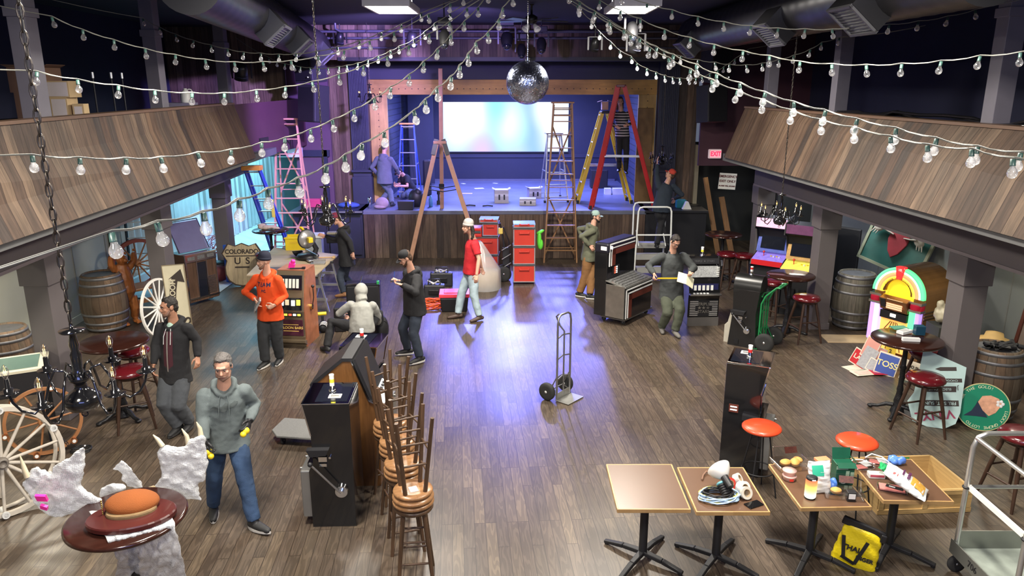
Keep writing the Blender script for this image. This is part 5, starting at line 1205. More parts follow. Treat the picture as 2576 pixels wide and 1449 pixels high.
for s in(-1,1):
    g=G();g.tube([(s*.1,-.09,.6),(s*.22,-.1,.62),(s*.35,-.12,.66)],[.03,.04,.06],8,flat=.4)
    g.ball((s*.38,-.12,.64),(.11,.03,.08),12,(0,s*.5,0))
    for q in range(3):g.tube([(s*(.36+.04*q),-.12,.62),(s*(.4+.05*q),-.13,.5)],[.02,.006],6)
    g.obj('antler',M('pale_antler',(.55,.5,.4),.6,var=.2),t2)
simple('black_cover','black draped panel behind the second right column','panel',black,lambda g:g.box((0,0,.8),(.5,.06,1.6)),(6.35,13.95,0),-.9,bev=.03)
def tin(name,label,px,py,w,h,mat,rz,lean,z=0,txt=None,tm=None,ts=.1,col=None,dy=0,roll=0):
    p=P(px,py,z);t=T(name,label,'sign',(p.x,p.y+dy,z),rot=(lean,roll,rz))
    g=G();g.box((0,0,h/2),(w,.006,h));k=g.obj('panel',mat,t,bev=.002)
    g=G();g.box((0,-.003,h/2),(w*.9,.003,h*.86));k2=g.obj('printed_face',col or mat,k)
    if txt:
        ls=txt.split('|');n=len(ls)
        for i,l in enumerate(ls):text(l,ts,tm,k2,frame((0,-.006,h/2+(n/2-.5-i)*ts*1.15),(1,0,0),(0,0,1)),bold=.002)
    return t
R50=math.radians(-35);sred=M('sign_red',(.5,.02,.03),.4);scr=M('sign_cream',(.7,.62,.5),.5);sblue=M('sign_blue',(.05,.09,.35),.4);spink=M('sign_pink',(.65,.3,.25),.5);sgry=M('sign_grey',(.35,.35,.37),.4,var=.4,scale=30);yl2=M('sign_letter_yellow',(.8,.7,.3),.4)
tin('toss_sign','blue sign with yellow TOSS lettering in front of the jukebox',2222,944,.3,.34,scr,math.radians(-38),-.25,txt='TOSS',tm=yl2,ts=.125,col=sblue,roll=.15)
tin('tin_sign','pink sign with a round emblem, topmost of the leaning tin signs',2178,900,.22,.34,scr,math.radians(-50),-.2,z=.16,col=spink,roll=.25)
tin('tin_sign','red sign with cream letters at the left of the leaning tin signs',2150,918,.24,.26,scr,math.radians(-55),-.25,txt='LAB',tm=scr,ts=.1,col=sred,roll=.3)
tin('tin_sign','dark grey printed sign leaning between the red and pink ones',2168,925,.2,.34,sgry,math.radians(-50),-.3,col=sgry,roll=.3,z=.02)
tin('tin_sign','small silver sign at the foot of the leaning tin signs',2190,935,.2,.2,scr,math.radians(-45),-.35,col=sgry,roll=.3)
tin('tin_sign','small orange-white sign right of the silver one',2205,905,.2,.2,sgry,math.radians(-40),-.2,col=spink,roll=.2,z=.1)
tin('tin_sign','small yellow sign behind the blue lettered one',2238,895,.15,.15,M('s_yellow',(.7,.5,.05),.4),math.radians(-38),-.1,z=.14,txt='2',tm=sb_,ts=.08)
for i,(x,y,w,h,m,c,l,a) in enumerate(((2155,925,.4,.2,scr,scr,'cream sign lying on the floor, leftmost of the flat ones',.3),(2185,922,.34,.2,sred,sred,'red sign lying on the floor behind the cream ones',.1),(2178,940,.42,.2,scr,M('sgn2',(.6,.45,.38),.5,var=.3,scale=20),'cream and red sign lying nearest on the floor',.2),(2210,940,.22,.2,sred,M('sgn3',(.35,.03,.1),.4),'crimson sign lying flat below the blue lettered one',.0))):
    p=P(x,y);g=G();g.box((0,0,.004+.006*i),(w,h,.005));o=g.obj('flat_sign',m);o.location=p;o.rotation_euler=(0,0,a);tag(o,l,'sign');g=G();g.box((0,0,.009+.006*i),(w*.8,h*.7,.002));g.obj('printed_face',c,o)
tin('notice_sign','cream notice reading NO SHIRT NO SHOES NO SERVICE under the round table',2292,962,.36,.3,scr,math.radians(-22),-.25,txt='NO SHIRT|NO SHOES|NO SERVICE',tm=sb_,ts=.056,roll=.25)
simple('cardboard_sheet','flat cardboard sheet on the floor in front of the grey barrel','cardboard',kraft,lambda g:g.box((0,0,.004),(.95,.42,.008)),P(2143,853),-.05)
# folded paper bags behind the round table
for i,(x,y,s,l) in enumerate(((2318,900,1.1,'crumpled brown paper bag under the round table by the column'),)):
    p=P(x,y);g=G();g.ball((0,0,.22*s),(.2*s,.18*s,.24*s),20);g.ball((.05,0,.4*s),(.1,.1,.12),12);o=remesh(g.obj('paper_bag',M('bag_olive',(.24,.2,.13),.8)),.02,2,.06,.1);o.location=(p.x+.15,p.y+.2,0);tag(o,l,'bag')
p=P(2340,825,1.0);g=G();g.ball((0,0,.0),(.18,.15,.14),20);g.ball((-.1,0,.12),(.06,.06,.1),12);o=remesh(g.obj('plastic_bundle',M('bundle_plastic',(.4,.36,.26),.45,var=.3)),.02,2,.06,.1);o.location=(6.35,10.5,.95);tag(o,'crumpled plastic bundle behind the round table beside the jukebox','bundle')
simple('box_support','dark box beside the jukebox under the plastic bundle','box',dk,lambda g:g.box((0,0,.4),(.35,.35,.8)),(6.35,10.5,0))
# pale poster board leaning on the column
pb=M('poster_mint',(.42,.58,.56),.5);p=P(2375,1085)
t=T('poster_board','tall pale blue poster board with pointing arrows leaning on the right column, upside down','poster',(5.35,8.72,0),rot=(math.radians(-18),0,math.radians(-28)))
PS_=.82
oc_=[(-.3,.05),(-.1,.0),(.12,.01),(.26,.12),(.3,.3),(.3,1.02),(-.28,1.22),(-.3,.85),(-.33,.5),(-.4,.35)]
t.scale=(.85,.85,.8)
g=G();g.prism(oc_,(0,0,0),(1,0,0),(0,0,1),(0,.008,0));k=g.obj('board',pb,t)
fr_=lambda x,z:frame((x,-.003,z),(-1,0,-.18),(.18,0,-1))
g=G()
for x,z,w in((.02,.4,.5),(.0,.62,.42),(.12,.78,.3),(.05,.95,.26)):
    g.prism([(-w/2,-.045),(w/2,-.045),(w/2+.0,.045),(-w/2,.045)] if w>.4 else [(-w/2,-.03),(w/2-.05,-.03),(w/2+.02,0),(w/2-.05,.03),(-w/2,.03)],(x,-.001,z),(-.98,0,-.18),(.18,0,-.98),(0,-.003,0))
k2=g.obj('black_bands',sb_,k)
text('FRI. SAT. SUN.',.07,pb,k2,frame((.02,-.006,.4),(-.98,0,-.18),(.18,0,-.98)),bold=.001)
text('ELECTRONIC',.05,pb,k2,frame((0,-.006,.62),(-.98,0,-.18),(.18,0,-.98)))
text('CHOGO',.045,pb,k2,frame((.13,-.006,.78),(-.98,0,-.18),(.18,0,-.98)))
text('VINYL',.19,M('poster_maroon',(.3,.03,.08),.5),k,frame((-.02,-.004,.2),(-.98,0,-.3),(.3,0,-.98)),bold=.004)
text('Jimmy',.09,sb_,k,frame((.13,-.004,.66),(-.98,0,-.18),(.18,0,-.98)))
# round lotto sign
p=P(2473,1082);t=T('lotto_sign','round green sign reading GO FOR THE GOLD! with an upside-down hatted face','sign',(p.x-.02,p.y+.05,.29),rot=(math.radians(-14),0,math.radians(-22)))
g=G();g.cyl((0,0,0),(0,.02,0),.3,n=56);g.obj('rim',M('sign_gold_rim',(.55,.5,.25),.4),t)
g=G();g.cyl((0,-.004,0),(0,.0,0),.288,n=56);k=g.obj('green_face',M('sign_green',(.01,.22,.12),.35),t)
lt=M('sign_lettering',(.8,.75,.5),.4)
def arc_text(s,R,a0,a1,size,inward=False):
    n=len(s)
    for i,ch in enumerate(s):
        if ch==' ':continue
        a=a0+(a1-a0)*i/(n-1);c,sn=math.cos(a),math.sin(a);up=V((c,0,sn)) if not inward else V((-c,0,-sn))
        rt=V((up.z,0,-up.x));text(ch,size,lt,k,frame((c*R,-.006,sn*R),rt,up),name='letter',ext=.001)
arc_text('GO FOR THE GOLD!',.255,math.radians(190),math.radians(72),.05)
arc_text('LUCKY GNOME LOTTO',.255,math.radians(-5),math.radians(-125),.05,False)
g=G();g.prism([(-.2,-.13),(-.06,-.12),(.06,-.12),(.0,-.02),(-.06,.08),(-.08,.02),(-.12,-.06)],(0,-.006,0),(1,0,0),(0,0,1),(0,-.003,0));g.obj('painted_hat',M('hat_navy',(.01,.02,.05),.5),k)
g=G();g.prism([(-.06,.06),(.0,-.04),(.07,-.1),(.14,-.05),(.2,.06),(.16,.13),(.07,.16),(-.02,.14)],(0,-.007,0),(1,0,0),(0,0,1),(0,-.003,0));g.obj('painted_beard',M('beard_paint',(.7,.35,.22),.5,var=.5,scale=20),k)
g=G()
for q in range(5):g.ball((.18+.03*math.cos(q*1.26),-.01,.07+.03*math.sin(q*1.26)),(.02,.003,.02),8)
g.obj('painted_flower',white,k)
# straps on the front barrel, framed picture behind
t=T('tool_straps','black straps and clamps on top of the brown barrel behind the lotto sign','straps',(brF.location.x,brF.location.y,.948))
g=G();rn=random.Random(11)
for i in range(9):g.tube([(rn.uniform(-.2,.25),rn.uniform(-.2,.1),.03) for _ in range(3)],.028,7)
g.tube([(.2,-.1,.03),(.3,-.15,.02),(.34,-.18,-.15)],.03,7);g.obj('webbing',black,t)
g=G();g.torus((-.02,-.28,-.1),.055,.012,(0,1,0),20,6);g.obj('ring',chrome,t)
t=T('framed_picture','brown framed picture leaning on the right wall behind the barrel','picture frame',(7.25,9.75,0),rot=(-.15,0,math.radians(-78)))
g=G();g.box((0,0,.62),(.9,.02,1.1));g.obj('canvas',M('canvas_mauve',(.2,.15,.12),.6,var=.3),t)
g=G()
for s in(-1,1):g.box((s*.45,-.01,.62),(.05,.05,1.15));g.box((0,-.01,.62+s*.55),(.9,.05,.05))
g.obj('frame',M('frame_brown',(.09,.025,.015),.4),t)
simple('straw_hat','straw hat shape behind the front right barrel','hat',M('straw',(.5,.33,.12),.7,var=.2),lambda g:g.lathe([(.22,0),(.13,.02),(.11,.1),(0,.13)],n=24),(6.8,10.05,.72))
simple('hat_stand','brown carton behind the front right barrel','box',kraft,lambda g:g.box((0,0,.36),(.4,.4,.72)),(6.8,10.05,0))
# pine crate behind the food tables
pinec=boards('crate_pine','x','z',2,.3,[(.5,.33,.13),(.56,.37,.16)],rough=.5,grain=.5,gap=0,stain=.2)
t=T('wooden_crate','low light pine crate on the floor behind the food tables','crate',(4.15,7.12,0),.06)
W,D,h=.95,.7,.26;g=G()
for s in(-1,1):g.box((0,s*D/2,h/2),(W,.02,h));g.box((s*W/2,0,h/2),(.02,D,h))
g.box((0,0,.01),(W,D,.02));g.obj('box_body',pinec,t)
g=G()
for z in(.03,h-.03):g.box((0,-D/2-.015,z),(W+.03,.015,.05));g.box((W/2+.015,0,z),(.015,D,.05))
for x in(-W/2+.02,0,W/2-.02):g.box((x,-D/2-.015,h/2),(.05,.015,h-.1))
g.obj('trim_slats',pinec,t)
g=G();g.box((.2,D/2-.013,.2),(.06,.006,.1));g.obj('green_label',greenp,t)
simple('black_hose','black and white ring-shaped hose inside the pine crate','hose',black,lambda g:(g.torus((0,0,.06),.17,.03,(0,0,1)),),(4.25,7.0,.02))
# ================================================================ overhead things
bg=glassy('bulb_glass',(1,1,1),.05,.6,(.95,.95,.97))
_t=bg.node_tree;_d=nd(_t,'ShaderNodeBsdfTranslucent');_d.inputs[0].default_value=(.9,.92,.95,1);_m=nd(_t,'ShaderNodeMixShader');_m.inputs[0].default_value=.2
_o=[n for n in _t.nodes if n.type=='OUTPUT_MATERIAL'][0];_s=_o.inputs[0].links[0].from_socket;L(_t,_s,_m.inputs[1]);L(_t,_d.outputs[0],_m.inputs[2]);L(_t,_m.outputs[0],_o.inputs[0]);sock=M('socket_green',(.03,.07,.06),.4);wirem=M('string_wire',(.14,.14,.12),.5)
g=G();g.lathe([(.0,-.002),(.011,-.004),(.013,-.014),(.021,-.025),(.025,-.04),(.0215,-.055),(.012,-.064),(0,-.067)],n=16);BME=g.obj('bulb',bg);
g=G();g.lathe([(0,.03),(.012,.03),(.013,.0),(.0145,-.004),(0,-.004)],n=10);SME=g.obj('socket',sock)
HUB=V((.12,8.6,5.42))
def strand(label,pts,d0,d1,end,hub=HUB,flip=False):
    """pts: seen bulb centres; d0,d1 distances of the first and last; end: wall anchor before the first"""
    t=T('string_lights',label,'string lights',(0,0,0),0,'string lights hanging from the ceiling hub')
    n=len(pts);W=[]
    for i,(x,y) in enumerate(pts):
        d=d0+(d1-d0)*i/(n-1);r=ray(x,y);W.append(V((0,0,H))+r*d)
    for i,w in enumerate(W):
        s=SME.copy();C.objects.link(s);s.parent=t;s.location=w+V((0,0,.05));rx,ry=random.uniform(-.2,.2),random.uniform(-.2,.2);s.rotation_euler=(rx,ry,0)
        b=BME.copy();C.objects.link(b);b.parent=s;b.location=(0,0,0)
    Pw=[w+V((0,0,.086)) for w in W]
    full=([V(end)] if end else [])+Pw+([hub] if hub else [])
    out=[]
    for i in range(len(full)-1):
        a,b=full[i],full[i+1];m=3 if 0<i<len(full)-2 else 6
        for j in range(m):
            u=j/m;sag=.012*math.sin(PI*u)*(1 if 0<i<len(full)-2 else 2);out.append(a.lerp(b,u)-V((0,0,sag)))
    out.append(full[-1]);g=G();g.tube(out,.0036,6)
    ph=[V((.006*math.cos(i*1.9),.006*math.sin(i*1.9),.004)) for i in range(len(out))];g.tube([a+b for a,b in zip(out,ph)],.0028,5);g.obj('cable',wirem,t);return t
NL=' of the string lights on the left side'
strand('lowest nearest string of clear bulbs crossing the left foreground',[(290,640),(405,611),(518,583),(605,549),(677,519),(752,490),(822,456),(869,427),(911,397),(968,365),(1044,309),(1071,281),(1100,251),(1135,222),(1157,193),(1178,163),(1198,132),(1228,106),(1255,72),(1264,43),(1290,13)],2.7,7.2,(-2.9,1.6,3.3))
strand('second string of bulbs from below on the left, passing in front of the chain',[(87,428),(205,433),(320,433),(410,429),(503,416),(583,408),(660,389),(718,376),(783,353),(839,328),(892,302),(943,273),(983,245),(1030,213),(1066,180),(1101,147),(1134,111),(1168,76),(1203,40),(1227,5)],4.2,7.8,(-3.6,3.0,3.95))
strand('third string of bulbs on the left, passing just above the left railing',[(95,210),(199,229),(300,243),(392,255),(485,260),(566,260),(647,252),(719,243),(788,229),(854,211),(915,188),(975,164),(1029,137),(1080,107),(1131,76),(1175,41)],5.4,8.1,(-4.6,5.0,4.4))
strand('fourth string of bulbs on the left, crossing the left posts',[(135,66),(211,98),(289,123),(368,145),(443,160),(519,172),(592,178),(664,177),(734,174),(802,163),(866,148),(931,124),(992,102),(1079,56),(1133,29),(1166,11)],7.0,8.3,(-5.5,7.4,5.1))
strand('dark far string of bulbs on the left, upper of the two farthest',[(362,63),(403,85),(444,103),(487,118),(532,130),(574,140),(613,148),(657,151),(702,154),(746,153),(797,147),(850,136),(905,121),(960,100),(1010,80),(1060,52)],10,9,(-6.0,9.6,5.3))
strand('farthest drooping string of bulbs on the left, before the stage wall',[(677,157),(697,166),(717,173),(741,177),(756,181),(781,184),(803,186),(826,185),(853,182),(873,179),(900,174),(926,166),(952,157),(983,144),(1005,133),(1042,116),(1069,97),(1094,76),(1133,51)],13,9.5,(-4.9,14,5.0))
strand('topmost string of bulbs on the right side near the white light panel',[(2452,46),(2381,63),(2307,75),(2234,83),(2166,87),(2093,95),(2023,94),(1955,92),(1887,86),(1820,76),(1755,63),(1690,46),(1627,30),(1565,8)],7.6,8.2,(5.6,7.6,5.2))
strand('second string of bulbs from the top on the right side',[(2563,162),(2460,170),(2363,182),(2265,188),(2178,190),(2091,187),(2010,180),(1934,165),(1867,152),(1795,136),(1735,118),(1671,97),(1610,70),(1560,48),(1508,22)],5.4,8.0,(4.6,5.0,4.6))
strand('upper string of the bright pair sweeping down the right side',[(2560,425),(2453,408),(2350,385),(2250,358),(2151,333),(2072,310),(1995,288),(1921,262),(1860,238),(1801,214),(1751,190),(1692,164),(1650,143),(1608,120),(1569,98),(1533,77),(1495,50),(1458,26),(1433,6)],3.8,7.9,(3.4,3.2,3.9))
strand('lower string of the bright pair sweeping down the right side',[(2543,441),(2440,415),(2330,402),(2238,379),(2148,355),(2063,334),(1988,308),(1918,281),(1852,255),(1790,228),(1735,200),(1682,171),(1633,143),(1586,112),(1536,84),(1492,56),(1454,34)],3.7,7.9,(3.3,3.0,3.75))
strand('far string of small bulbs drooping over the right barn boards',[(1882,136),(1848,161),(1820,181),(1805,190),(1785,199),(1766,206),(1750,210),(1733,211),(1710,211),(1692,209),(1672,205),(1650,197),(1627,188),(1602,175),(1588,158),(1559,144),(1536,122),(1508,98),(1487,70),(1457,40)],13,9.3,(5.0,13.5,5.0))
strand('middle drooping string of bulbs in front of the right speaker',[(2109,112),(2065,124),(2036,142),(1995,157),(1959,167),(1917,177),(1878,181),(1834,180),(1799,175),(1755,169),(1712,160),(1670,145),(1628,125),(1575,95),(1530,66)],9.6,8.8,(5.1,9.8,4.9))
bpy.data.objects.remove(SME);bpy.data.objects.remove(BME)
# disco ball
p=PY(1327,208,10.4);t=T('disco_ball','silver mirror ball hanging above the centre of the room','mirror ball',p,.1)
mm,tt=nt('mirror_tiles');o_=nd(tt,'ShaderNodeOutputMaterial');b_=nd(tt,'ShaderNodeBsdfPrincipled');L(tt,b_.outputs[0],o_.inputs[0]);b_.inputs['Metallic'].default_value=1;b_.inputs['Roughness'].default_value=.2;b_.inputs['Base Color'].default_value=(.62,.7,1,1)  # blue of the reflected room light put into the tile colour
ge=nd(tt,'ShaderNodeNewGeometry');wn=nd(tt,'ShaderNodeTexWhiteNoise',noise_dimensions='3D');L(tt,ge.outputs['True Normal'],wn.inputs['Vector'])
sb_n=nd(tt,'ShaderNodeVectorMath',operation='SUBTRACT');sb_n.inputs[1].default_value=(.5,.5,.5);L(tt,wn.outputs['Color'],sb_n.inputs[0]);sc_=nd(tt,'ShaderNodeVectorMath',operation='SCALE');sc_.inputs['Scale'].default_value=.3;L(tt,sb_n.outputs[0],sc_.inputs[0])
ad_=nd(tt,'ShaderNodeVectorMath',operation='ADD');L(tt,sc_.outputs[0],ad_.inputs[0]);L(tt,ge.outputs['True Normal'],ad_.inputs[1]);nm_=nd(tt,'ShaderNodeVectorMath',operation='NORMALIZE');L(tt,ad_.outputs[0],nm_.inputs[0]);L(tt,nm_.outputs[0],b_.inputs['Normal'])
g=G();R=.285;k=44
for i in range(k):
    a0,a1=-PI/2+PI*i/k,-PI/2+PI*(i+1)/k;n=max(6,int(88*math.cos((a0+a1)/2)))
    for j in range(n):
        b0,b1=2*PI*j/n,2*PI*(j+.94)/n;a2=a0+(a1-a0)*.95
        g.add([(R*math.cos(a)*math.cos(b),R*math.cos(a)*math.sin(b),R*math.sin(a)) for a,b in((a0,b0),(a0,b1),(a2,b1),(a2,b0))],[(0,1,2,3)])
g.obj('mirror_tiles',mm,t)
g=G();g.ball((0,0,0),R-.004,32);g.obj('core',dmetal,t);g=G();g.cyl((0,0,R-.01),(0,0,R+.03),.03,n=14);g.cyl((0,0,R+.03),(0,0,R+.045),.012,n=10);g.obj('cap',chrome,t)
g=G();z=R+.04
while z<5.5-p.z:g.ball((0,0,z),.009,8);z+=.024
g.cyl((0,0,R),(0,0,5.5-p.z),.004,n=6);g.obj('bead_chain',chrome,t)
# light panels
pe=M('panel_glow',(1,.97,.9),emit=9,ecol=(1,.95,.85))
for x,l in((-1.72,'left glowing white ceiling panel'),(1.72,'right glowing white ceiling panel')):
    t=T('ceiling_panel_light',l,'ceiling light',(x,11.5,5.27))
    g=G()
    for s in(-1,1):g.box((s*.31,0,0),(.03,1.2,.08));g.box((0,s*.6,0),(.65,.03,.08));g.cyl((s*.28,0,.03),(s*.28,0,.23),.008,n=6)
    g.obj('frame',white,t);g=G();g.box((0,0,.0),(.6,1.18,.03));g.obj('diffuser',pe,t)
# ducts
ductm=M('duct_grey',(.05,.05,.055),.35,.7,var=.1)
def duct(label,A,B,r,boxes,sd):
    t=T('air_duct',label,'duct',(0,0,0));A,B=V(A),V(B);n=130;pts=[A.lerp(B,i/n) for i in range(n+1)]
    g=G();g.tube(pts,[r*(1+(.012 if i%4==0 else 0)) for i in range(n+1)],28);g.obj('duct_tube',ductm,t)
    d=(B-A).normalized();x=d.cross(V((0,0,1))).normalized()
    for u in boxes:
        c=A.lerp(B,u)-V((0,0,r*.75))+x*sd*r*.95;n_=(V((0,0,-.75))+x*sd*.66).normalized();v=n_.cross(d)
        g=G();R_=Matrix((d,v,n_)).transposed();g.box(c-n_*.08,(.55,.38,.34),R_);k=g.obj('vent_box',ductm,t)
        g=G()
        for s in(-1,1):g.box(c+n_*.1+v*s*.18,(.55,.03,.03),R_);g.box(c+n_*.1+d*s*.26,(.03,.38,.03),R_)
        for i in range(9):g.box(c+n_*.095+v*(-.15+.0375*i),(.5,.006,.012),R_)
        g.obj('grille',M('grille_grey',(.16,.16,.17),.4,.6),k)
duct('round black air duct along the upper left side','-3.35,8.4,5.2'.split(',') and (-3.3,8.2,5.22),(-4.45,18.0,5.02),.33,(.28,.52,.86),1)
duct('round black air duct along the upper right side',(3.85,6.5,5.14),(3.6,15.6,5.14),.33,(.17,.43,.92),-1)
# ceiling fan
p=PY(1337,52,13.2);t=T('ceiling_fan','dark ceiling fan with bell glass lamps behind the mirror ball chain','ceiling fan',p,.3)
g=G();g.lathe([(0,-.06),(.07,-.05),(.1,0),(.1,.06),(.05,.09),(.02,.1),(.018,5.45-p.z),(.06,5.48-p.z)],n=20);g.obj('motor',dmetal,t)
for i in range(5):
    a=2*PI*i/5;c,s=math.cos(a),math.sin(a);g=G();g.bar((c*.1,s*.1,.0),(c*.2,s*.2,.0),.03,.01);g.bar((c*.18,s*.18,0),(c*.62,s*.62,.0),.13,.012,(.15*s,-.15*c,1),w2=.15);g.obj('blade',M('blade_dark',(.06,.06,.075),.3),t)
for i in range(4):
    a=2*PI*i/4+.4;c,s=math.cos(a),math.sin(a);g=G();g.lathe([(.02,0),(.035,.03),(.05,.08),(.06,.11),(.057,.11),(.045,.07),(.015,.01)],(c*.07,s*.07,-.07),16,(c*.7,s*.7,-.7));g.obj('lamp_shade',M('frosted_shade',(.5,.5,.58),.3,alpha=.7),t)
# pipes and stage lights
g=G()
for z,Y in((5.33,17.6),(5.2,17.75)):g.cyl((-4.6,Y,z),(3.9,Y,z),.028,n=10)
g.tube([(-3.9,17.5,5.5),(-3.9,17.5,5.38),(-3.8,17.5,5.33),(2.8,17.5,5.33)],.03,10);g.cyl((-4.6,17.9,5.0),(-2.4,17.9,5.0),.022,n=8);g.cyl((2.2,17.9,5.0),(4.3,17.9,5.0),.022,n=8)
tag(g.obj('lighting_pipe',M('pipe_grey',(.1,.1,.13),.4,.5)),'run of dark pipes across the ceiling above the stage','pipe')
def light(label,px,py,Y,kind=0,s=1.,top=5.49):
    p=PY(px,py,Y);t=T('stage_light',label,'stage light',p,.0)
    g=G()
    for q in(-1,1):g.bar((q*.12*s,0,-.12*s),(q*.12*s,0,.1*s),.012,.03)
    g.bar((-.12*s,0,.1*s),(.12*s,0,.1*s),.03,.012);g.cyl((0,0,.1*s),(0,0,top-p.z),.012,n=8);g.obj('yoke',dmetal,t)
    if kind==0:   # moving head
        g=G();g.box((0,0,.17*s),(.2*s,.18*s,.1*s));g.obj('base_box',black,t,bev=.01)
        g=G();g.tube([(0,.06,-.02),(0,-.02,-.08),(0,-.1,-.22)],[.075*s,.09*s,.07*s],16);g.obj('head',black,t)
        g=G();g.ball((0,-.1,-.22),.06*s,12);g.obj('lens',screenb,t)
    else:
        g=G();g.lathe([(0,.1),(.06*s,.08),(.075*s,0),(.085*s,-.14*s),(.08*s,-.14*s),(.06*s,0)],(0,0,0),18,(.2,-.3,1));g.obj('housing',dmetal,t)
        g=G();g.lathe([(0,.0),(.07*s,-.0)],(0,0,-.1*s),16,(.2,-.3,1));g.obj('lens',M('lens_bluish',(.3,.32,.5),.1),t)
    return t
light('black moving head light hanging nearest left of the fan',1275,88,16.5,0,1.5)
light('slim black stage light just left of the mirror ball chain',1312,115,17,0,1.1)
light('black moving head light right of the mirror ball chain',1362,100,16.5,0,1.2)
light('dark spotlight with bright edges near the left string lights',1118,80,13,0,1.0,5.48)
light('pale clamp light with dangling cables above the stage left',1037,92,16,1,1.4)
light('blue-lit moving head below the right ceiling panel',1592,60,12.4,0,1,5.48)
light('pale spotlight hanging below the blue-lit moving head',1600,105,12.5,1,1.2,5.48)
light('small par light hanging on a rod right of the mirror ball',1497,108,14,1,1.0,5.48)
light('small spotlight beside the end of the left duct',855,92,17.6,1,1.2)
light('black floodlight with arm high on the left barn boards',607,172,15.5,1,1.6,4.9)
# speakers
def speaker(label,x,Y,rz,z=3.35):
    t=T('hanging_speaker',label,'speaker',(x,Y,z),rz);g=G()
    for i,(z0,hh,tl) in enumerate(((.88,.8,.1),(0,.84,-.12))):
        g=G();g.box((0,.05*i,z0+hh/2),(.52,.48,hh-.02),(tl*.8,0,0));k=g.obj('cabinet',M('speaker_grey',(.02,.02,.025),.6),t,bev=.02)
        g=G();g.box((0,-.25+.05*i,z0+hh/2),(.46,.02,hh-.1),(tl*.8,0,0));g.obj('grille',black,k)
        g=G();g.box((.18,-.265+.04*i,z0+.12),(.02,.01,.02));g.obj('badge',lit_w,k)
    g=G()
    for q in(-1,1):g.cyl((q*.18,0,1.68),(q*.18,0,5.48-z),.008,n=6)
    g.obj('rigging_wire',dmetal,t)
speaker('black two-part line speaker hanging on the plum wall left of the stage',-4.55,17.6,-.5);speaker('black two-part line speaker hanging at the right of the stage',4.55,17.5,.35)
speaker_x=None
# exit and emergency signs
p=PY(1798,387,18.2);t=T('exit_sign','glowing red EXIT sign on the dark wall right of the stage','sign',p)
g=G();g.box((0,0,0),(.31,.08,.22));g.obj('case',M('exit_white',(.6,.45,.45),.4,emit=.3),t,bev=.02)
g=G();g.box((.01,-.042,0),(.25,.01,.16));k=g.obj('lit_face',M('exit_pink',(1,.25,.3),emit=.9),t);text('EXIT',.15,M('exit_red',(1,.01,.03),emit=3),k,frame((.01,-.052,0),(1,0,0),(0,0,1)),bold=.006,sx=.8)
p=PY(1830,456,17.45);t=T('emergency_sign','cream sign reading EMERGENCY EXIT ONLY by the right dark lobby','sign',p,rot=(0,.06,0))
g=G();g.box((0,0,0),(.4,.01,.37));k=g.obj('panel',M('sign_ivory',(.62,.6,.52),.5),t)
dr=M('dark_red_ink',(.1,.02,.02),.5)
for s_,z,q in(('EMERGENCY',.11,.075),('EXIT ONLY',.0,.075),('ALARM WILL SOUND',-.11,.04)):text(s_,q,dr,k,frame((0,-.008,z),(1,0,0),(0,0,1)),bold=.002)
# balcony clutter
def box(name,label,c,d,mat,rz=0,bev=0,cat='box',grp=None,extra=None):
    g=G();g.box((0,0,d[2]/2),d)
    if extra:extra(g,d)
    o=g.obj(name,mat,bev=bev);o.location=c;o.rotation_euler=(0,0,rz);return tag(o,label,cat,grp)
box('equipment_case','black case on the left balcony under the cardboard boxes',(-5.95,9.9,2.86),(.9,.8,.92),black)
kb=M('dark_kraft',(.2,.11,.07),.8);wl=M('label_white',(.62,.55,.55),.6)
flaps=lambda g,d:[g.box((s*d[0]*.56,0,d[2]+.02),(d[0]*.2,d[1],.006),(0,-s*.4,0)) for s in(-1,1)]
box('cardboard_box','large open brown box on the left balcony, bottom of the pile',(-6.02,9.9,3.78),(.42,.4,.32),kb)
box('cardboard_box','large open brown box on the left balcony, on top of another',(-6.05,9.9,4.1),(.44,.4,.3),kb,extra=flaps)
o=box('cardboard_box','white-labelled upright box on the left balcony, lower of two',(-5.7,9.85,3.78),(.2,.3,.26),kraft,.1);g=G();g.box((0,-.152,.13),(.17,.004,.22));g.obj('label',wl,o)
o=box('cardboard_box','white-labelled box on the left balcony, upper of two',(-5.68,9.85,4.04),(.27,.3,.2),kraft,.05);g=G();g.box((0,-.152,.1),(.24,.004,.17));g.obj('label',wl,o)
o=box('cardboard_box','small tan box at the right of the balcony boxes',(-5.5,9.85,3.78),(.13,.2,.18),kraft,.2);g=G();g.box((0,-.102,.09),(.09,.004,.12));g.obj('label',wl,o)
box('equipment_case','pale case on the left balcony under the white jug',(-5.95,13.9,2.86),(.45,.4,1.02),M('lavender_case',(.25,.23,.35),.6))
t=T('jug','white plastic jug on the left balcony railing side','jug',(-5.85,13.9,3.88),.2)
g=G();g.lathe([(0,0),(.09,0),(.095,.02),(.095,.14),(.06,.2),(.03,.22),(.03,.25),(0,.25)],n=18);g.obj('body',white,t);g=G();g.torus((.07,0,.19),.045,.012,(0,1,0),16,6);g.obj('handle',white,t)
for i,(x,y) in enumerate(((-5.75,10.7),(-5.6,10.9),(-5.65,11.3))):
    t=T('mic_stand',('black microphone stand behind the balcony boxes, left of three','black microphone stand behind the balcony boxes, middle of three','black microphone stand behind the balcony boxes, right of three')[i],'stand',(x,y,2.86),0,)
    g=G();g.cyl((0,0,0),(0,0,1.5),.012,n=8);g.obj('pole',dmetal,t);g=G();g.lathe([(0,0),(.13,0),(.12,.02),(0,.03)],n=18);g.obj('base',dmetal,t);g=G();g.cyl((0,0,1.42),(0,0,1.5),.02,n=8);g.obj('clip',alu,t)
t=T('cable_bundle','black cables lying along the right balcony railing','cable',(0,0,0));g=G();rn=random.Random(2)
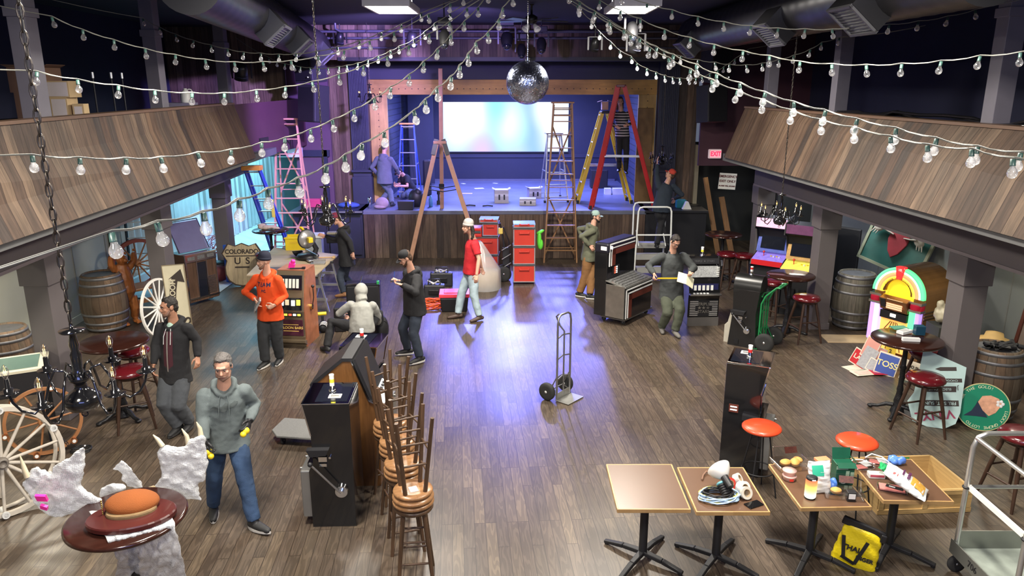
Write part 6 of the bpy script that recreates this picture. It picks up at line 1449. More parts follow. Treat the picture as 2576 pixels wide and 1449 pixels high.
for k in range(3):
    g=G();g.tube([(RT(7+i*.5)+.25+rn.uniform(-.05,.1),7+i*.5,3.72+rn.uniform(0,.12)) for i in range(14)],.022,7);g.obj('cable',gblack,t)
g=G()
for i in range(14):g.cyl((RT(7+i*.5)+.25,7+i*.5,2.86),(RT(7+i*.5)+.25,7+i*.5,3.72),.012,n=6)
g.obj('clip_post',black,t)
g=G();g.box((-6.85,18.62,4.2),(2.9,.06,2.7));S(g.obj('wall_barn_upper_left',barn('barn_boards_ul',(0,0,1),(1,0,0),1.2)))
# ================================================================ stage things
def carton(label,px,py,w,d,h,rz=0,opn=True,z=SZ,mat=None):
    p=P(px,py,z);o=box('cardboard_box',label,(p.x,p.y+d/2,z),(w,d,h),mat or M('grey_white_carton',(.45,.42,.42),.7,var=.15),rz,extra=flaps if opn else None)
    g=G();g.box((0,-d/2-.003,h*.62),(w*.98,.004,h*.2));g.obj('printed_band',M('band_white',(.65,.62,.62),.6),o)
    for q in(-.1,.12):g=G();g.box((q*w*1.6,-d/2-.006,h*.45),(.04,.004,h*.4));g.obj('printed_bulb',black,o)
carton('open white carton with printed lamps in the middle of the stage',1261,511,.37,.35,.34,.05)
carton('flat closed carton lying right of the open carton on stage',1328,517,.42,.3,.17,-.05,False)
carton('open carton behind the small aluminium ladder on stage',1344,500,.34,.3,.28,.2)
box('speaker_box','black square speaker at the right back of the stage',(2.6,22.6,SZ),(.5,.4,.55),black,0,.02,'speaker')
box('shoe_box','small white box on stage behind the yellow ladder, left of two',(2.7,21.2,SZ),(.18,.2,.17),white)
box('shoe_box','wide white box on stage behind the yellow ladder, right of two',(3.0,21.2,SZ),(.32,.2,.17),white)
for i,(x,y,w,l) in enumerate(((1175,487,.3,'brown flat cardboard piece on the stage floor'),(1205,474,.28,'white sheet of paper on the stage floor'),(1165,462,.1,'scrap of white paper near the stage back wall'),(1246,461,.08,'tiny white scrap at the back of the stage'))):
    box('paper_sheet',l,P(x,y,SZ),(w,.16,.006),kraft if i==0 else white,.3*i,0,'paper')
def tools(px,py,label,kind):
    p=P(px,py,SZ)
    if kind=='cyl':g=G();g.lathe([(0,0),(.05,0),(.05,.24),(.03,.28),(0,.29)],n=16);m=chrome;n='thermos'
    elif kind=='bottle':g=G();g.lathe([(0,0),(.05,0),(.05,.19),(.03,.23),(.03,.28),(0,.28)],n=16);m=M('bottle_blue',(.15,.4,.6),.3);n='water_bottle'
    elif kind=='torch':g=G();g.cyl((0,0,.0),(0,0,.26),.025,n=12);g.cyl((0,0,.26),(0,0,.34),.045,n=12);g.box((0,0,.05),(.1,.09,.1));m=black;n='flashlight'
    elif kind=='pack':g=G();g.ball((0,0,.14),(.17,.13,.15),16);g.ball((-.05,-.05,.06),(.16,.1,.06),12);m=M('pinkish_pack',(.3,.22,.25),.8,var=.4);n='backpack'
    elif kind=='tote':g=G();g.box((0,0,.11),(.36,.24,.22),tx=-.02);m=black;n='tool_tote'
    elif kind=='bag':g=G();g.ball((0,0,.22),(.2,.18,.24),16);g.ball((.05,-.05,.36),(.1,.1,.12),12);m=black;n='tool_bag'
    elif kind=='knife':g=G();g.tube([(-.12,0,.02),(0,.02,.03),(.14,0,.02)],.018,6);m=black;n='pliers'
    elif kind=='rag':g=G();g.ball((0,0,.06),(.28,.14,.08),16);m=M('blue_cloth',(.04,.08,.3),.8,var=.5);n='folded_cloth'
    elif kind=='pink':g=G();g.box((0,0,.1),(.36,.2,.2));m=M('pink_case',(.6,.05,.15),.5);n='tool_box'
    elif kind=='teal':g=G();g.box((0,0,.1),(.24,.2,.2),ty=-.02);m=M('teal_case',(.02,.2,.25),.5);n='lunch_bag'
    elif kind=='cone':g=G();g.box((0,0,.09),(.22,.14,.18),tx=.08);m=offw;n='plastic_tray'
    o=g.obj(n,m,bev=.01 if kind in('tote','pink','teal') else 0);o.location=p;tag(o,label,n.replace('_',' '));return o
tools(931,524,'silver metal thermos at the left front of the stage','cyl');tools(962,525,'pinkish backpack lying at the left front of the stage','pack');tools(1022,527,'black open tool tote on the stage edge','tote')
tools(1048,520,'bulging black tool bag beside the left trestle leg','bag');tools(1084,520,'blue and green water bottle on the stage edge','bottle');tools(1104,514,'black flashlight standing upright on stage','torch')
tools(1226,520,'black pliers lying on the stage floor','knife');tools(1182,519,'black glove lying by the right trestle leg','knife')
tools(878,522,'folded blue cloth on the left stage extension','rag');tools(790,520,'pink tool case on the left stage extension','pink');tools(1712,522,'teal lunch bag on the right stage block','teal');tools(1730,494,'cream plastic tray in the right dark doorway','cone').location=(4.35,18.6,1.2)
o=box('black_coat','black coat hanging beside the blue stage ladder',(-2.35,20.9,SZ),(.22,.14,1.0),black,0,.05,'coat');
t=T('wall_box','white electrical box on the plum wall behind the pink ladder','electrical box',PY(742,378,19.0));g=G();g.box((0,0,0),(.36,.12,.34));g.obj('case',M('lavender_white',(.65,.63,.7),.5),t,bev=.01);g=G();g.tube([(-.15,0,.1),(-.25,0,.3),(-.3,0,.1)],.012,6);g.obj('conduit',dmetal,t)
t=T('storage_cabinet','green metal cabinet in the backstage gap behind the pink ladder','cabinet',(-5.85,20.3,0));g=G();g.box((0,0,1.2),(.7,.5,2.3));g.obj('body',M('cabinet_green',(.05,.1,.1),.4,.3),t);g=G();g.tube([(.2,-.27,1.5),(.24,-.3,1.35),(.2,-.27,1.2)],.015,8);g.obj('handle',alu,t)
for i,(x,l) in enumerate(((5.3,'tall plank leaning in the dark right lobby, left one'),(5.65,'wide plank leaning in the dark right lobby, right one'))):
    g=G();g.bar((x,18.9,0),(x-.35+.1*i,19.3,1.9-.5*i),.16,.04);tag(g.obj('wood_plank',pine),l,'plank')
# ================================================================ people
skin=M('skin',(.55,.3,.21),.5,var=.1,scale=20);skin2=M('skin_tan',(.42,.21,.13),.5,var=.1,scale=20)
hair_d=M('dark_hair',(.02,.015,.012),.55,var=.5,scale=60,bump=.6,bscale=120);hair_g=M('greying_hair',(.1,.09,.085),.55,var=.6,scale=90,bump=.6,bscale=120);hair_b=M('brown_hair',(.07,.035,.018),.55,var=.4,scale=60,bump=.6,bscale=120)
stub=M('stubble',(.24,.135,.095),.7,var=.3,scale=90);eyew=M('eye_white',(.26,.22,.2),.4);eyed=M('iris_dark',(.02,.012,.01),.2);lipm=M('lip',(.4,.16,.13),.5)
cl=lambda n,c,**k:M(n,c,.85,var=k.pop('var',.22),scale=k.pop('scale',7),bump=.35,bscale=260,**k)
def ik(a,b,l1,l2,pole):
    a,b=V(a),V(b);d=b-a;D=min(max(d.length,abs(l1-l2)+.01),l1+l2-.004);u=d.normalized();b=a+u*D
    q=(l1*l1-l2*l2+D*D)/(2*D);h=math.sqrt(max(l1*l1-q*q,0));p=V(pole);p=p-u*p.dot(u)
    if p.length<1e-4:p=u.orthogonal()
    return a+u*q+p.normalized()*h,b
def hand(g,w,d,n,side,s=1,curl=.35,k=1.0):
    """w wrist, d along the hand, n palm-facing normal, side +1/-1 direction of the thumb along d x n"""
    d=V(d).normalized();n=V(n);n=(n-d*n.dot(d)).normalized();x=d.cross(n)*side
    g.tube([w-d*.01,w+d*.03*s,w+d*.085*s],[.026*s*k,.036*s*k,.038*s*k],12,flat=.42,side=x);g.ball(w+d*.086*s,(.02*k,)*3,8)
    for i,(o,l) in enumerate(((.03,.075),(.0105,.085),(-.0095,.079),(-.029,.062))):
        p=w+d*.085*s+x*o*s;c=curl*(1+.12*i);pts=[p-d*.015];a=0
        for f in(.42,.32,.26):
            a+=c*1.1;p=p+(d*math.cos(a)+n*math.sin(a)+x*(o*.8))*l*f*s;pts.append(p)
        r=[.0098*s*k,.0092*s*k,.0085*s*k,.0072*s*k];g.tube(pts,r,8);g.ball(pts[-1],r[-1],6)
    b=w+d*.022*s+x*.026*s;t1=b+(d*.5+x*.8+n*.15).normalized()*.036*s;t2=t1+(d*.85+x*.28+n*(.2+curl*.5)).normalized()*.032*s;t3=t2+(d*.9+n*(.2+curl*.6)-x*.1).normalized()*.024*s
    g.tube([b,t1,t2,t3],[.014*s*k,.012*s*k,.0105*s*k,.008*s*k],8);g.ball(t3,.008*s*k,6)
def person(label,face,H,pel,nek,hed,wr,wl,ar,al,tface=None,hface=None,er=None,el=None,kr=None,kl=None,top=None,kind='hoodie',pants=None,shoes=None,sole=None,
           hair=None,hat=None,hatm=None,beard=None,sk=None,curl=(.35,.35),hd=(None,None),pn=(None,None),glove=None,short=False,hoodup=False,ground=0,baggy=1.,build=1.,socks=None,fr=None,fl=None,print_=None,vx=.007,grp=None,glasses=False,longhair=False,hood2=None,inner=None,visor=1,stand=1,hang=(0,0)):
    s=H/1.78;sk=sk or skin;F2=lambda f:V((f[0],f[1],0)).normalized();f=F2(face);tf=F2(tface or face);hf=V(hface if hface else (face[0],face[1],-.1)).normalized()
    o=V((pel[0],pel[1],ground));t=T('person',label,'person',o,0)
    pel,nek,hed,wr,wl,ar,al=[V(q)-o for q in(pel,nek,hed,wr,wl,ar,al)]
    R=V((f.y,-f.x,0));TR=V((tf.y,-tf.x,0));up=(nek-pel).normalized();TF=TR.cross(up)*-1;TF=up.cross(TR)
    shr=nek+TR*.16*s*build-up*.06*s;shl=nek-TR*.16*s*build-up*.06*s
    hr=pel+R*.09*s-V((0,0,.03));hl=pel-R*.09*s-V((0,0,.03))
    ua,fa,th,sn=.29*s,.26*s,.44*s,.43*s
    arm=lambda sh,w,e,q:ik(sh,w,*([max(.215*s,min(.3*s,(w-sh).length*.512))]*2 if q else (ua,fa)),(PY(*e[:3])-o-sh if len(e)==4 else V(e)))
    ker,war=arm(shr,wr,er or(-tf*.6+TR*.3-V((0,0,.3))),hang[0]);kel,wal=arm(shl,wl,el or(-tf*.6-TR*.3-V((0,0,.3))),hang[1])
    lg=lambda hp,a:[max(.37*s,min(.45*s,(a-hp).length*.502))]*2 if stand else (th,sn)
    knr,anr=ik(hr,ar,*lg(hr,ar),V(kr) if kr else f+R*.05);knl,anl=ik(hl,al,*lg(hl,al),V(kl) if kl else f-R*.05)
    # ---- head frame
    hy=hf;hx=V((hy.y,-hy.x,0)).normalized();hz=hx.cross(hy).normalized();HM=Matrix((hx,hy,hz)).transposed();hc=hed
    h=lambda x,y,z:hc+HM@V((x*s,y*s,z*s))
    # ---- body (one continuous skin surface)
    g=G();b=lambda p,r:g.ball(p,r,14)
    g.ball(h(0,-.012,.025),(.074*s,.092*s,.09*s),20,HM);g.ball(h(0,.022,-.035),(.058*s,.066*s,.075*s),16,HM);g.ball(h(0,.055,-.085),(.03*s,.025*s,.024*s),12,HM)
    g.tube([h(0,.078,.02),h(0,.1,-.022),h(0,.09,-.035)],[.008*s,.014*s,.012*s],8)
    g.tube([h(-.04,.07,.035),h(0,.082,.036),h(.04,.07,.035)],.011*s,8);g.ball(h(0,.08,-.062),(.024*s,.012*s,.01*s),10,HM)
    for q in(-1,1):g.ball(h(q*.075,-.01,-.005),(.009*s,.02*s,.03*s),10,HM);g.ball(h(q*.038,.055,-.02),(.02*s,.02*s,.02*s),8,HM)
    g.tube([nek-up*.04*s,nek+(h(0,-.02,-.05)-nek)*.5,h(0,-.015,-.04)],[.07*s,.056*s,.054*s],14)
    mid=pel.lerp(nek,.45)
    g.tube([pel-up*.03,mid,pel.lerp(nek,.78),nek-up*.05*s],[.13*s*build,.12*s*build,.15*s*build,.09*s],18,flat=.68,side=TR)
    for a_,k_,w_ in((shr,ker,war),(shl,kel,wal)):
        g.tube([a_,a_.lerp(k_,.5),k_,k_.lerp(w_,.35),w_],[.05*s,.046*s,.038*s,.038*s,.026*s],12);b(a_,.052*s);b(k_,.037*s)
    for a_,k_,w_ in((hr,knr,anr),(hl,knl,anl)):
        g.tube([a_,k_,k_.lerp(w_,.3),w_],[.075*s,.052*s,.05*s,.034*s],12);b(a_,.076*s);b(k_,.052*s)
    for (w_,k_,sd,c_,d_,n_) in((war,ker,1,curl[0],hd[0],pn[0]),(wal,kel,-1,curl[1],hd[1],pn[1])):
        d0=V(d_) if d_ else (w_-k_).normalized();n0=V(n_) if n_ else (-TR*sd*.8-tf*.4)
        side_=1 if d0.cross(n0).dot(tf+V((0,0,.3)))>0 else -1
        hand(g,w_,d0,n0,side_,s,c_)
        if glove:
            gg=G();hand(gg,w_,d0,n0,side_,s,c_,1.22);gg.tube([w_-d0*.06,w_],[.038*s,.033*s],12);remesh(gg.obj('glove',glove[0],t),vx*.9,2)
            gg=G();q=w_+d0*.11*s;gg.ball(q+n0*.012,(.036,.034,.036),10);gg.ball(w_+d0*.155*s+n0*.03,(.03,.03,.03),10);gg.obj('glove_palm',glove[1],t)
    body=remesh(g.obj('body',sk,t),vx,2)
    for q in(-1,1):
        g=G();g.ball(h(q*.03,.078,.012),(.0115*s,.006*s,.0055*s),12,HM);e=g.obj('eye',eyew,t)
        g=G();g.ball(h(q*.03,.085,.0115),(.0058*s,.003*s,.0062*s),8,HM);g.obj('iris',eyed,e)
        g=G();g.tube([h(q*.013,.0865,.03),h(q*.032,.086,.036),h(q*.05,.072,.031)],[.0035*s,.0045*s,.003*s],6);g.obj('eyebrow',hair or hair_d,t)
    g=G();g.ball(h(0,.0905,-.0615),(.021*s,.005*s,.0055*s),10,HM);g.obj('mouth',lipm,t)
    if hair and hat!='hood':
        g=G();g.ball(h(0,-.026,.043),(.08*s,.088*s,.084*s),20,HM);g.ball(h(0,-.06,-.01),(.066*s,.05*s,.075*s),14,HM)
        g.ball(h(0,.02,.098),(.058*s,.04*s,.024*s),14,HM)
        for q in(-1,1):g.tube([h(q*.072,.012,.04),h(q*.072,.01,-.0)],[.014*s,.007*s],6)
        if longhair:
            for q in(-.06,-.02,.02,.06):g.tube([h(q,-.05,.02),h(q,-.07,-.08),h(q*1.2,-.05,-.18),h(q*1.2,-.03,-.23)],[.035*s,.036*s,.028*s,.012*s],8)
        if not(hat in('beanie',) and not longhair):remesh(g.obj('hair',hair,t),.009,1,.02,.03)
    if beard:
        g=G();g.tube([h(-.06,.012,-.03),h(-.052,.045,-.07),h(0,.068,-.098),h(.052,.045,-.07),h(.06,.012,-.03)],[.012*s,.019*s,.024*s,.019*s,.012*s],10);g.tube([h(-.03,.088,-.052),h(0,.098,-.045),h(.03,.088,-.052)],.0065*s,6);g.obj('beard',beard,t)
    if hat=='beanie':
        g=G();z=HM@V((0,-.18,1)).normalized();g.lathe([(.09*s,.0),(.094*s,.03*s),(.09*s,.07*s),(.072*s,.105*s),(.035*s,.125*s),(0,.13*s)],h(0,-.012,.03),24,z)
        g.obj('beanie',hatm,t);g=G();g.torus(h(0,-.012,.045),.088*s,.014*s,z,28,8,flat=1.6);g.obj('beanie_cuff',hatm,t)
    elif hat=='cap':
        z=HM@V((0,-.12,1)).normalized();g=G();g.lathe([(.086*s,.0),(.089*s,.02*s),(.084*s,.05*s),(.066*s,.08*s),(.03*s,.095*s),(0,.097*s)],h(0,-.01,.038),24,z);c_=g.obj('cap',hatm,t)
        g=G();v=visor;a0=h(0,.0,.045);sd_=HM@V((1,0,0));fw=HM@V((0,1*v,-.18));pts=[]
        for i in range(13):
            a=-PI/2+PI*i/12;pts.append(a0+fw*(.075+.075*math.cos(a)**.8 if math.cos(a)>0 else .075)*s+sd_*math.sin(a)*.075*s)
        g.add(pts+[q-z*.006 for q in pts],[tuple(range(13)),tuple(range(25,12,-1))]+[(i,i+13,i+14,i+1) for i in range(12)]);g.obj('visor',hatm,c_)
    if glasses:
        g=G()
        for q in(-1,1):g.torus(h(q*.032,.096,.01),.02*s,.002*s,HM@V((0,1,0)),18,5);g.cyl(h(q*.054,.09,.012),h(q*.078,.0,.01),.002*s,n=5)
        g.cyl(h(-.012,.097,.012),h(.012,.097,.012),.002*s,n=5);g.obj('glasses',dmetal,t)
    # ---- clothes
    T_=top;B=build*s
    g=G();hem=pel-V((0,0,.1*s)) if kind!='tee' else pel-V((0,0,.05))
    g.tube([hem,pel+up*.03,mid,pel.lerp(nek,.75),nek-up*.055*s,nek+up*.0],[.2*B,.188*B,.172*B,.17*B,.132*B,.075*s],22,flat=.78,side=TR)
    for a_,k_,w_,q in((shr,ker,war,1),(shl,kel,wal,-1)):
        g.ball(a_-up*.012,.066*B,14)
        if short:m_=a_.lerp(k_,.72);g.tube([a_,m_],[.072*B,.068*B],14)
        else:g.tube([a_,a_.lerp(k_,.5),k_,k_.lerp(w_,.5),w_-(w_-k_)*.04],[.066*B,.062*B,.056*B,.05*B,.04*s],14);g.ball(k_,.056*B,12);g.tube([w_-(w_-k_)*.2,w_-(w_-k_)*.03],[.044*s,.038*s],12)
    if kind in('hoodie','jacket') and not hoodup:
        g.tube([nek+TR*.085*s+tf*.02,nek+TR*.08*s-tf*.06*s+up*.02,nek-tf*.1*s+up*.02,nek-TR*.08*s-tf*.06*s+up*.02,nek-TR*.085*s+tf*.02],[.03*s,.045*s,.055*s,.045*s,.03*s],10);g.ball(nek-tf*.115*s-up*.06*s,(.085*s,.05*s,.09*s),12,Matrix((TR,tf,V((0,0,1)))).transposed())
        g.tube([nek+TR*.085*s+tf*.02,nek+TR*.05*s+tf*.085*s-up*.035,nek+tf*.105*s-up*.06,nek-TR*.05*s+tf*.085*s-up*.035,nek-TR*.085*s+tf*.02],[.03*s,.026*s,.022*s,.026*s,.03*s],8)
    elif kind=='shirt':
        g.tube([nek+TR*.06*s+tf*.05+up*.01,nek+TR*.06*s-tf*.03*s+up*.02,nek-tf*.06*s+up*.025,nek-TR*.06*s-tf*.03*s+up*.02,nek-TR*.06*s+tf*.05+up*.01],.018*s,8)
    if hoodup:
        g.ball(h(0,-.03,.02),(.108*s,.12*s,.135*s),20,HM);g.tube([nek,h(0,-.03,-.06)],[.1*s,.095*s],14)
    name={'hoodie':'hoodie','jacket':'jacket','shirt':'shirt','tee':'t_shirt'}[kind]
    to=remesh(g.obj(name,T_,t),.012,3,.022,.13)
    if kind=='jacket':   # open front: lighter strip, zips
        for w_,mm,nm,of in((.06,inner,'vest',.0),(.008,alu,'zip',.006)):
            g=G();g.grid(lambda a,b_:pel.lerp(nek,.0+.93*b_)-V((0,0,.03))+TR*(a-.5)*2*w_*s+tf*(.13+.02*math.sin(b_*3)+of-.03*abs(a-.5)*(w_>.02))*B,6,12);g.obj(nm,mm,to)
        g=G();g.ball(nek+tf*.07*s-up*.05,(.05*s,.035*s,.07*s),10);g.obj('undershirt',M('mint_shirt',(.35,.5,.42),.8),to)
    if kind in('hoodie','jacket') and not hoodup and tf.y<.3:
        g=G()
        for q in(-1,1):g.tube([nek+TR*.03*q*s+tf*.115*s-up*.05*s,nek+TR*.045*q*s+tf*.142*B-up*.14*s,nek+TR*.045*q*s+tf*.15*B-up*.24*s],.004*s,6);
        g.obj('drawstring',hood2 or T_,to)
    if kind=='hoodie' and tf.y<.3:
        g=G();c0=pel+up*.1*s+tf*.115*B;g.ball(c0-tf*.012,(.11*s,.024*s,.075*s),16,Matrix((TR,tf,V((0,0,1)))).transposed());g.obj('pouch_pocket',T_,to)
    g=G();pc=pants;g.ball(pel-V((0,0,.02)),(.145*B,.11*B,.1*s),18,Matrix((R,f,V((0,0,1)))).transposed())
    for a_,k_,w_ in((hr,knr,anr),(hl,knl,anl)):
        e=w_+(k_-w_)*.03;g.ball(a_,.098*s*baggy**.5,14);g.tube([a_,a_.lerp(k_,.5),k_,k_.lerp(e,.5),e],[.1*s*baggy**.5,.092*s*baggy,.078*s*baggy,.072*s*baggy,.064*s*baggy],16);g.ball(k_,.076*s*baggy,12)
    remesh(g.obj('trousers',pants,t),.012,3,.02,.1)
    for a_,k_,ff,q in((anr,knr,fr,1),(anl,knl,fl,-1)):
        d=V(ff).normalized() if ff else (f+R*.15*q).normalized();x=d.cross(V((0,0,1))).normalized();z=x.cross(d)
        a0=a_-z*.03*s;p=[a0-d*.055*s-z*.0,a0+d*.02*s,a0+d*.1*s-z*.018*s,a0+d*.17*s-z*.028*s]
        g=G();g.tube([a_+z*.03,a_-z*.01],[.042*s,.044*s],12);g.tube(p,[.04*s,.048*s,.045*s,.034*s],14,flat=.85,side=x);g.ball(p[0],.038*s,10);g.ball(p[-1],(.035*s,.035*s,.028*s),10);sh_=remesh(g.obj('shoe',shoes,t),.009,2)
        if sole:
            g=G();q_=-z*.048*s;n=14;out=[]
            for i in range(n):
                a=2*PI*i/n;c_,s_=math.cos(a),math.sin(a);out.append(a0+d*(.055+.15*c_)*s+x*.048*s_*s*(1 if c_<0 else .95)-z*.052*s)
            g.prism([(0,0)],(0,0,0),(1,0,0),(0,1,0),(0,0,1)) if 0 else g.add(out+[v+z*.024*s for v in out],[tuple(range(n))[::-1],tuple(range(n,2*n))]+[(i,(i+1)%n,n+(i+1)%n,n+i) for i in range(n)]);g.obj('sole',sole,sh_)
    t['top']=0;del t['top']
    return t,to,dict(nek=nek,pel=pel,TR=TR,tf=tf,up=up,B=B,o=o,war=war+o,wal=wal+o,h=h)
def chest_text(info,to,body,size,mat,zf=.68,name='lettering'):
    nek,pel,TR,tf,up=[info[k] for k in('nek','pel','TR','tf','up')]
    c=pel.lerp(nek,zf)+tf*.3;me=text(body,size,mat,None,Matrix(),name,ext=0,bold=.002)
    me.parent=to;me.matrix_local=frame(c,-TR,up)
    m=me.modifiers.new('sw','SHRINKWRAP');m.target=to;m.wrap_method='PROJECT';m.use_project_z=True;m.use_negative_direction=True;m.use_positive_direction=False;m.offset=.006
    return me
W_=white;grey_h=cl('grey_hoodie_cloth',(.115,.14,.142));navyj=cl('blue_jeans',(.025,.055,.12),var=.5,scale=5);blk=cl('black_cloth',(.012,.012,.014));dkj=cl('dark_jeans',(.02,.028,.045),var=.4,scale=5)
blks=M('black_shoe',(.015,.015,.016),.6);ws_=M('white_sole',(.6,.58,.54),.6)
# 1 walker
p1=person('man walking in a grey hoodie and blue jeans with yellow and black gloves',(.3,-.95),1.83,PY(570,1098,6.72),PY(563,972,6.66),PY(561,922,6.58),
 PY(517,1108,6.45),PY(628,1060,6.62),P(537,1272,.09),P(640,1312,.09),hface=(.12,-.93,-.3),er=(490,1060,6.6,1),el=(634,1025,6.75,1),hang=(1,1),top=grey_h,pants=navyj,shoes=blks,sole=ws_,hair=hair_g,beard=stub,glove=(black,yel),build=1.06,baggy=1.0,fl=(.85,-.5,.1),fr=(.3,-.9,0),curl=(.6,.5),kr=(.2,-1,0),kl=(.3,-1,0),vx=.006)
g=G();c=p1[2]['pel'].lerp(p1[2]['nek'],.66)
mt=[(-.13,-.02),(-.09,.015),(-.05,.03),(-.02,.01),(.02,.05),(.06,.02),(.1,.045),(.13,.03),(.09,-.01),(.04,-.02),(0,-.045),(-.04,-.03)]
me=G();me.add([(x,y,0) for x,y in mt]+[(0,0,0)],[(i,(i+1)%12,12) for i in range(12)]);o=me.obj('printed_mountain',M('print_dark',(.07,.085,.085),.9),p1[1]);o.matrix_local=frame(c+p1[2]['tf']*.3,-p1[2]['TR'],p1[2]['up'])
sb=o.modifiers.new('s','SUBSURF');sb.subdivision_type='SIMPLE';sb.levels=3;sb.render_levels=3
m=o.modifiers.new('sw','SHRINKWRAP');m.target=p1[1];m.wrap_method='PROJECT';m.use_project_z=True;m.use_negative_direction=True;m.use_positive_direction=False;m.offset=.006
# 2 black jacket
person('man in a black jacket over a maroon zip hoodie, looking left',(-.15,-.98),1.76,PY(441,938,8.68),PY(437,810,8.68),PY(424,772,8.6),PY(387,918,8.5),PY(497,898,8.62),P(447,1070,.1),P(476,1060,.1),hface=(-.75,-.62,-.12),
 er=(376,865,8.75,1),el=(500,855,8.75,1),hang=(1,1),top=blk,kind='jacket',inner=cl('maroon_vest',(.06,.012,.02)),hood2=W_,pants=cl('grey_trousers',(.06,.066,.075)),shoes=blks,sole=M('dark_sole',(.03,.03,.03),.7),hair=hair_d,sk=skin2,beard=stub,build=1.05,baggy=1.2,fr=(-.2,-1,0),vx=.006)
# 3 orange hoodie
p3=person('man in an orange TEAM hoodie and dark beanie holding a grey tablet at his hip',(-.2,-.98),1.78,PY(680,786,10.95),PY(672,690,10.9),PY(664,657,10.85),PY(641,752,10.75),PY(690,768,10.68),P(668,908,.09),P(704,898,.09),hface=(-.85,-.52,-.08),
 er=(606,722,11.0,1),el=(727,742,11.0,1),top=cl('orange_fleece',(.72,.07,.006),var=.12),pants=cl('charcoal_trousers',(.025,.027,.03)),shoes=blks,sole=ws_,hat='beanie',hatm=cl('navy_knit',(.01,.012,.03)),hair=hair_d,beard=stub,build=1.05,baggy=1.12,hd=((.4,-.3,-.85),(-.8,-.4,-.3)),curl=(.3,.7))
np_=M('navy_print',(.03,.02,.06),.8)
chest_text(p3[2],p3[1],'TEAM',.085,np_,.76);chest_text(p3[2],p3[1],'BC',.055,np_,.6)
q=PY(648,765,10.68);g=G();g.box((0,0,0),(.03,.13,.19));o=g.obj('tablet',M('tablet_grey',(.25,.25,.25),.4),bev=.01);o.location=q;o.rotation_euler=(.2,.5,.4);tag(o,'grey tablet tucked at the hip of the orange hoodie man','tablet')
# 4 crouching hooded person, back to the camera
person('person crouching with a light grey hood up, back to the camera',(.1,1),1.72,PY(925,848,11.75),PY(911,762,11.95),PY(909,737,12.05),PY(876,795,12.35),PY(958,812,12.25),P(828,888,.09),P(905,868,.09)+V((.1,.35,0)),hface=(.05,.9,-.4),
 er=(1,-.2,-.6),el=(-1,-.4,-.5),kl=(-.6,.3,1),kr=(-1,.4,1)if 0 else (.3,.6,1),top=cl('light_grey_fleece',(.33,.33,.3),var=.1),pants=blk,shoes=blks,hoodup=True,hat='hood',hair=hair_d,build=1.1) if 0 else None
pr_=P(930,880);person('person crouching with a light grey hood up, back to the camera',(.1,1),1.74,V((-2.44,11.6,.42)),PY(911,757,11.75),PY(909,735,11.85),PY(955,822,12.05),PY(864,795,12.0),V((-2.2,12.05,.09)),V((-3.0,11.5,.09)),hface=(.05,.9,-.45),
 er=(1,-.3,-.3),el=(-1,-.5,-.4),kr=(.2,.6,1),kl=(-.5,.7,1.2),stand=0,top=cl('light_grey_fleece',(.33,.33,.3),var=.1),pants=blk,shoes=blks,hoodup=True,hat='hood',hair=hair_d,build=1.12,fl=(-.5,.5,0),fr=(.2,1,0))
g=G();g.box((0,0,.16),(.34,.3,.32));o=g.obj('step_stool',dmetal,bev=.02);o.location=(-2.44,11.62,0);tag(o,'low dark stool under the crouching hooded person','stool')
# 5 black hoodie with phone
p5=person('man in a black hoodie and black cap writing on a phone with a stylus',(-.85,-.5),1.8,PY(1043,772,11.3),PY(1036,683,11.28),PY(1019,650,11.2),PY(1003,706,11.35),PY(1012,716,11.0),P(1026,878,.1),P(1056,898,.1),hface=(-.8,-.35,-.5),
 er=(1040,728,11.5,1),el=(1058,728,10.95,1),top=blk,pants=dkj,shoes=blks,sole=ws_,hat='cap',hatm=blk,hair=hair_b,beard=hair_b,build=1.14,baggy=1.05,fr=(-.95,-.2,0),fl=(-.75,-.6,0),hd=((-.6,-.2,.3),(-.9,0,.15)),pn=((0,0,-1),(0,0,1)),curl=(.6,.5))
q=p5[2]['wal']+V((-.11,.03,.04));g=G();g.box((0,0,0),(.15,.075,.01),(0,.25,.3));o=g.obj('phone',black);o.location=q;tag(o,'black phone held by the man in the black cap','phone')
q=p5[2]['war']+V((-.07,-.02,.05));g=G();g.cyl((0,0,-.04),(.01,.01,.1),.004,n=6);o=g.obj('stylus',bluep);o.location=q;tag(o,'thin dark stylus in the hand of the man in the black cap','pen')
# 6 red shirt
lj=cl('light_jeans',(.3,.38,.42),var=.35,scale=5);boot=M('brown_boot',(.06,.035,.025),.6)
p6=person('man in a red t-shirt, grey beanie and light jeans walking left',(-.95,-.3),1.82,PY(1186,680,13.5),PY(1190,600,13.5),PY(1177,571,13.45),PY(1212,675,13.85),PY(1199,692,13.15),P(1152,790,.085),P(1206,796,.085),hface=(-.95,-.3,-.08),tface=(-.95,-.2),
 er=(.6,.3,-.1),el=(1,-.1,-.1),hang=(1,1),top=cl('red_tee',(.5,.012,.02),var=.15),kind='tee',short=True,pants=lj,shoes=boot,hat='beanie',hatm=cl('grey_knit',(.4,.37,.35),var=.1),hair=hair_d,longhair=True,beard=stub,fr=(-1,-.2,0),fl=(-.75,-.5,0),kr=(-1,-.1,0),kl=(-.9,-.3,0),build=1.02)
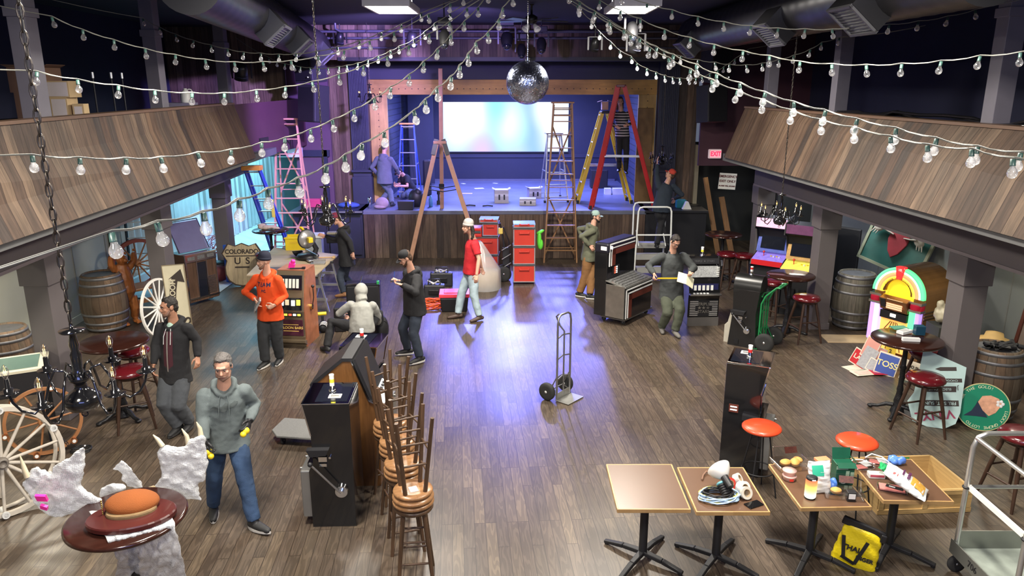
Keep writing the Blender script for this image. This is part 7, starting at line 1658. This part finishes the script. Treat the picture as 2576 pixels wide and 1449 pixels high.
# 7 black hoodie at the work table
p7=person('man in a black hoodie and maroon cap working at the plywood table',(-.9,-.1),1.76,PY(873,655,14.95),PY(862,572,14.95),PY(845,551,14.85),PY(818,594,15.2),PY(888,636,14.7),P(866,738,.1),P(891,722,.1),hface=(-.85,-.3,-.4),
 er=(0,0,-1),el=(1,0,0),hang=(0,1),top=blk,pants=dkj,shoes=M('tan_boot',(.25,.12,.05),.6),hat='cap',hatm=cl('maroon_cap',(.16,.015,.04)),hair=hair_b,build=1.1,hd=(None,(0,-.1,-1)))
chest_text(p7[2],p7[1],'VOLCOM',.06,M('rust_print',(.16,.05,.02),.8),.72) if 0 else None
# 8 on stage, back turned
person('man on stage in a grey hoodie seen from behind',(.35,.93),1.78,PY(968,452,19.2),PY(966,393,19.27),PY(968,370,19.33),PY(1003,438,19.5),PY(950,440,19.45),P(955,509,SZ+.09),P(986,511,SZ+.09),hface=(.3,.9,-.35),
 er=(.6,-.4,-.4),el=(-1,-.2,-.6),top=cl('blue_grey_hoodie',(.12,.13,.17)),pants=cl('stage_jeans',(.1,.12,.16),var=.4),shoes=blks,hair=hair_g,ground=SZ,build=1.1)
# 9 kneeling on stage
person('person kneeling on stage in a black vest and cap, head bowed',(-.75,-.5),1.74,PY(1033,474,20.5),PY(1014,440,20.3),PY(1003,432,20.15),PY(994,462,20.1),PY(1004,468,19.85),P(1035,498,SZ+.1),P(1042,497,SZ+.1)+V((.1,.25,0)),hface=(-.7,-.4,-.75),
 er=(0,.3,-1),el=(.4,-.4,-.8),kr=(-1,-.4,-.2),kl=(-1,-.6,-.1),stand=0,top=blk,pants=cl('kneel_jeans',(.06,.08,.12)),shoes=blks,hat='cap',hatm=blk,hair=hair_d,short=True,kind='tee',ground=SZ,build=1.05)
# 10 olive hoodie
person('man in an olive hoodie, tan trousers and pale cap with hand on hip',(.75,-.2),1.76,PY(1481,643,14.95),PY(1491,569,15.0),PY(1499,545,15.0),PY(1484,618,14.72),PY(1468,605,15.25),P(1458,736,.09),P(1484,742,.09),hface=(.95,-.3,-.05),tface=(.6,.0),
 er=(-1,-.3,.1),el=(-1,.6,0),top=cl('olive_fleece',(.12,.125,.08)),pants=cl('tan_canvas',(.22,.105,.035),var=.15),shoes=blks,sole=ws_,hat='cap',hatm=cl('pale_blue_cap',(.3,.42,.38)),hair=hair_d,beard=hair_d,baggy=1.15,hd=((.6,-.1,-.7),None),build=1.05)
# 11 grey shirt reading
p11=person('man in a dark grey shirt and glasses reading an open notebook',(.1,-1),1.76,PY(1689,738,12.65),PY(1692,635,12.62),PY(1699,608,12.5),PY(1646,690,12.35),PY(1735,686,12.3),P(1664,822,.09),P(1698,832,.09),hface=(.25,-.72,-.62),
 er=(1632,665,12.6,1),el=(1742,660,12.65,1),top=cl('grey_shirt_cloth',(.045,.05,.05)),kind='shirt',pants=cl('olive_trousers',(.06,.068,.045)),shoes=M('grey_shoe',(.12,.11,.1),.7),hair=hair_d,glasses=True,build=1.15,baggy=1.15,hd=((-.2,-.6,-.6),(-.1,-.7,-.3)),curl=(.7,.5),pn=((.8,0,-.2),(-.4,0,1)))
c=PY(1726,704,12.17);g=G();
for s_ in(-1,1):g.box((s_*.078,0,0),(.155,.008,.2),(0,0,s_*.25))
o=g.obj('notebook',M('cream_page',(.75,.73,.52),.6));o.location=c;o.rotation_euler=(-.75,.45,.1);tag(o,'open cream notebook in the hands of the man in the grey shirt','notebook')
a=p11[2]['war']+V((.02,-.08,-.05));g=G();g.box((0,0,0),(.4,.012,.02));o=g.obj('measuring_tape',yel);o.location=a+V((.22,.0,.0));tag(o,'extended yellow measuring tape held by the man in the grey shirt','tape measure')
# 12 woman on ladder
p12=person('person in a striped top standing on the red ladder',(.05,1),1.68,PY(1565,338,18.98),PY(1562,277,19.0),PY(1560,252,18.95),PY(1545,300,18.8),PY(1580,292,18.85),PY(1557,425,18.95),PY(1573,440,18.95),hface=(-.15,-.9,-.1),tface=(-.1,-1),
 er=(-1,.3,-.6),el=(1,.3,-.6),top=cl('striped_base',(.02,.02,.025)),kind='tee',pants=blk,shoes=blks,hair=hair_b,longhair=True,build=1.0,ground=2.0,kr=(-.2,-1,0),kl=(.2,-1,0)) if 0 else None
strm=nt('striped_knit');t_=strm[1];o_=nd(t_,'ShaderNodeOutputMaterial');b_=nd(t_,'ShaderNodeBsdfPrincipled');L(t_,b_.outputs[0],o_.inputs[0]);tc=nd(t_,'ShaderNodeTexCoord');se=nd(t_,'ShaderNodeSeparateXYZ');L(t_,tc.outputs['Object'],se.inputs[0])
mu=nd(t_,'ShaderNodeMath',operation='MULTIPLY');mu.inputs[1].default_value=95;L(t_,se.outputs[2],mu.inputs[0]);si=nd(t_,'ShaderNodeMath',operation='SINE');L(t_,mu.outputs[0],si.inputs[0]);rp=ramp(t_,[(.45,(.02,.02,.025)),(.5,(.5,.45,.45))]);L(t_,si.outputs[0],rp.inputs[0]);L(t_,rp.outputs[0],b_.inputs['Base Color']);b_.inputs['Roughness'].default_value=.85
person('person in a striped top and black trousers standing on the red ladder',(-.1,-1),1.66,PY(1566,340,18.95),PY(1562,279,18.95),PY(1560,256,18.9),PY(1549,318,18.72),PY(1580,314,18.72),PY(1557,424,18.9),PY(1574,436,18.9),hface=(-.15,-.9,-.15),
 er=(-1,.3,-.6),el=(1,.3,-.6),top=strm[0],kind='tee',pants=blk,shoes=blks,hair=hair_b,longhair=True,build=1.0,ground=2.1,kr=(-.2,-1,0),kl=(.2,-1,0))
# 13 reaching man
person('man in a red cap reaching up to hang a chandelier, on the rolling ladder',(-.35,.94),1.8,PY(1664,522,16.8),PY(1676,462,16.95),PY(1687,439,16.9),PY(1697,500,17.2),PY(1652,392,17.25),PY(1652,616,16.6),PY(1678,612,16.75),hface=(-.75,.4,.45),
 er=(1,-.4,-.5),el=(-1,-.3,.2),top=cl('navy_sweater',(.02,.03,.045)),kind='shirt',pants=blk,shoes=blks,hat='cap',hatm=cl('red_orange_cap',(.5,.05,.03),var=.1),visor=1,hair=hair_b,build=1.12,ground=.74,hd=((0,.6,-.6),(0,.1,1)),curl=(.4,.15))
# ================================================================ wrapped antlers on the foreground table
def bubble(name,alpha,scale=70):
    m,t=nt(name);o=nd(t,'ShaderNodeOutputMaterial');b=nd(t,'ShaderNodeBsdfPrincipled');L(t,b.outputs[0],o.inputs[0])
    b.inputs['Base Color'].default_value=(.88,.9,.92,1);b.inputs['Roughness'].default_value=.14;b.inputs['Coat Weight'].default_value=.3
    tc=nd(t,'ShaderNodeTexCoord');v=nd(t,'ShaderNodeTexVoronoi');v.inputs['Scale'].default_value=scale;v.inputs['Randomness'].default_value=.15;L(t,tc.outputs['Object'],v.inputs['Vector'])
    r=ramp(t,[(.15,(1,1,1)),(.55,(0,0,0))]);L(t,v.outputs['Distance'],r.inputs[0])
    n=nd(t,'ShaderNodeTexNoise');n.inputs['Scale'].default_value=9;n.inputs['Detail'].default_value=4;L(t,tc.outputs['Object'],n.inputs['Vector'])
    b1=nd(t,'ShaderNodeBump');b1.inputs['Strength'].default_value=1;b1.inputs['Distance'].default_value=.03;L(t,n.outputs['Fac'],b1.inputs['Height'])
    b2=nd(t,'ShaderNodeBump');b2.inputs['Strength'].default_value=.7;b2.inputs['Distance'].default_value=.006;L(t,r.outputs[0],b2.inputs['Height']);L(t,b1.outputs[0],b2.inputs['Normal']);L(t,b2.outputs[0],b.inputs['Normal'])
    mr=nd(t,'ShaderNodeMapRange');mr.inputs[3].default_value=max(0,alpha-.25);mr.inputs[4].default_value=min(1,alpha+.2);L(t,n.outputs['Fac'],mr.inputs[0]);L(t,mr.outputs[0],b.inputs['Alpha']);return m
bwm=bubble('bubble_wrap_thick',.66,85);bws=bubble('bubble_wrap_sheet',.5,90)
AN=T('moose_antlers','moose antlers on a maroon plaque, wrapped in bubble wrap, on the foreground round table','antlers',TA)
loc=lambda px,py,Y:PY(px,py,Y)-TA
cq=lambda x,y:(x/3.632,1050+y/3.632)
def wrapped(pts,Yf,th,nm='bubble_wrap',mat=bwm,hollow=.0):
    """crumpled wrapped palm: outline plus thickness, remeshed"""
    A=[loc(*cq(x,y),Yf(x,y)) for x,y in pts];c=sum(A,V())/len(A);n=V((0,-.72,.5)).normalized();k=len(A);g=G();rs=[]
    for u,q in((-.5,.72),(-.3,.95),(0,1.03),(.3,.95),(.5,.72)):rs.append([c+(p-c)*q+n*th*u*2 for p in A])
    vs=[p for r in rs for p in r];fs=[(i*k+j,i*k+(j+1)%k,(i+1)*k+(j+1)%k,(i+1)*k+j) for i in range(4) for j in range(k)]
    cb=len(vs);vs+=[c-n*th,c+n*th];fs+=[(cb,(j+1)%k,j) for j in range(k)]+[(cb+1,4*k+j,4*k+(j+1)%k) for j in range(k)]
    g.add(vs,fs);return remesh(g.obj(nm,mat,AN),.012,4,.05,.08)
w1=wrapped([(950,770),(860,820),(780,835),(640,880),(480,910),(370,850),(290,750),(220,600),(235,545),(290,490),(340,445),(400,520),(470,520),(500,450),(540,410),(640,370),(700,310),(775,265),(765,400),(745,600),(790,680),(880,720)],lambda x,y:5.15+.1*(x/900),.05)
w2=wrapped([(1400,640),(1480,560),(1450,430),(1440,320),(1480,260),(1600,265),(1700,260),(1740,200),(1860,170),(1885,300),(1890,450),(1870,570),(1800,600),(1810,680),(1840,760),(1700,740),(1620,800),(1510,760),(1400,700)],lambda x,y:5.55+.05*((x-1400)/500),.045)
wrapped([(1020,470),(1100,385),(1180,440),(1260,530),(1310,610),(1320,660),(1150,640),(1100,500)],lambda x,y:5.6,.012,'wrap_flap',bws)
wrapped([(905,720),(920,650),(980,610),(1050,600),(1130,620),(1150,650),(1000,700),(940,760)],lambda x,y:5.45,.04,'wrap_fold')
tine=M('antler_bone',(.55,.48,.33),.45,var=.25,scale=14)
for a,b,c_,Y in(((250,545),(215,450),(183,352),5.15),((1485,262),(1440,200),(1397,158),5.55),((1722,245),(1705,170),(1660,103),5.6),((1835,165),(1825,100),(1795,42),5.62)):
    g=G();g.tube([loc(*cq(*a),Y),loc(*cq(*b),Y),loc(*cq(*c_),Y)],[.022,.017,.004],10);g.obj('tine',tine,AN)
g=G();g.tube([loc(*cq(1290,690),5.45),loc(*cq(1340,690),5.47),loc(*cq(1410,670),5.52)],[.035,.04,.045],12);g.obj('antler_base',M('rough_antler',(.35,.28,.17),.7,var=.5,scale=50,bump=.8),AN);g=G();g.tube([loc(*cq(1000,770),5.32),loc(*cq(940,790),5.28)],[.045,.04],12);g.obj('antler_base',M('rough_antler',(0,0,0)),AN)
pc=P(331,1296,1.1)-TA
def oval(g,c,a,b,z0,z1,rot,n=40,in_=.0):
    pr=[];
    for k,(q,z) in enumerate(((.0,z0),(1,z0),(1,z1-.01),(.97,z1),(0,z1+in_))):pr.append([V(c)+V((math.cos(rot)*a*q*math.cos(2*PI*i/n)-math.sin(rot)*b*q*math.sin(2*PI*i/n),math.sin(rot)*a*q*math.cos(2*PI*i/n)+math.cos(rot)*b*q*math.sin(2*PI*i/n),z)) for i in range(n)])
    g.ring(pr,(0,0),False)
maro=M('maroon_plaque',(.065,.012,.011),.3,var=.25,coat=.2)
g=G();oval(g,(pc.x,pc.y,0),.31,.21,.025,.065,.3);g.obj('plaque',maro,AN)
g=G();oval(g,(pc.x-.01,pc.y+.025,0),.175,.11,.065,.09,.3);g.obj('plaque_rim',M('antler_mount',(.2,.13,.06),.6,var=.5,scale=20),AN)
g=G();g.ball((pc.x-.02,pc.y+.07,.115),(.19,.125,.075),24,(.2,.05,.3));g.obj('suede_cap',M('suede',(.24,.065,.01),.9,var=.2,bump=.3,bscale=200),AN)
g=G()
for i in range(9):g.ball((pc.x-.2+.0*i,pc.y-.02+.0*i,.06+.015*i),.007,6)
g.obj('studs',M('brass',(0,0,0)),AN)
g=G();q=loc(*cq(380,735),5.02);g.box(q,(.075,.02,.07),(.5,.1,.1));g.box(q+V((.01,-.005,-.075)),(.05,.02,.05),(.5,.4,.1));g.obj('pink_tape',M('hot_pink',(0,0,0)),AN)
# sheet hanging over the table edge
S0=[cq(815,870),cq(1000,1150),cq(1100,1160),cq(1100,1449)]
def sheet(a,b):
    L_=[(815,870,1.062),(1010,1120,1.055),(1105,1280,.8),(1090,1460,.45)];R_=[(1530,830,1.062),(1620,960,1.055),(1680,1220,.78),(1730,1460,.42)]
    f=b*3;i=min(int(f),2);u=f-i
    def pt(A):
        p0,p1=A[i],A[i+1];x,y,z=[p0[j]+(p1[j]-p0[j])*u for j in range(3)];return P(*cq(x,y),z)
    p=pt(L_).lerp(pt(R_),a);w=.02*math.sin(a*19+b*5)*b+.012*math.sin(a*41+b*13)+.01*math.sin(b*33+a*7)
    return p-TA+V((0,(-.03-abs(w))*min(1,b*2.5),abs(w)*.25+.008))
g=G();g.grid(sheet,40,44);o=g.obj('hanging_sheet',bws,AN);m=o.modifiers.new('s','SOLIDIFY');m.thickness=.004
# ================================================================ things on the square tables
def at(px,py,z=.752,dx=0,dy=0):p=P(px,py,z);return V((p.x+dx,p.y+dy,z))
tape_w=M('tape_white',(.7,.69,.66),.35);core=M('tape_core',(.45,.33,.2),.7)
def roll(label,p,R,w,mat,ax=(0,0,1),r=None,cat='tape roll',n2='tape_roll'):
    t=T(n2,label,cat,p);r=r or R*.62;a=V(ax).normalized()
    g=G();c=V((0,0,0));g.lathe([(r,-w/2),(R,-w/2),(R,w/2),(r,w/2),(r,-w/2)],c,28,a,False);g.obj('tape',mat,t)
    g=G();g.lathe([(r-.004,-w/2),(r,-w/2),(r,w/2),(r-.004,w/2),(r-.004,-w/2)],c,24,a,False);g.obj('core',core,t);return t
p=at(1822,1200,.9);t=T('work_light','white round reflector lamp with black socket on the taped-up table','lamp',p)
g=G();g.lathe([(.03,0),(.05,.01),(.09,.06),(.105,.1),(.1,.1),(.085,.06),(.03,.01)],(0,0,0),28,(-.3,.85,.4));g.obj('reflector',tape_w,t)
g=G();g.cyl((0,0,0),V((.3,-.85,-.4)).normalized()*.11,.035,.03,16);g.obj('socket',black,t)
roll('red tape roll with green core among the tape rolls',at(1835,1217,.8),.055,.04,M('tape_red',(.6,.05,.04),.4),(.4,-.8,.35))
roll('white tape roll lying farther back on the cluttered table',at(1856,1205,.79),.05,.05,tape_w,(.6,-.3,.5))
roll('wide white tape roll facing the camera on the cluttered table',at(1869,1228,.815),.06,.06,tape_w,(.45,-.75,.4))
roll('large clear tape roll at the front of the white rolls',at(1877,1240,.81),.055,.03,M('tape_clear',(.55,.52,.45),.2),(.3,-.85,.4))
t=T('tape_stack','stack of black electrical tape rolls with a teal one on top','tape rolls',at(1822,1232,.8));
for i in range(6):
    g=G();g.torus(V((-.012,.025,.025)).normalized()*(.02*(i-2)),.033,.012,(-.3,.7,.6),22,8);g.obj('black_roll' if i<5 else 'teal_roll',black if i<5 else M('teal_tape',(.15,.4,.45),.35),t)
for i,(m,R,y,l) in enumerate(((M('cable_yellow',(.7,.65,.12),.45),.165,0,'coil of yellow cable on the cluttered square table'),(M('cable_paleblue',(.35,.5,.68),.45),.17,-.01,'coil of pale blue cable on the cluttered square table'),(black,.13,.02,'coil of black cable on the cluttered square table'))):
    o=coil(None,(0,0,0),R,5,.0065,m,'cable_coil',.03,20+i,.6);o.location=at(1808,1250,.752+.012*i)+V((0,y,0));tag(o,l,'cable')
g=G();g.box((0,0,.005),(.15,.085,.01));o=g.obj('phone',gblack,bev=.004);o.location=at(1896,1270);o.rotation_euler=(0,0,.45);tag(o,'black phone lying at the front of the cluttered table','phone')
g=G();g.tube([(0,0,.01),(-.06,.03,.02),(-.1,-.02,.01),(-.13,-.1,.01)],.009,6);o=g.obj('leather_strap',kb);o.location=at(1795,1195);tag(o,'brown strap trailing from the reflector lamp','strap')
# glowing speaker
t=T('glow_speaker','glowing orange and white cylinder speaker on the food table','speaker',at(2037,1252))
gm,tt=nt('flame_glow');o_=nd(tt,'ShaderNodeOutputMaterial');em_=nd(tt,'ShaderNodeEmission');L(tt,em_.outputs[0],o_.inputs[0]);tc=nd(tt,'ShaderNodeTexCoord');se=nd(tt,'ShaderNodeSeparateXYZ');L(tt,tc.outputs['Object'],se.inputs[0]);mr=nd(tt,'ShaderNodeMapRange');mr.inputs[2].default_value=.2;L(tt,se.outputs[2],mr.inputs[0]);rp=ramp(tt,[(.1,(1,.95,.6)),(.45,(1,.75,.15)),(.7,(1,.25,.08)),(1,(.9,.08,.05))]);L(tt,mr.outputs[0],rp.inputs[0]);L(tt,rp.outputs[0],em_.inputs[0]);em_.inputs[1].default_value=1.6
g=G();g.lathe([(0,.012),(.043,.012),(.048,.02),(.048,.17),(.045,.18)],n=28);g.obj('glow_body',gm,t);g=G();g.lathe([(.045,.18),(.048,.182),(.046,.2),(.03,.207),(0,.205)],n=28);g.lathe([(.04,0),(.045,.0),(.046,.012),(0,.012)],n=24);g.obj('end_caps',black,t)
g=G();g.box((0,-.047,.19),(.03,.004,.008));g.obj('status_lights',lit_w,t)
clearp=glassy('clear_plastic',(1,1,1),.08,.4,(.93,.94,.95));bread=M('bread',(.6,.3,.07),.6,var=.25,scale=25)
def clamshell(label,p,rz,items,w=.26,d=.2,im=None):
    t=T('food_container',label,'food container',p,rz)
    g=G();g.box((0,0,.025),(w,d,.05),tx=-.015,ty=-.015);g.box((0,d*.3,.1),(w,.01,.14),(-.6,0,0));g.obj('clear_shell',clearp,t,bev=.01)
    for i,(x,y,r) in enumerate(items):g=G();g.ball((x,y,.04),(r,r*.75,r*.6),14,(0,0,i));g.obj('pastry',im or bread,t)
    g=G();g.box((w*.1,d*.42,.12),(w*.4,.005,.06),(-.6,0,0));g.obj('label_sticker',M('sticker_dark',(.12,.03,.02),.4,var=.8,scale=60),t);return t
clamshell('clear clamshell of bread rolls at the back left of the food table',at(1990,1172),.15,[(-.06,0,.055),(.03,-.01,.06),(.08,.03,.05)],.3,.2)
clamshell('clear clamshell with one golden pastry at the front of the food table',at(2120,1246),-.2,[(-.06,-.0,.05)],.3,.16)
t=T('food_tub','round clear tub of pink dip stacked on another on the food table','food tub',at(1985,1206));
for i in range(2):
    g=G();g.lathe([(0,.002+.045*i),(.05,.002+.045*i),(.06,.04+.045*i),(.063,.043+.045*i),(0,.044+.045*i)],(0,.012*i,0),24);g.obj('tub',M('pink_dip',(.7,.45,.4),.4,var=.15),t)
g=G();g.box((0,-.058,.02),(.035,.004,.02));g.obj('label_sticker',red,t)
def pouch(name,label,p,rz,w,h,th,mat,lean,extra=None,cat='snack bag',seed=1,up=None,roll=0):
    t=T(name,label,cat,p,rot=(lean,roll,rz));rn=random.Random(seed)
    def f(a,b):
        a0=a*2*PI;x=w/2*math.cos(a0)*(1+.05*math.sin(b*9));q=th*math.sin(a0)*math.sin(PI*min(max(b,.02),.98))**.6;wr=.004*math.sin(b*31+a0*3)+.002*math.sin(b*57-a0*2)
        return V((x+wr,q+wr,h*b+wr*.6))
    g=G();g.grid(f,28,26);g.obj('bag_film',mat,t)
    if extra:extra(t)
    return t
foil=M('white_foil_bag',(.72,.74,.74),.22,var=.05)
def patch(t,nm,mat,x0,x1,z0,z1,th,h):
    g=G();g.grid(lambda a,b:V((x0+(x1-x0)*a,-th*(1-(2*(x0+(x1-x0)*a)/.2)**2*.35)*math.sin(PI*(z0+(z1-z0)*b)/h)**.6-.004,z0+(z1-z0)*b)),6,6);g.obj(nm,mat,t)
chip=M('chips_orange',(.75,.35,.06),.5,var=.6,scale=35)
def ex1(t):
    patch(t,'green_print',M('print_green',(.03,.4,.25),.4),-.08,.02,.16,.25,.045,.28)
pouch('snack_bag','white and green snack bag leaning on the green carton',at(2062,1240),.1,.2,.28,.045,foil,-.25,ex1,seed=2)
def ex2(t):
    patch(t,'chips_photo',chip,-.075,.075,.03,.16,.05,.36);patch(t,'red_mark',M('mark_red',(.8,.12,.12),.4),-.08,-.045,.27,.31,.05,.36)
    for s_,z,q in(('BARN OWL',.24,.02),('PLONKS',.19,.034)):text(s_,q,M('ink_purple',(.12,.03,.1),.5),t,frame((.01,-.058,z),(1,0,0),(0,0,1)),bold=.001)
pouch('chips_bag','big white chips bag with orange chips printed, lying on the rightmost table',at(2330,1247,.79)+V((0,-.0,0)),.95,.24,.37,.05,foil,-1.12,ex2,seed=4)
pouch('snack_bag','small green and blue snack bag on the rightmost table',at(2262,1198,.79),1.0,.13,.18,.03,M('green_foil',(.03,.35,.12),.25,var=.6,scale=12),-1.2,seed=5)
g=G();rn=random.Random(8)
for i in range(7):g.ball((rn.uniform(-.05,.05),rn.uniform(-.03,.03),.03+rn.uniform(0,.03)),.035,10)
bb=remesh(g.obj('plastic_bundle',M('blue_plastic',(.1,.25,.75),.3,alpha=.85)),.01,1,.03,.05);bb.location=at(2252,1166);tag(bb,'crumpled blue plastic on the rightmost table','plastic wrap')
b2=bb.copy();C.objects.link(b2);b2.location=at(2087,1228);b2.rotation_euler=(0,0,1);b2['label']='crumpled blue plastic beside the white snack bag'
t=T('tea_carton','dark green open carton at the back of the food table','carton',at(2116,1212),-.03);gc=M('carton_green',(.01,.09,.05),.35,var=.3)
g=G();g.box((0,0,.1),(.16,.12,.2));g.obj('body',gc,t,bev=.003);g=G();g.box((0,.07,.25),(.16,.005,.1),(-.3,0,0));g.box((0,-.075,.2),(.16,.06,.004),(.5,0,0));g.box((.09,0,.22),(.05,.11,.004),(0,.6,0));g.obj('flap',gc,t)
g=G();g.box((-.03,-.062,.17),(.1,.004,.03));g.box((.02,-.062,.09),(.03,.004,.1));g.box((.06,-.062,.1),(.03,.004,.06));g.obj('printed_label',M('label_pale_green',(.35,.5,.35),.5),t);g=G();g.torus((-.01,-.064,.05),.03,.004,(0,1,0),20,5);g.obj('printed_cup',offw,t)
box('dip_box','small black box with white label at the front of the food table',at(2139,1258),(.07,.06,.085),black,-.1,.004);g=G();g.box((0,-.032,.05),(.055,.003,.045));g.obj('label',white,bpy.data.objects['dip_box'])
box('paper_packet','orange and white packet behind the white snack bag',at(2068,1160),(.13,.08,.03),M('packet_orange',(.7,.3,.15),.5,var=.4),.2,.004,'packet')
for i,(x,y,w,d,rz,l) in enumerate(((2170,1178,.24,.16,.2,'clear zip bag of sliced meat at the back left of the rightmost table'),(2205,1166,.22,.16,-.4,'second clear zip bag with white paper on the rightmost table'))):
    t=T('zip_bag',l,'food bag',at(x,y),rz);g=G();g.ball((0,0,.02),(w/2,d/2,.022),20);g.obj('film',clearp,t)
    g=G();g.box((-.02,0,.018),(w*.4,d*.45,.012));g.obj('meat',M('sliced_meat',(.6,.2,.18),.4,var=.3),t,bev=.004);g=G();g.box((.04,.02,.03),(w*.35,d*.5,.004),(.1,.1,.3));g.obj('white_paper',white,t)
    g=G();g.tube([(-w*.45,d*.3,.02),(-w*.2,d*.55,.05),(w*.2,d*.5,.04),(w*.48,d*.2,.02)],.006,6);g.obj('zip_edge',white,t)
box('butter_box','small white and red box on the rightmost table',at(2203,1200),(.14,.07,.045),M('butter_white',(.75,.72,.68),.5),-.12,.004);g=G();g.box((0,-.036,.028),(.12,.003,.02));g.obj('red_print',M('print_red',(.5,.08,.12),.5),bpy.data.objects['butter_box'])
t=T('meat_tray','clear tray of sliced pink meat with black label on the rightmost table','food tray',at(2243,1232),-.35)
g=G();g.box((0,0,.012),(.24,.15,.024));g.obj('tray',clearp,t,bev=.01);g=G();g.box((0,0,.018),(.21,.12,.014));g.obj('meat',M('sliced_meat',(.6,.2,.18),.4,var=.3),t,bev=.008);g=G();g.box((.02,.0,.027),(.14,.05,.003),(0,0,-.3));g.obj('label',black,t);g=G();g.box((.0,.0,.03),(.05,.02,.002),(0,0,-.3));g.obj('label_print',white,t)
# yellow bag under the table
p=P(2158,1432);t=T('yellow_bag','yellow bag with black roll top and letters, on the floor under the food tables','bag',(p.x,p.y+.1,0),rot=(.12,.12,-.45))
ybm=M('yellow_tarp',(.75,.58,.01),.35,var=.12,bump=.4,bscale=25)
def yb(a,b):
    a0=a*2*PI;c,s=math.cos(a0),math.sin(a0);w=(.19-.035*b);d=.075*(1-b)**.5+.008;sq=lambda q:abs(q)**.5*(1 if q>0 else -1)
    return V((w*sq(c)+.006*math.sin(b*20+a0*2),d*sq(s)+.12*b*0+.008*math.sin(b*17+a0*3),.0+.4*b))
g=G();g.grid(yb,40,16);g.add([yb(i/40,0) for i in range(40)],[tuple(range(40))]);g.obj('bag_body',ybm,t)
g=G();g.bar((-.18,0,.43),(.18,0,.38),.035,.08);g.box((.17,-.02,.37),(.05,.03,.08));g.obj('roll_top',black,t,bev=.01)
fy=lambda x,z:frame((x,-.085*(1-z/.4)**.5-.012,z),(1,0,0),(0,.22,1))
g=G()
for x0,z0,x1,z1 in((-.14,.3,-.1,.1),(-.12,.1,.0,.06),(-.0,.06,.06,.3)):
    a=V((x0,-.085*max(0,1-z0/.4)**.5-.012,z0));b=V((x1,-.085*max(0,1-z1/.4)**.5-.012,z1));g.bar(a,b,.03,.008,(0,-1,0))
g.obj('printed_square',black,t)
text('THAL',.065,black,t,fy(-.05,.2),bold=.002);text('INGER',.05,black,t,fy(.07,.13),bold=.002)
# things on the round table by the jukebox, cloth on the far left one
z=1.052
box('teal_folder','green flat folder on the round table by the jukebox',P(2262,826,z),(.2,.13,.02),M('folder_green',(.08,.3,.2),.5),.1,.004,'folder')
t=T('white_case','open white case on the round table by the jukebox','case',P(2275,838,z),.5);g=G();g.box((0,0,.02),(.2,.1,.04));g.obj('body',white,t,bev=.004);g=G();g.box((-.01,.0,.042),(.12,.06,.004));g.obj('tray_inset',M('grey_inset',(.45,.45,.45),.5),t)
box('white_carton','small white carton at the front of the round table by the jukebox',P(2291,858,z),(.21,.06,.045),white,-.15,.004)
box('black_blue_box','dark blue box on the black case on the round table',P(2311,841,z),(.12,.1,.12),M('dark_blue_box',(.01,.05,.09),.3),-.1,.004)
g=G();g.ball((0,0,.05),(.2,.09,.05),18,(0,0,.2));g.ball((.2,0,.03),(.1,.04,.03),12);g.ball((-.12,.02,.09),(.1,.07,.04),12)
o=remesh(g.obj('cloth_bundle',M('beige_cloth',(.5,.4,.28),.9,var=.3)),.012,2,.04,.06);o.location=P(672,577,1.052);tag(o,'beige cloth bundle on the far left round table','cloth')
